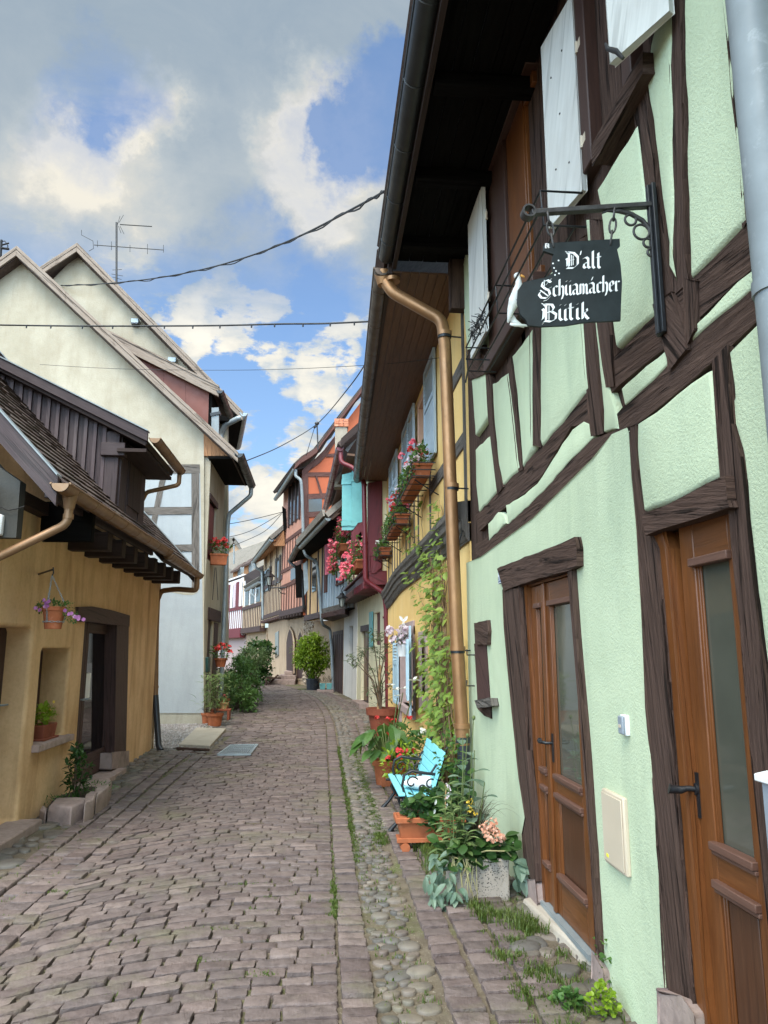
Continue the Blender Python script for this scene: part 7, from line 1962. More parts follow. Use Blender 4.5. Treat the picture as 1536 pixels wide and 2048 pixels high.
part('pole', MT['iron'], pl_, lambda b: b.tube([at(636, 900, 27), at(634, 846, 27)], .03, 6)); part('insulator', MT['iron'], pl_, lambda b: (b.blob(at(634, 847, 27), (.09, .09, .07), 8, 6, .3), b.tube([at(628, 856, 27), at(634, 850, 27)], .04, 6)), smooth=180); part('stay', MT['rope'], pl_, lambda b: b.tube([at(630, 852, 27), at(612, 912, 27.4)], .012, 5))

# ================================================================== left: pots, yard, bushes
# slab, grate
sp_ = [onground(*p) for p in ((358, 1494), (420, 1497), (452, 1462), (392, 1460))]
t = thing('stone_slab', 'pale worn stone slab bridging the gutter in front of the white house', 'paving slab', sp_[0])
mb = MB(); mb.hexa([V((p.x, p.y, gz(p.y)-.03)) for p in sp_]+[V((p.x, p.y, gz(p.y)+.05)) for p in sp_]); mb.build('slab', MT['slab'], t, bevel=.012)
part('plank', MT['timber'], t, lambda b: (b.bar(onground(356, 1499)+V((0, -.05, .02)), onground(418, 1503)+V((0, -.03, .02)), .07, .05), b.bar(onground(372, 1506)+V((0, 0, .0)), onground(412, 1508)+V((0, 0, .0)), .05, .03)), bevel=.006)
gq_ = [onground(*p) for p in ((436, 1513), (500, 1512), (515, 1493), (462, 1494))]
t = thing('drain_grate', 'square steel drain grate set in the cobbles', 'drain grate', gq_[0])
a_, b__, c_, d_ = [V((p.x, p.y, gz(p.y)+.026)) for p in gq_]
mb = MB(); mb.hexa([p-V((0, 0, .05)) for p in (a_, b__, c_, d_)]+[p-V((0, 0, .035)) for p in (a_, b__, c_, d_)]); mb.build('pit', MT['interior'], t)
mb = MB()
for p, q in ((a_, b__), (b__, c_), (c_, d_), (d_, a_)): mb.bar(p, q, .03, .03)
for k in range(1, 14): mb.bar(a_.lerp(b__, k/14), d_.lerp(c_, k/14), .014, .02)
for k in range(1, 5): mb.bar(a_.lerp(d_, k/5), b__.lerp(c_, k/5), .010, .015)
mb.build('grid', MT['zinc'], t)
tpc = onground(429, 1452)
t = thing('oleander_pot', 'round terracotta pot with grey-green oleander at the corner of the white house', 'potted plant', tpc)
pot(t, tpc, .13, .165, .26)
def strapplant(mb, c, n, L, W, h0, h1, spread, seg=2, lift=.9, droop=.35):
    for _ in range(n):
        a = U(0, 6.28); p = V(c)+V((random.gauss(0, spread), random.gauss(0, spread), U(h0, h1)))
        d = V((math.cos(a), math.sin(a), U(-.2, 1.3)*lift)); mb.leaf(p, d, V((0, 0, 1)), L*U(.6, 1.2), W, .2, droop, seg)
b = MB(); strapplant(b, tpc, 420, .19, .022, .35, 1.05, .13); b.build('foliage', MT['leafgrey'], t)
b = MB()
for _ in range(9): e_ = tpc+V((U(-.2, .2), U(-.2, .2), U(.7, 1.05))); b.tube([tpc+V((0, 0, .22)), tpc.lerp(e_, .5)+V((0, 0, .1)), e_], .007, 5)
b.build('stems', MT['bark'], t)
for (x, y, Y_, r, h, lab, nm) in ((414, 1447, 17.3, .12, .22, 'low terracotta pot with a dried plant right against the white house corner', 'dry'), (447, 1422, 18.9, .14, .30, 'tall terracotta pot half hidden behind the oleander', 'leafdark')):
    q = onground(x, y); q = V((q.x, q.y, gz(q.y)))
    t = thing('small_pot', lab, 'flower pot', q); pot(t, q, r*.8, r, h); b = MB(); strapplant(b, q, 60, .14, .02, h, h+.2, .06); b.build('foliage', MT[nm], t)
q = onground(452, 1440)
t = thing('wooden_crate', 'reddish wooden bench shelf behind the oleander pot with a yellow pot on it', 'plant shelf', q)
part('shelf', MT['terradark'], t, lambda b: (b.box(q.x-.35, q.x+.1, q.y-.1, q.y+.15, q.z+.2, q.z+.24), b.box(q.x-.33, q.x-.28, q.y-.1, q.y+.15, q.z, q.z+.2), b.box(q.x+.03, q.x+.08, q.y-.1, q.y+.15, q.z, q.z+.2)), bevel=.006)
q2 = q+V((-.05, 0, .24)); t = thing('yellow_pot', 'small yellow pot with a pink flower on the reddish shelf by the white house', 'flower pot', q2); pot(t, q2, .06, .08, .14, paint('yellow_pot_glaze', (.50, .42, .05), .4, .1, .05).name and 'cane'); b = MB(); leafcloud(b, q2+V((0, 0, .2)), (.08, .08, .07), 40, .05, .03); b.build('foliage', MT['leafmid'], t); b = MB(); umbel(b, q2+V((0, -.03, .27)), .04, 10, .03); b.build('flowers', MT['pink'], t)

def bush(name, label, cat, blobs, n, L, W, mat, group=None, trunk=None, seg=1, droop=.25, stalk=None):
    c = V(blobs[0][0]); base = V((c.x, c.y, gz(c.y)))
    t = thing(name, label, cat, base, group)
    b = MB()
    tot = sum(r[0]*r[1]+r[1]*r[2]+r[0]*r[2] for _, r in blobs)
    for cc, r in blobs:
        k = int(n*(r[0]*r[1]+r[1]*r[2]+r[0]*r[2])/tot)
        # clumps inside the blob give an uneven outline with gaps
        for _ in range(max(5, k//22)):
            while True:
                q = V((U(-1, 1), U(-1, 1), U(-1, 1)))
                if .45 < q.length < 1: break
            pc_ = V(cc)+V((q.x*r[0], q.y*r[1], q.z*r[2])); rr = min(r)*U(.18, .42)
            if pc_.z < gz(pc_.y)+.08: pc_.z = gz(pc_.y)+U(.08, .3)
            leafcloud(b, pc_, (rr, rr, rr*.75), 22, L, W, .25+q.z*.3, seg, .8, droop, .12, .2)
    b.build('foliage', MT[mat], t)
    b = MB()
    for cc, r in blobs:
        for _ in range(5):
            e_ = V(cc)+V((U(-.6, .6)*r[0], U(-.6, .6)*r[1], U(-.3, .7)*r[2])); b.tube([base+V((U(-.1, .1), U(-.1, .1), 0)), base.lerp(e_, .55)+V((U(-.1, .1), 0, .1)), e_], [.02, .014, .006], 5)
    b.build('stems', MT['bark'], t)
    return t
P_ = lambda x, y, Y_: at(x, y, Y_)
bush('leafy_bush', 'large loose green bush spilling over the left kerb beyond the oleander pot', 'bush', [(P_(476, 1385, 19.6), (.42, .5, .42)), (P_(496, 1400, 18.6), (.34, .35, .24)), (P_(470, 1350, 21.0), (.46, .5, .48)), (P_(492, 1345, 22.0), (.42, .5, .36)), (P_(500, 1380, 20.5), (.36, .4, .30))], 4000, .11, .055, 'bushleaf')
bush('feathery_shrub', 'pale feathery shrub arching above the large green bush', 'shrub', [(P_(505, 1318, 24), (.50, .5, .32)), (P_(485, 1335, 23.4), (.4, .4, .3))], 1500, .16, .035, 'leafgrey', droop=.5)
bush('ivy_bush', 'tall dark glossy ivy bush against the wall of the tan house', 'bush', [(P_(515, 1315, 31), (.62, .6, .70)), (P_(512, 1350, 31), (.60, .5, .5)), (P_(530, 1296, 32), (.25, .4, .3))], 2600, .13, .10, 'leafdark')
bush('ball_tree', 'round yellow-green shrub in a black pot at the bend of the street', 'potted shrub', [(P_(626, 1308, 27), (.64, .55, .60)), (P_(620, 1285, 27), (.42, .40, .38)), (P_(642, 1318, 27), (.36, .35, .40)), (P_(606, 1318, 27), (.36, .33, .30)), (P_(630, 1338, 27), (.36, .35, .26))], 4400, .12, .05, 'leafbright', droop=.5)
bt = bpy.data.objects['ball_tree']; bq = P_(626, 1372, 27); bq.z = gz(27)
b = MB(); b.lathe(bq, [(.001, 0), (.22, 0), (.25, .36), (.27, .36), (.27, .40), (.22, .40), (.001, .36)], 16); b.build('pot', MT['blackplastic'], bt, smooth=35)
part('trunk', MT['bark'], bt, lambda b: b.tube([bq+V((0, 0, .3)), P_(626, 1310, 27)], .05, 8), smooth=60)
for x, x1, lab in ((639, 651, 'left one of two turquoise planters by the dark door'), (652.5, 664, 'right one of two turquoise planters by the dark door')):
    c0, c1 = P_(x, 1374, 25.6), P_(x1, 1374, 25.6)
    t = thing('turquoise_planter', lab, 'planter', V((c0.x, 25.6, gz(25.6))), 'turquoise planters by the dark door')
    part('planter', MT['turq'], t, lambda b: b.hexa([V((c0.x+.02, 25.5, .3)), V((c1.x-.02, 25.5, .3)), V((c1.x-.02, 25.75, .3)), V((c0.x+.02, 25.75, .3)), V((c0.x, 25.48, .50)), V((c1.x, 25.48, .50)), V((c1.x, 25.77, .50)), V((c0.x, 25.77, .50))]), bevel=.01)
    b = MB(); strapplant(b, V(((c0.x+c1.x)/2, 25.62, .48)), 40, .35, .012, 0, .05, .06, 2, 2.5); b.build('foliage', MT['dry'], t)
part('base', MT['stone'], thing('stone_bench', 'low pinkish stone ledge carrying the turquoise planters', 'stone ledge', V((.2, 25.6, .2))), lambda b: b.box(P_(634, 1370, 25.6).x, P_(668, 1370, 25.6).x, 25.3, 25.85, .1, .295), bevel=.02)
# stone steps to the arched doors
t = thing('stone_steps', 'worn sandstone steps leading up to the arched doors at the bend', 'steps', V((-1.4, 32, .2)))
for i, (x0, x1, y1, h, Y_) in enumerate(((540, 590, 1374, .16, 31.2), (556, 592, 1366, .32, 31.7), (568, 592, 1358, .48, 32.2))):
    c0, c1 = P_(x0, y1, Y_), P_(x1, y1, Y_)
    mb = MB(); mb.box(c0.x, c1.x, Y_, Y_+1.8, .05, gz(31)+h+.02); mb.build('step', MT['stone'], t, bevel=.03)
t = thing('planter_barrel', 'dark wooden barrow lying beside the stone steps', 'barrow', P_(545, 1368, 30.5))
b = MB(); b.bar(P_(532, 1372, 30.5), P_(556, 1350, 30.8), .08, .05); b.bar(P_(535, 1356, 30.6), P_(560, 1356, 30.8), .3, .06); b.tube([P_(533, 1365, 30.4)+V((0, math.cos(k*.5)*.16, math.sin(k*.5)*.16)) for k in range(13)], .03, 6); b.build('frame', MT['timber'], t)

# ================================================================== right: window boxes on the yellow house
def window_box(label, u0, u1, v, d, col, nfl, white, rack=True, tall=.30):
    c = YH.at((u0+u1)/2, v, d)
    t = thing('window_box', label, 'window box', c, 'window boxes on the yellow house')
    l = u1-u0; h = .16; w_ = .20
    b = MB()
    lo_ = [YH.at(u0+.03, v, d-.08), YH.at(u1-.03, v, d-.08), YH.at(u1-.03, v, d+.08), YH.at(u0+.03, v, d+.08)]
    hi2 = [YH.at(u0, v+h, d-.105), YH.at(u1, v+h, d-.105), YH.at(u1, v+h, d+.105), YH.at(u0, v+h, d+.105)]
    b.hexa(lo_+hi2); b.fbox(YH, u0-.015, u1+.015, v+h*.78, v+h+.006, d-.115, d+.118); b.fbox(YH, u0+.0, u1-.0, v+h*.45, v+h*.50, d-.10, d+.103)
    b.build('trough', MT['terra'], t, bevel=.006)
    b = MB()
    for k in range(int(l/.11)+1):
        leafcloud(b, YH.at(u0+.05+k*.11, v+h+tall*.35, d+U(-.02, .06)), (.10, .11, tall*.6), 42, .06, .045, .3)
        if R() < .6: leafcloud(b, YH.at(u0+.05+k*.11, v+h-.05, d+.16), (.07, .09, .12), 14, .055, .04, -.2)
    b.build('foliage', MT['leafmid'], t)
    for cn, n_ in col:
        b = MB()
        for _ in range(n_):
            u = u0+(u1-u0)*R(); umbel(b, YH.at(u, v+h+tall*U(.15, 1.15), d+U(-.08, .17)), .05, 10, .030)
        b.build('flowers', MT[cn], t)
    if rack:
        b = MB(); r = lambda pts: b.tube([YH.at(*p) for p in pts], .008, 6)
        for vv in (v-.02, v+.06, v+.15): r([(u0-.06, vv, d-.14), (u0-.06, vv, d+.15), (u1+.06, vv, d+.15), (u1+.06, vv, d-.14)])
        for k in range(6):
            u = u0+(u1-u0)*k/5; r([(u, v+.15, d+.15), (u, v-.03, d+.14), (u, v-.03, d-.14)])
        for u in (u0+.1, u1-.1): r([(u, v-.03, d+.1), (u, v-.16, d-.1), (u, v-.22, d-.2)])
        b.build('rack', MT['black'], t, smooth=60)
    return t
BX = .20
window_box('largest window box, with mixed pink, red and white geraniums, nearest on the yellow house', 8.75, 10.55, 3.70, BX+.02, (('red', 6), ('palepink', 8), ('pink', 5)), 0, 0)
window_box('middle window box on the yellow house, red and white geraniums in an iron basket', 11.35, 13.3, 3.55, BX, (('red', 13), ('pink', 9), ('whitep', 6)), 0, 0)
window_box('small window box with sparse green plants at the far end of the yellow house', 15.0, 15.9, 3.52, BX-.04, (('whitep', 1),), 0, 0, True, .2)
# geraniums on the burgundy and blue houses
flower_pot('geranium_trough', 'terracotta trough overflowing with pink geraniums on the burgundy house', 'flower box', BU.at(1.0, 3.42, .16), 0, 0, .2, 0, 0, .055, 'pink geraniums beyond the red downpipe', 'terra', 'leafmid', 'pink', 2.0, .55, 520, .08, .06, 60, box=(1.7, .2, tuple(BU.u)), drop=.35)
flower_pot('geranium_trough', 'cascade of pale and bright pink geraniums before the pink shutter', 'flower box', BU.at(4.6, 4.3, .25), 0, 0, .2, 0, 0, .06, 'pink geraniums beyond the red downpipe', 'terra', 'leafmid', 'pink', 2.2, .75, 560, .09, .06, 70, box=(1.6, .2, tuple(BU.u)), drop=.75)

# ================================================================== vine climbing beside the copper pipe
VN = YH
vt_ = thing('climbing_vine', 'yellow-green vine climbing the yellow wall beside the copper downpipe', 'vine', YH.at(7.5, 0, .05))
b = MB(); lf = MB()
def vstem(pts, r0=.010, d0=.04):
    P = []
    for i, (x, y) in enumerate(pts): u, v = YH.px(x, y, d0); P.append(YH.at(u+U(-.03, .03), v, d0+U(-.02, .05)))
    out = []
    for p, q in zip(P, P[1:]):
        for k in range(4): out.append(p.lerp(q, k/4)+V((U(-.012, .012), U(-.03, .03), U(-.012, .012))))
    out.append(P[-1]); b.tube(out, [max(.0025, r0*(1-.75*i/len(out))) for i in range(len(out))], 5)
    return out
def vleaves(path, n, L, sp_, dlo=.02):
    for _ in range(n):
        i = int(R()*(len(path)-1)); p = path[i].lerp(path[i+1], R())+V((-abs(random.gauss(0, sp_*.8))-dlo, random.gauss(0, sp_*1.6), random.gauss(0, sp_)))
        d = V((-U(.2, 1), U(-1, .3), U(-.7, .25))); lf.leaf(p, d, V((-.6, -.2, .8)), L*U(.6, 1.3), L*.8*U(.7, 1.2), .12, .25, 2)
main = [[(915, 1600), (905, 1500), (890, 1400), (885, 1300), (882, 1200), (875, 1130)], [(900, 1600), (895, 1450), (885, 1350), (872, 1250), (866, 1150), (862, 1095)], [(908, 1590), (900, 1420), (895, 1320), (892, 1230), (888, 1160), (880, 1080)], [(890, 1600), (880, 1480), (880, 1380), (868, 1300), (860, 1230)], [(900, 1600), (893, 1500), (884, 1420), (876, 1330), (873, 1180), (868, 1110)]]
for m_ in main:
    for _ in range(4):
        pa = vstem([(x+U(-8, 8), y+U(-8, 8)) for x, y in m_], .012)
    vleaves(pa, 46, .10, .05)
for m_ in [[(880, 1380), (855, 1310), (842, 1285)], [(872, 1260), (850, 1230), (838, 1180)], [(868, 1130), (850, 1080), (842, 1020), (850, 990)], [(875, 1130), (880, 1060), (878, 1000)], [(866, 1150), (840, 1110), (815, 1100), (800, 1060)], [(882, 1430), (858, 1400), (846, 1360)], [(885, 1330), (862, 1320), (848, 1340)], [(880, 1480), (866, 1450), (855, 1420)], [(862, 1180), (838, 1170), (820, 1150)], [(838, 1110), (825, 1060), (820, 1010)], [(860, 1100), (835, 1075), (812, 1035)], [(895, 1090), (888, 1040), (884, 1010)]]:
    pa = vstem(m_, .006); vleaves(pa, 20, .10, .045)
for _ in range(40):                                              # dense tangle of old canes by the pipe
    x = U(884, 908); vstem([(x, 1600), (x+U(-6, 4), 1480), (x+U(-10, 2), 1380), (x+U(-12, 0), 1280)], .006, U(.04, .16))
for _ in range(14): x = U(878, 896); vstem([(x, 1330), (x+U(-8, 4), 1240), (x+U(-10, 2), 1150)], .005, U(.04, .12))
for i in range(300):
    u, v = YH.px(U(882, 912), U(1270, 1560), .12); p = YH.at(u, v, U(.05, .26)); d = V((-U(.1, 1), U(-1, .4), U(-.7, .3))); lf.leaf(p, d, V((-.6, -.3, .7)), .085*U(.6, 1.3), .07, .12, .25, 2)
for i in range(80):
    u, v = YH.px(U(860, 892), U(1110, 1290), .1); p = YH.at(u, v, U(.03, .16)); d = V((-U(.1, 1), U(-1, .4), U(-.6, .4))); lf.leaf(p, d, V((-.6, -.3, .7)), .10*U(.6, 1.3), .08, .12, .25, 2)
b.build('vine_stems', paint('vine_bark', (.17, .11, .065), .9, .3, .3), vt_, smooth=60); lf.build('leaves', MT['vine'], vt_)

# ================================================================== bench
# the bench stands against the yellow wall, its seat facing across the street
bx0, bx1 = .70, 1.05            # front and back edge (towards the wall)
by0, by1 = 6.98, 8.02
SZ = .31
bn = thing('garden_bench', 'small turquoise slatted bench with black scrolled iron ends against the yellow house', 'bench', (.95, 7.5, 0))
for k in range(5):
    x = bx0+k*.074; z = SZ-.010*math.sin(k/4*math.pi)-.01*(k > 2)
    part('seat_slat', MT['bench'], bn, lambda b: b.box(x, x+.060, by0-.04, by1+.04, z, z+.022), bevel=.005)
for k in range(4):
    x = bx1-.02+k*.026; z = SZ+.06+k*.080
    part('back_slat', MT['bench'], bn, lambda b: b.hexa([V((x, by0-.04, z)), V((x, by1+.04, z)), V((x-.02, by1+.04, z+.003)), V((x-.02, by0-.04, z+.003)), V((x+.022, by0-.04, z+.074)), V((x+.022, by1+.04, z+.074)), V((x+.002, by1+.04, z+.077)), V((x+.002, by0-.04, z+.077))]), bevel=.004)
for y in (by0+.05, by1-.05):
    e_ = lambda pts, r=.013: None
    b = MB()
    T = lambda pts, r: b.tube([V((px_, y, pz_)) for px_, pz_ in pts], r, 8)
    T([(bx0-.03, SZ-.02), (bx0+.2, SZ-.03), (bx1-.08, SZ-.04), (bx1-.02, SZ+.02), (bx1+.02, SZ+.13), (bx1+.09, SZ+.38), (bx1+.115, SZ+.41)], [.013, .014, .016, .016, .015, .013, .010])
    T([(bx0+.06, SZ-.02), (bx0+.03, SZ-.09), (bx0+.06, SZ-.15), (bx0+.0, .08), (bx0-.05, .03), (bx0-.07, .0)], [.014, .017, .018, .016, .020, .026])
    T([(bx0+.03, SZ-.07), (bx0+.08, SZ-.16), (bx0+.11, .07), (bx0+.14, .0)], [.012, .014, .015, .018])
    T([(bx1-.08, SZ-.04), (bx1-.12, SZ-.14), (bx1-.05, .09), (bx1+.08, .0)], [.014, .016, .016, .022])
    T([(bx1-.04, SZ-.03), (bx1+.0, SZ-.14), (bx1-.02, .05), (bx1+.0, .0)], .014)
    # arm with scrolls
    T([(bx0+.07, SZ-.02), (bx0+.04, SZ+.08), (bx0+.06, SZ+.17), (bx0+.13, SZ+.205), (bx0+.24, SZ+.185), (bx0+.36, SZ+.17), (bx1-.04, SZ+.19), (bx1+.01, SZ+.26)], [.012, .012, .013, .014, .014, .013, .012, .010])
    for cx_, cz_, r_ in ((bx0+.13, SZ+.10, .062), (bx0+.30, SZ+.085, .055), (bx0+.22, SZ+.05, .035)):
        b.tube([V((cx_+(r_*(1-.07*k))*math.cos(.5+k*.5), y, cz_+(r_*(1-.07*k))*math.sin(.5+k*.5))) for k in range(12)], .008, 6)
    T([(bx0+.40, SZ-.02), (bx0+.38, SZ+.08), (bx0+.40, SZ+.17)], .008)
    b.build('end_frame', MT['black'], bn, smooth=60)
part('brace', MT['black'], bn, lambda b: b.tube([V((.98, by0+.05, .15)), V((.98, by1-.05, .15))], .009, 6))
cu = thing('cushion', 'white patterned cushion lying on the turquoise bench', 'cushion', (.98, 7.22, SZ+.03))
b = MB(); vs = []; n_ = 14
b.blob((.97, 7.24, SZ+.065), (.19, .17, .055), 18, 10, .16, 1.8, 4); b.build('cover', MT['cushion'], cu, smooth=180)

# terracotta trough on brick feet in front of the bench
tq = onground(790, 1668)
TX0, TX1, TY0, TY1 = .63, 1.17, 6.32, 6.52
t = thing('terracotta_trough', 'long terracotta trough with green heart-shaped leaves standing in front of the turquoise bench', 'planter', (.9, 6.42, 0))
def trough(parent, x0, x1, y0, y1, z0, h, mat, ins=.03, skew=0):
    b = MB(); b.hexa([V((x0+ins, y0+ins, z0)), V((x1-ins, y0+ins, z0)), V((x1-ins, y1-ins, z0)), V((x0+ins, y1-ins, z0)), V((x0, y0, z0+h)), V((x1, y0, z0+h)), V((x1, y1, z0+h)), V((x0, y1, z0+h))])
    w_ = .018
    for (a, c, e, f) in ((x0-w_, x1+w_, y0-w_, y0+.004), (x0-w_, x1+w_, y1-.004, y1+w_), (x0-w_, x0+.004, y0, y1), (x1-.004, x1+w_, y0, y1)): b.box(a, c, e, f, z0+h*.80, z0+h+.012)
    return b.build('trough', MT[mat], parent, bevel=.006)
trough(t, TX0, TX1, TY0, TY1, .095, .155, 'terra')
part('saucer', MT['terra'], t, lambda b: (b.box(TX0+.0, TX1+.0, TY0+.0, TY1-.0, .070, .094), b.box(TX0-.01, TX1+.01, TY0-.012, TY0, .070, .108)), bevel=.005)
part('soil', MT['soil'], t, lambda b: b.box(TX0+.01, TX1-.01, TY0+.01, TY1-.01, .20, .243))
for x in (TX0+.06, TX1-.14): part('foot', MT['terra'], t, lambda b: b.lathe((x, TY0+.03, .034), [(.036, -.05), (.042, 0), (.036, .13)], 12, V((0, 1, 0))), smooth=40)
def roundleaves(mb, c, r, n, L, droop=.15, mode=0):
    c = V(c)
    for _ in range(n):
        q = V((U(-1, 1), U(-1, 1), U(-1, 1))); p = c+V((q.x*r[0], q.y*r[1], q.z*r[2]))
        d = V((U(-1, 1), U(-1.1, .6), U(-.5, .35))); mb.leaf(p, d, V((U(-.4, .4), U(-.9, .1), 1)), L*U(.6, 1.25), L*.95*U(.75, 1.1), .08, droop, 3)
b = MB(); roundleaves(b, (.88, 6.42, .32), (.18, .11, .10), 150, .07); roundleaves(b, (1.05, 6.44, .34), (.12, .11, .12), 90, .07); roundleaves(b, (.92, 6.46, .42), (.10, .08, .06), 30, .065); roundleaves(b, (.92, 6.28, .22), (.08, .03, .05), 12, .065); roundleaves(b, (1.16, 6.5, .48), (.09, .12, .18), 80, .07)
b.build('foliage', MT['leafdark'], t)
b = MB(); leafcloud(b, (.76, 6.42, .31), (.10, .09, .09), 130, .032, .018, .4); leafcloud(b, (1.1, 6.5, .70), (.12, .1, .2), 90, .05, .035); b.build('foliage', MT['leafmid'], t)
b = MB(); [b.leaf(V(p), V((.2, -.3, 1)), V((0, -1, 0)), .05, .02, .3, 0, 2) for p in ((.93, 6.30, .36), (.92, 6.30, .29), (1.02, 6.3, .33))]; b.build('flowers', MT['whitep'], t)

# concrete planter
CX0, CX1, CY0, CY1 = .86, 1.22, 5.10, 5.50
cpq = [onground(905, 1812), onground(1018, 1800)]
CX0, CX1 = cpq[0].x, cpq[1].x; CY0 = 5.05; CY1 = 5.50; CH = .26
t = thing('concrete_planter', 'speckled concrete planter with salmon flowers, grasses and poppy leaves beside the narrow green house door', 'planter', ((CX0+CX1)/2, CY0, 0))
m, nt3, N3, L3, b3 = newmat('exposed_aggregate')
p = co(nt3); vn = N3.new('ShaderNodeTexVoronoi'); vn.inputs['Scale'].default_value = 75; L3.new(p, vn.inputs['Vector'])
spk = ramp(nt3, vn.outputs['Distance'], [(.25, 1.), (.42, 0.)]); pat = ramp(nt3, nz(nt3, p, 4, 3, .6), [(.36, 0.), (.52, 1.)])
c = mix(nt3, nz(nt3, p, 12, 5, .6), (.27, .23, .19), (.40, .355, .31)); c = mix(nt3, mul.__call__(1, 1) if False else math_(nt3, 'MULTIPLY', spk, pat), c, (.055, .045, .04))
L3.new(c, b3.inputs['Base Color']); b3.inputs['Roughness'].default_value = .95; bumps(nt3, b3, [(spk, -.6, .01), (nz(nt3, p, 60, 4, .6), .5, .004)])
mb = MB(); CD = V((.02, .42, 0))
A_, B_ = V((CX0, CY0, 0)), V((CX1, CY0+.03, 0)); C2, D2 = B_+V((.03, .42, 0)), A_+V((.03, .42, 0))
base_ = [A_, B_, C2, D2]
cen = (A_+C2)/2
ring0 = [p-V((0, 0, .03)) for p in base_]; ring1 = [p+V((0, 0, CH)) for p in base_]; ring2 = [p.lerp(cen, .16)+V((0, 0, CH)) for p in base_]; ring3 = [p.lerp(cen, .16)+V((0, 0, CH-.06)) for p in base_]
mb.add(ring0+ring1+ring2+ring3, [(k*4+i, k*4+(i+1) % 4, k*4+4+(i+1) % 4, k*4+4+i) for k in range(3) for i in range(4)])
mb.build('box', m, t, bevel=.012)
part('soil', MT['soil'], t, lambda b: b.add([p.lerp(cen, .1)+V((0, 0, CH-.03)) for p in base_], [(0, 1, 2, 3)]))
b = MB()
def stalk(c, h, n, L, W, sp_, mat_b, lean=(0, 0), dr=.35, up_=.1):
    c = V(c); tip = c+V((lean[0], lean[1], h)); mat_b.tube([c, c.lerp(tip, .5)+V((U(-.02, .02), U(-.02, .02), 0)), tip], [.006, .005, .003], 5)
    for k in range(n):
        f_ = (k+.5)/n; p = c.lerp(tip, f_); a_ = k*2.4+U(-.3, .3)
        b.leaf(p, V((math.cos(a_), math.sin(a_), up_+.5*f_)), V((0, 0, 1)), L*(1.15-.5*f_)*U(.8, 1.2), W*(1.1-.4*f_), .12, dr, 3)
st = MB()
X = lambda f: CX0+(CX1-CX0)*f
for f_, dy, h in ((.08, .15, .42), (.02, .05, .36), (.18, .25, .50), (.12, .1, .30), (.25, .15, .38), (.32, .28, .46), (-.02, .22, .34), (.2, .02, .22), (.36, .10, .30), (.05, .3, .48)): stalk((X(f_), CY0+dy, CH-.05), h, 22, .105, .040, 0, st, (U(-.05, .05), U(-.05, .03)), .4)
b.build('foliage', MT['leafgrey'], t)
b = MB()
for f_, dy, h, lean in ((.28, .2, .62, (.02, 0)), (.42, .25, .70, (.06, .02)), (.35, .3, .78, (.02, .05)), (.50, .2, .5, (.08, 0))): stalk((X(f_), CY0+dy, CH-.05), h, 7, .15, .09, 0, st, lean, .5, .35)
b.build('foliage', MT['leafpale'], t)
for f_, h in ((.42, .92), (.3, .80)): e_ = V((X(f_)+.06, CY0+.28, CH+h-.05)); st.tube([V((X(f_), CY0+.25, CH+.2)), e_], .003, 5); st.blob(e_, (.013, .013, .016), 8, 6, 0)
st.build('stems', MT['stem'], t)
b = MB()
for _ in range(70):
    c = V((X(.52+U(-.05, .12)), CY0+.25+U(-.06, .06), CH-.02)); a_ = U(-.6, 2.6) if R() < .8 else U(0, 6.3); l = U(.35, .62); dx, dy = math.cos(a_)*.6, math.sin(a_)*.2-.15
    k9 = U(.35, 1.0); n9 = 9
    b.tube([c+V((dx*.8*l*k9*(i/n9)**1.6, dy*.7*l*(i/n9)**1.6, l*(i/n9)*(1-.62*k9*(i/n9)**2))) for i in range(n9+1)], [.0028*(1-.9*i/n9) for i in range(n9+1)], 4, cap=False)
b.build('grass_tuft', MT['dry'], t)
b = MB(); roundleaves(b, (X(.80), CY0+.12, CH+.05), (.13, .10, .06), 80, .085); roundleaves(b, (X(.1), CY0+.05, CH+.05), (.1, .08, .06), 50, .08); b.build('foliage', MT['leafdark'], t)
b = MB()
for x, z in ((.60, .17), (.68, .20), (.74, .18), (.80, .16), (.86, .13), (.66, .14), (.78, .21), (.9, .10), (.72, .12)): umbel(b, V((X(x), CY0+.05+U(-.03, .06), CH+z)), .034, 22, .011)
b.build('flowers', MT['salmon'], t)
b = MB()
for _ in range(9): umbel(b, V((X(.45+U(-.12, .1)), CY0+.2+U(-.1, .1), CH+U(.25, .33))), .012, 6, .008)
b.build('flowers', MT['yellowp'], t)
b = MB()                                                            # withered trailers over the rim
for _ in range(16):
    x = X(U(-.05, .35)); b.tube([V((x, CY0+.05, CH+.02)), V((x+U(-.05, .1), CY0-.03, CH+.02)), V((x+U(-.06, .06), CY0-.05, CH-U(.05, .3)))], [.004, .004, .002], 4)
b.tube([V((X(.3), CY0+.02, CH+.03)), V((X(.6), CY0+.0, CH+.06)), V((X(.95), CY0+.02, CH+.05)), V((X(1.12), CY0+.05, CH-.02))], .005, 5)
b.build('withered_stems', paint('straw_stem', (.30, .27, .13), .9, .2, .2), t)
b = MB()
for c, n_ in (((X(-.22), CY0-.06, .14), 26), ((X(-.12), CY0+.0, .24), 16), ((X(-.08), CY0-.05, .08), 16)):
    for _ in range(n_):
        p = V(c)+V((U(-.1, .1), U(-.06, .06), U(-.09, .09))); b.leaf(p, V((U(-1, .6), U(-1, .2), U(-.7, .3))), V((0, -.5, 1)), .085*U(.6, 1.2), .04, .2, .6, 3)
for _ in range(12): p = V((X(1.1)+U(-.03, .05), CY0+.02, CH-.04+U(-.08, .04))); b.leaf(p, V((U(-.3, 1), U(-.7, .2), U(-.9, .2))), V((0, -.6, 1)), .13*U(.7, 1.1), .07, .15, .4, 3)
b.build('foliage', MT['leafpale'], t)
rb_ = thing('pink_ribbon', 'pale ribbon tied to a cane in the plants beside the bench', 'ribbon', (1.14, 6.2, .3))
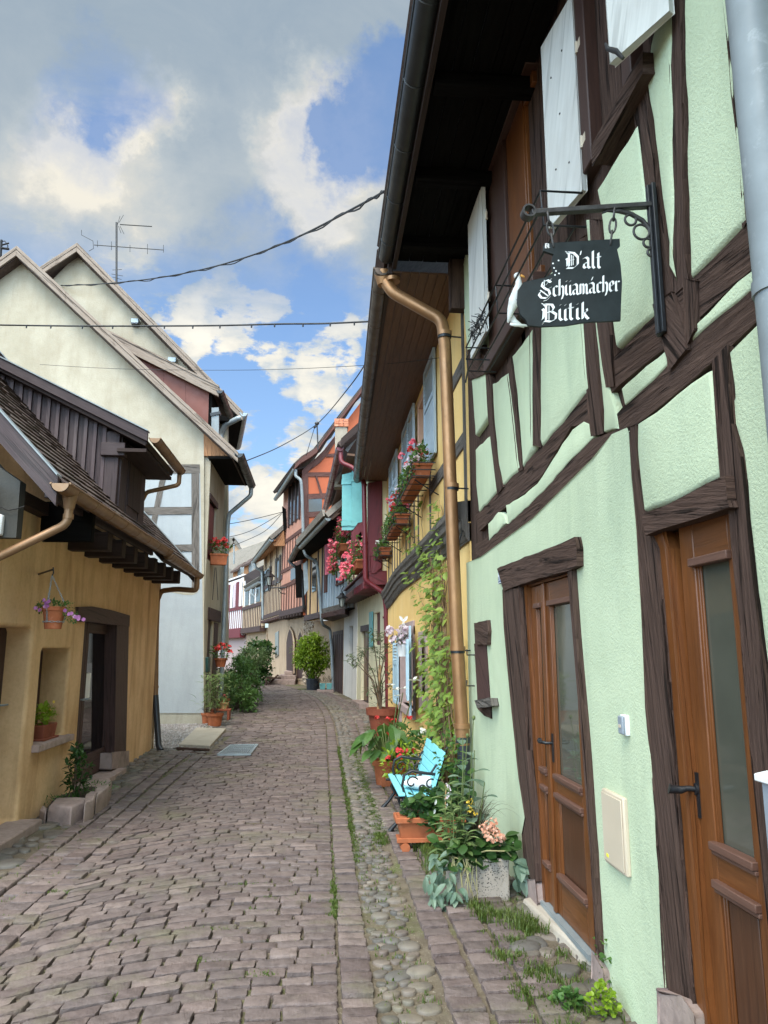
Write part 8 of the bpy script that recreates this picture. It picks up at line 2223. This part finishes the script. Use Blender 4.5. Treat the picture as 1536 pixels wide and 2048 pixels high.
part('band', MT['palepink'], rb_, lambda b: [b.hexa([at(x0, y0, 6.1), at(x0+7, y0+2, 6.1), at(x0+7, y0+2, 6.11), at(x0, y0, 6.11), at(x1, y1, 6.1), at(x1+6, y1, 6.1), at(x1+6, y1, 6.11), at(x1, y1, 6.11)]) for x0, y0, x1, y1 in ((891, 1566, 897, 1582), (896, 1584, 888, 1600))])
part('cane', MT['cane'], rb_, lambda b: b.tube([at(890, 1640, 6.1), at(892, 1570, 6.1)], .004, 5))

# calla pot and the plants beyond the bench
cq = V((.80, 9.3, gz(9.3)))
t = thing('calla_pot', 'terracotta pot with big glossy calla leaves and white spathes just beyond the bench', 'potted plant', cq)
pot(t, cq, .13, .17, .30); 
b = MB(); st = MB()
for k in range(44):
    a_ = U(0, 6.28); l = U(.3, .95); r_ = U(.12, .50); tip = cq+V((math.cos(a_)*r_*.7, math.sin(a_)*r_*.9-.05, .28+l*.48)); st.tube([cq+V((0, 0, .25)), cq.lerp(tip, .5)+V((0, 0, .12)), tip], [.010, .009, .006], 6)
    b.leaf(tip, V((math.cos(a_), math.sin(a_)-.3, U(-.7, .3))), V((0, -.4, 1)), U(.15, .27), U(.09, .15), .16, .5, 3)
b.build('foliage', MT['leafmid'], t)
for x, y in ((832, 1372), (795, 1395), (806, 1385), (800, 1410)): e_ = at(x, y, 9.2); st.tube([cq+V((0, 0, .3)), cq.lerp(e_, .6)+V((0, 0, .05)), e_], [.009, .008, .006], 6)
st.build('stems', MT['stem'], t, smooth=60)
b = MB()
for x, y, r_ in ((828, 1362, .05), (782, 1370, .035), (792, 1380, .04), (795, 1392, .035), (808, 1378, .03)):
    e_ = at(x, y, 9.15)
    for k in range(5): b.leaf(e_, V((math.cos(k*1.26), math.sin(k*1.26)*.6-.3, U(.1, .6))), V((0, 0, 1)), r_*1.6, r_, .2, .2, 2)
b.build('flowers', MT['whitep'], t)
for (x, y, z, lab, r_, h, lm, fm, n_) in ((.88, 8.55, 0, 'terracotta pot with red begonias behind the far end of the bench', .11, .20, 'leafbright', 'red', 7), (1.12, 8.75, 0, 'pot of small white flowers tucked behind the bench back', .12, .24, 'leafdark', 'whitep', 4), (1.0, 10.2, 0, 'low pot of red flowers between the calla and the big terracotta pot', .14, .26, 'leafmid', 'red', 6)):
    flower_pot('small_plant_pot', lab, 'flower pot', V((x, y, z)), r_*.8, r_, h, 0, 0, .035, None, 'terra', lm, fm, 1.9, .42, 170, .07, .035, n_)
# big square terracotta pot with staked oleander
bq = V((1.14, 14.2, gz(14.2)))
t = thing('large_terracotta_pot', 'large tapered terracotta pot with a lanky staked oleander in front of the yellow house', 'potted plant', bq)
b = MB(); b.lathe(bq, [(.001, 0), (.20, 0), (.27, .40), (.31, .40), (.32, .52), (.29, .52), (.27, .48), (.001, .46)], 20); b.build('pot', MT['terradark'], t, smooth=35)
part('stake', MT['cane'], t, lambda b: b.tube([at(756, 1440, 14.2), at(760, 1330, 14.2)], .028, 8), smooth=60)
st = MB(); b = MB()
BP = lambda x, y: at(x, y, 14.2+U(-.15, .15))
tips = ((762, 1270), (745, 1265), (775, 1290), (725, 1300), (700, 1312), (715, 1318), (750, 1300), (790, 1330), (770, 1340), (745, 1340), (760, 1370), (785, 1365), (742, 1380), (775, 1395), (756, 1400), (768, 1310))
for x, y in tips:
    e_ = BP(x, y); s0 = BP(762, 1425); md = BP(758+(x-760)*.25, (1425+y)/2-10); st.tube([s0, md, e_], [.012, .010, .005], 5)
    for k in range(26 if y < 1330 else 16):
        a_ = U(0, 6.28); b.leaf(e_+V((U(-.06, .06), U(-.06, .06), U(-.14, .05))), V((math.cos(a_), math.sin(a_), U(-.4, .9))), V((0, 0, 1)), .17*U(.6, 1.1), .026, .2, .3, 2)
b.build('foliage', MT['oleander'], t); st.build('stems', MT['bark'], t)
# hanging white pot with pale pink flowers
hq = at(805.5, 1313, 12.0); hs = 12.0/F
t = thing('white_hanging_pot', 'white hanging pot of pale pink flowers in front of the blue shutter', 'hanging pot', hq)
b = MB(); b.lathe(hq, [(.001, 0), (9*hs, 0), (10.5*hs, 16*hs), (11.5*hs, 22*hs), (12*hs, 24*hs), (10.5*hs, 24*hs)], 18); b.build('pot', MT['whitepaint'], t, smooth=40)
b = MB(); leafcloud(b, hq+V((-3*hs, 0, 32*hs)), (20*hs, 16*hs, 12*hs), 150, .05, .03, .3); b.build('foliage', MT['leafmid'], t)
b = MB()
for _ in range(34): umbel(b, hq+V((U(-32, 12)*hs, -U(0, 16)*hs, U(24, 56)*hs)), .035, 5, .034)
b.build('flowers', MT['palepink'], t)
part('hanger', MT['whitepaint'], t, lambda b: [b.tube([hq+V((dx*hs, 0, 24*hs)), at(807, 1238, 12.1)], .004, 5) for dx in (-11, 0, 11)])
part('bow', MT['whitepaint'], t, lambda b: [b.leaf(at(807, 1244, 12.1), V((sx, 0, .9)), V((0, -1, 0)), .12, .05, .1, .0, 2) for sx in (-.6, .6)])
# weeds at the foot of the green wall
for (x, y, z, r, n_, lab, mat_, L_) in ((1.40, 3.78, .14, (.05, .10, .14), 150, 'little-leaved creeping weed growing up the green wall between the doors', 'leafmid', .032), (1.27, 3.55, .06, (.06, .08, .06), 120, 'bright green clump of weed in the paving by the green wall', 'leafbright', .03), (1.13, 3.62, .04, (.07, .05, .03), 80, 'flat rosette weed between the cobbles near the green wall', 'leafmid', .04)):
    q = V((x, y, 0)); t = thing('wall_weed', lab, 'weed', q)
    b = MB(); leafcloud(b, (x, y, z), r, n_, L_, L_*.8, .4, 2); b.build('foliage', MT[mat_], t)
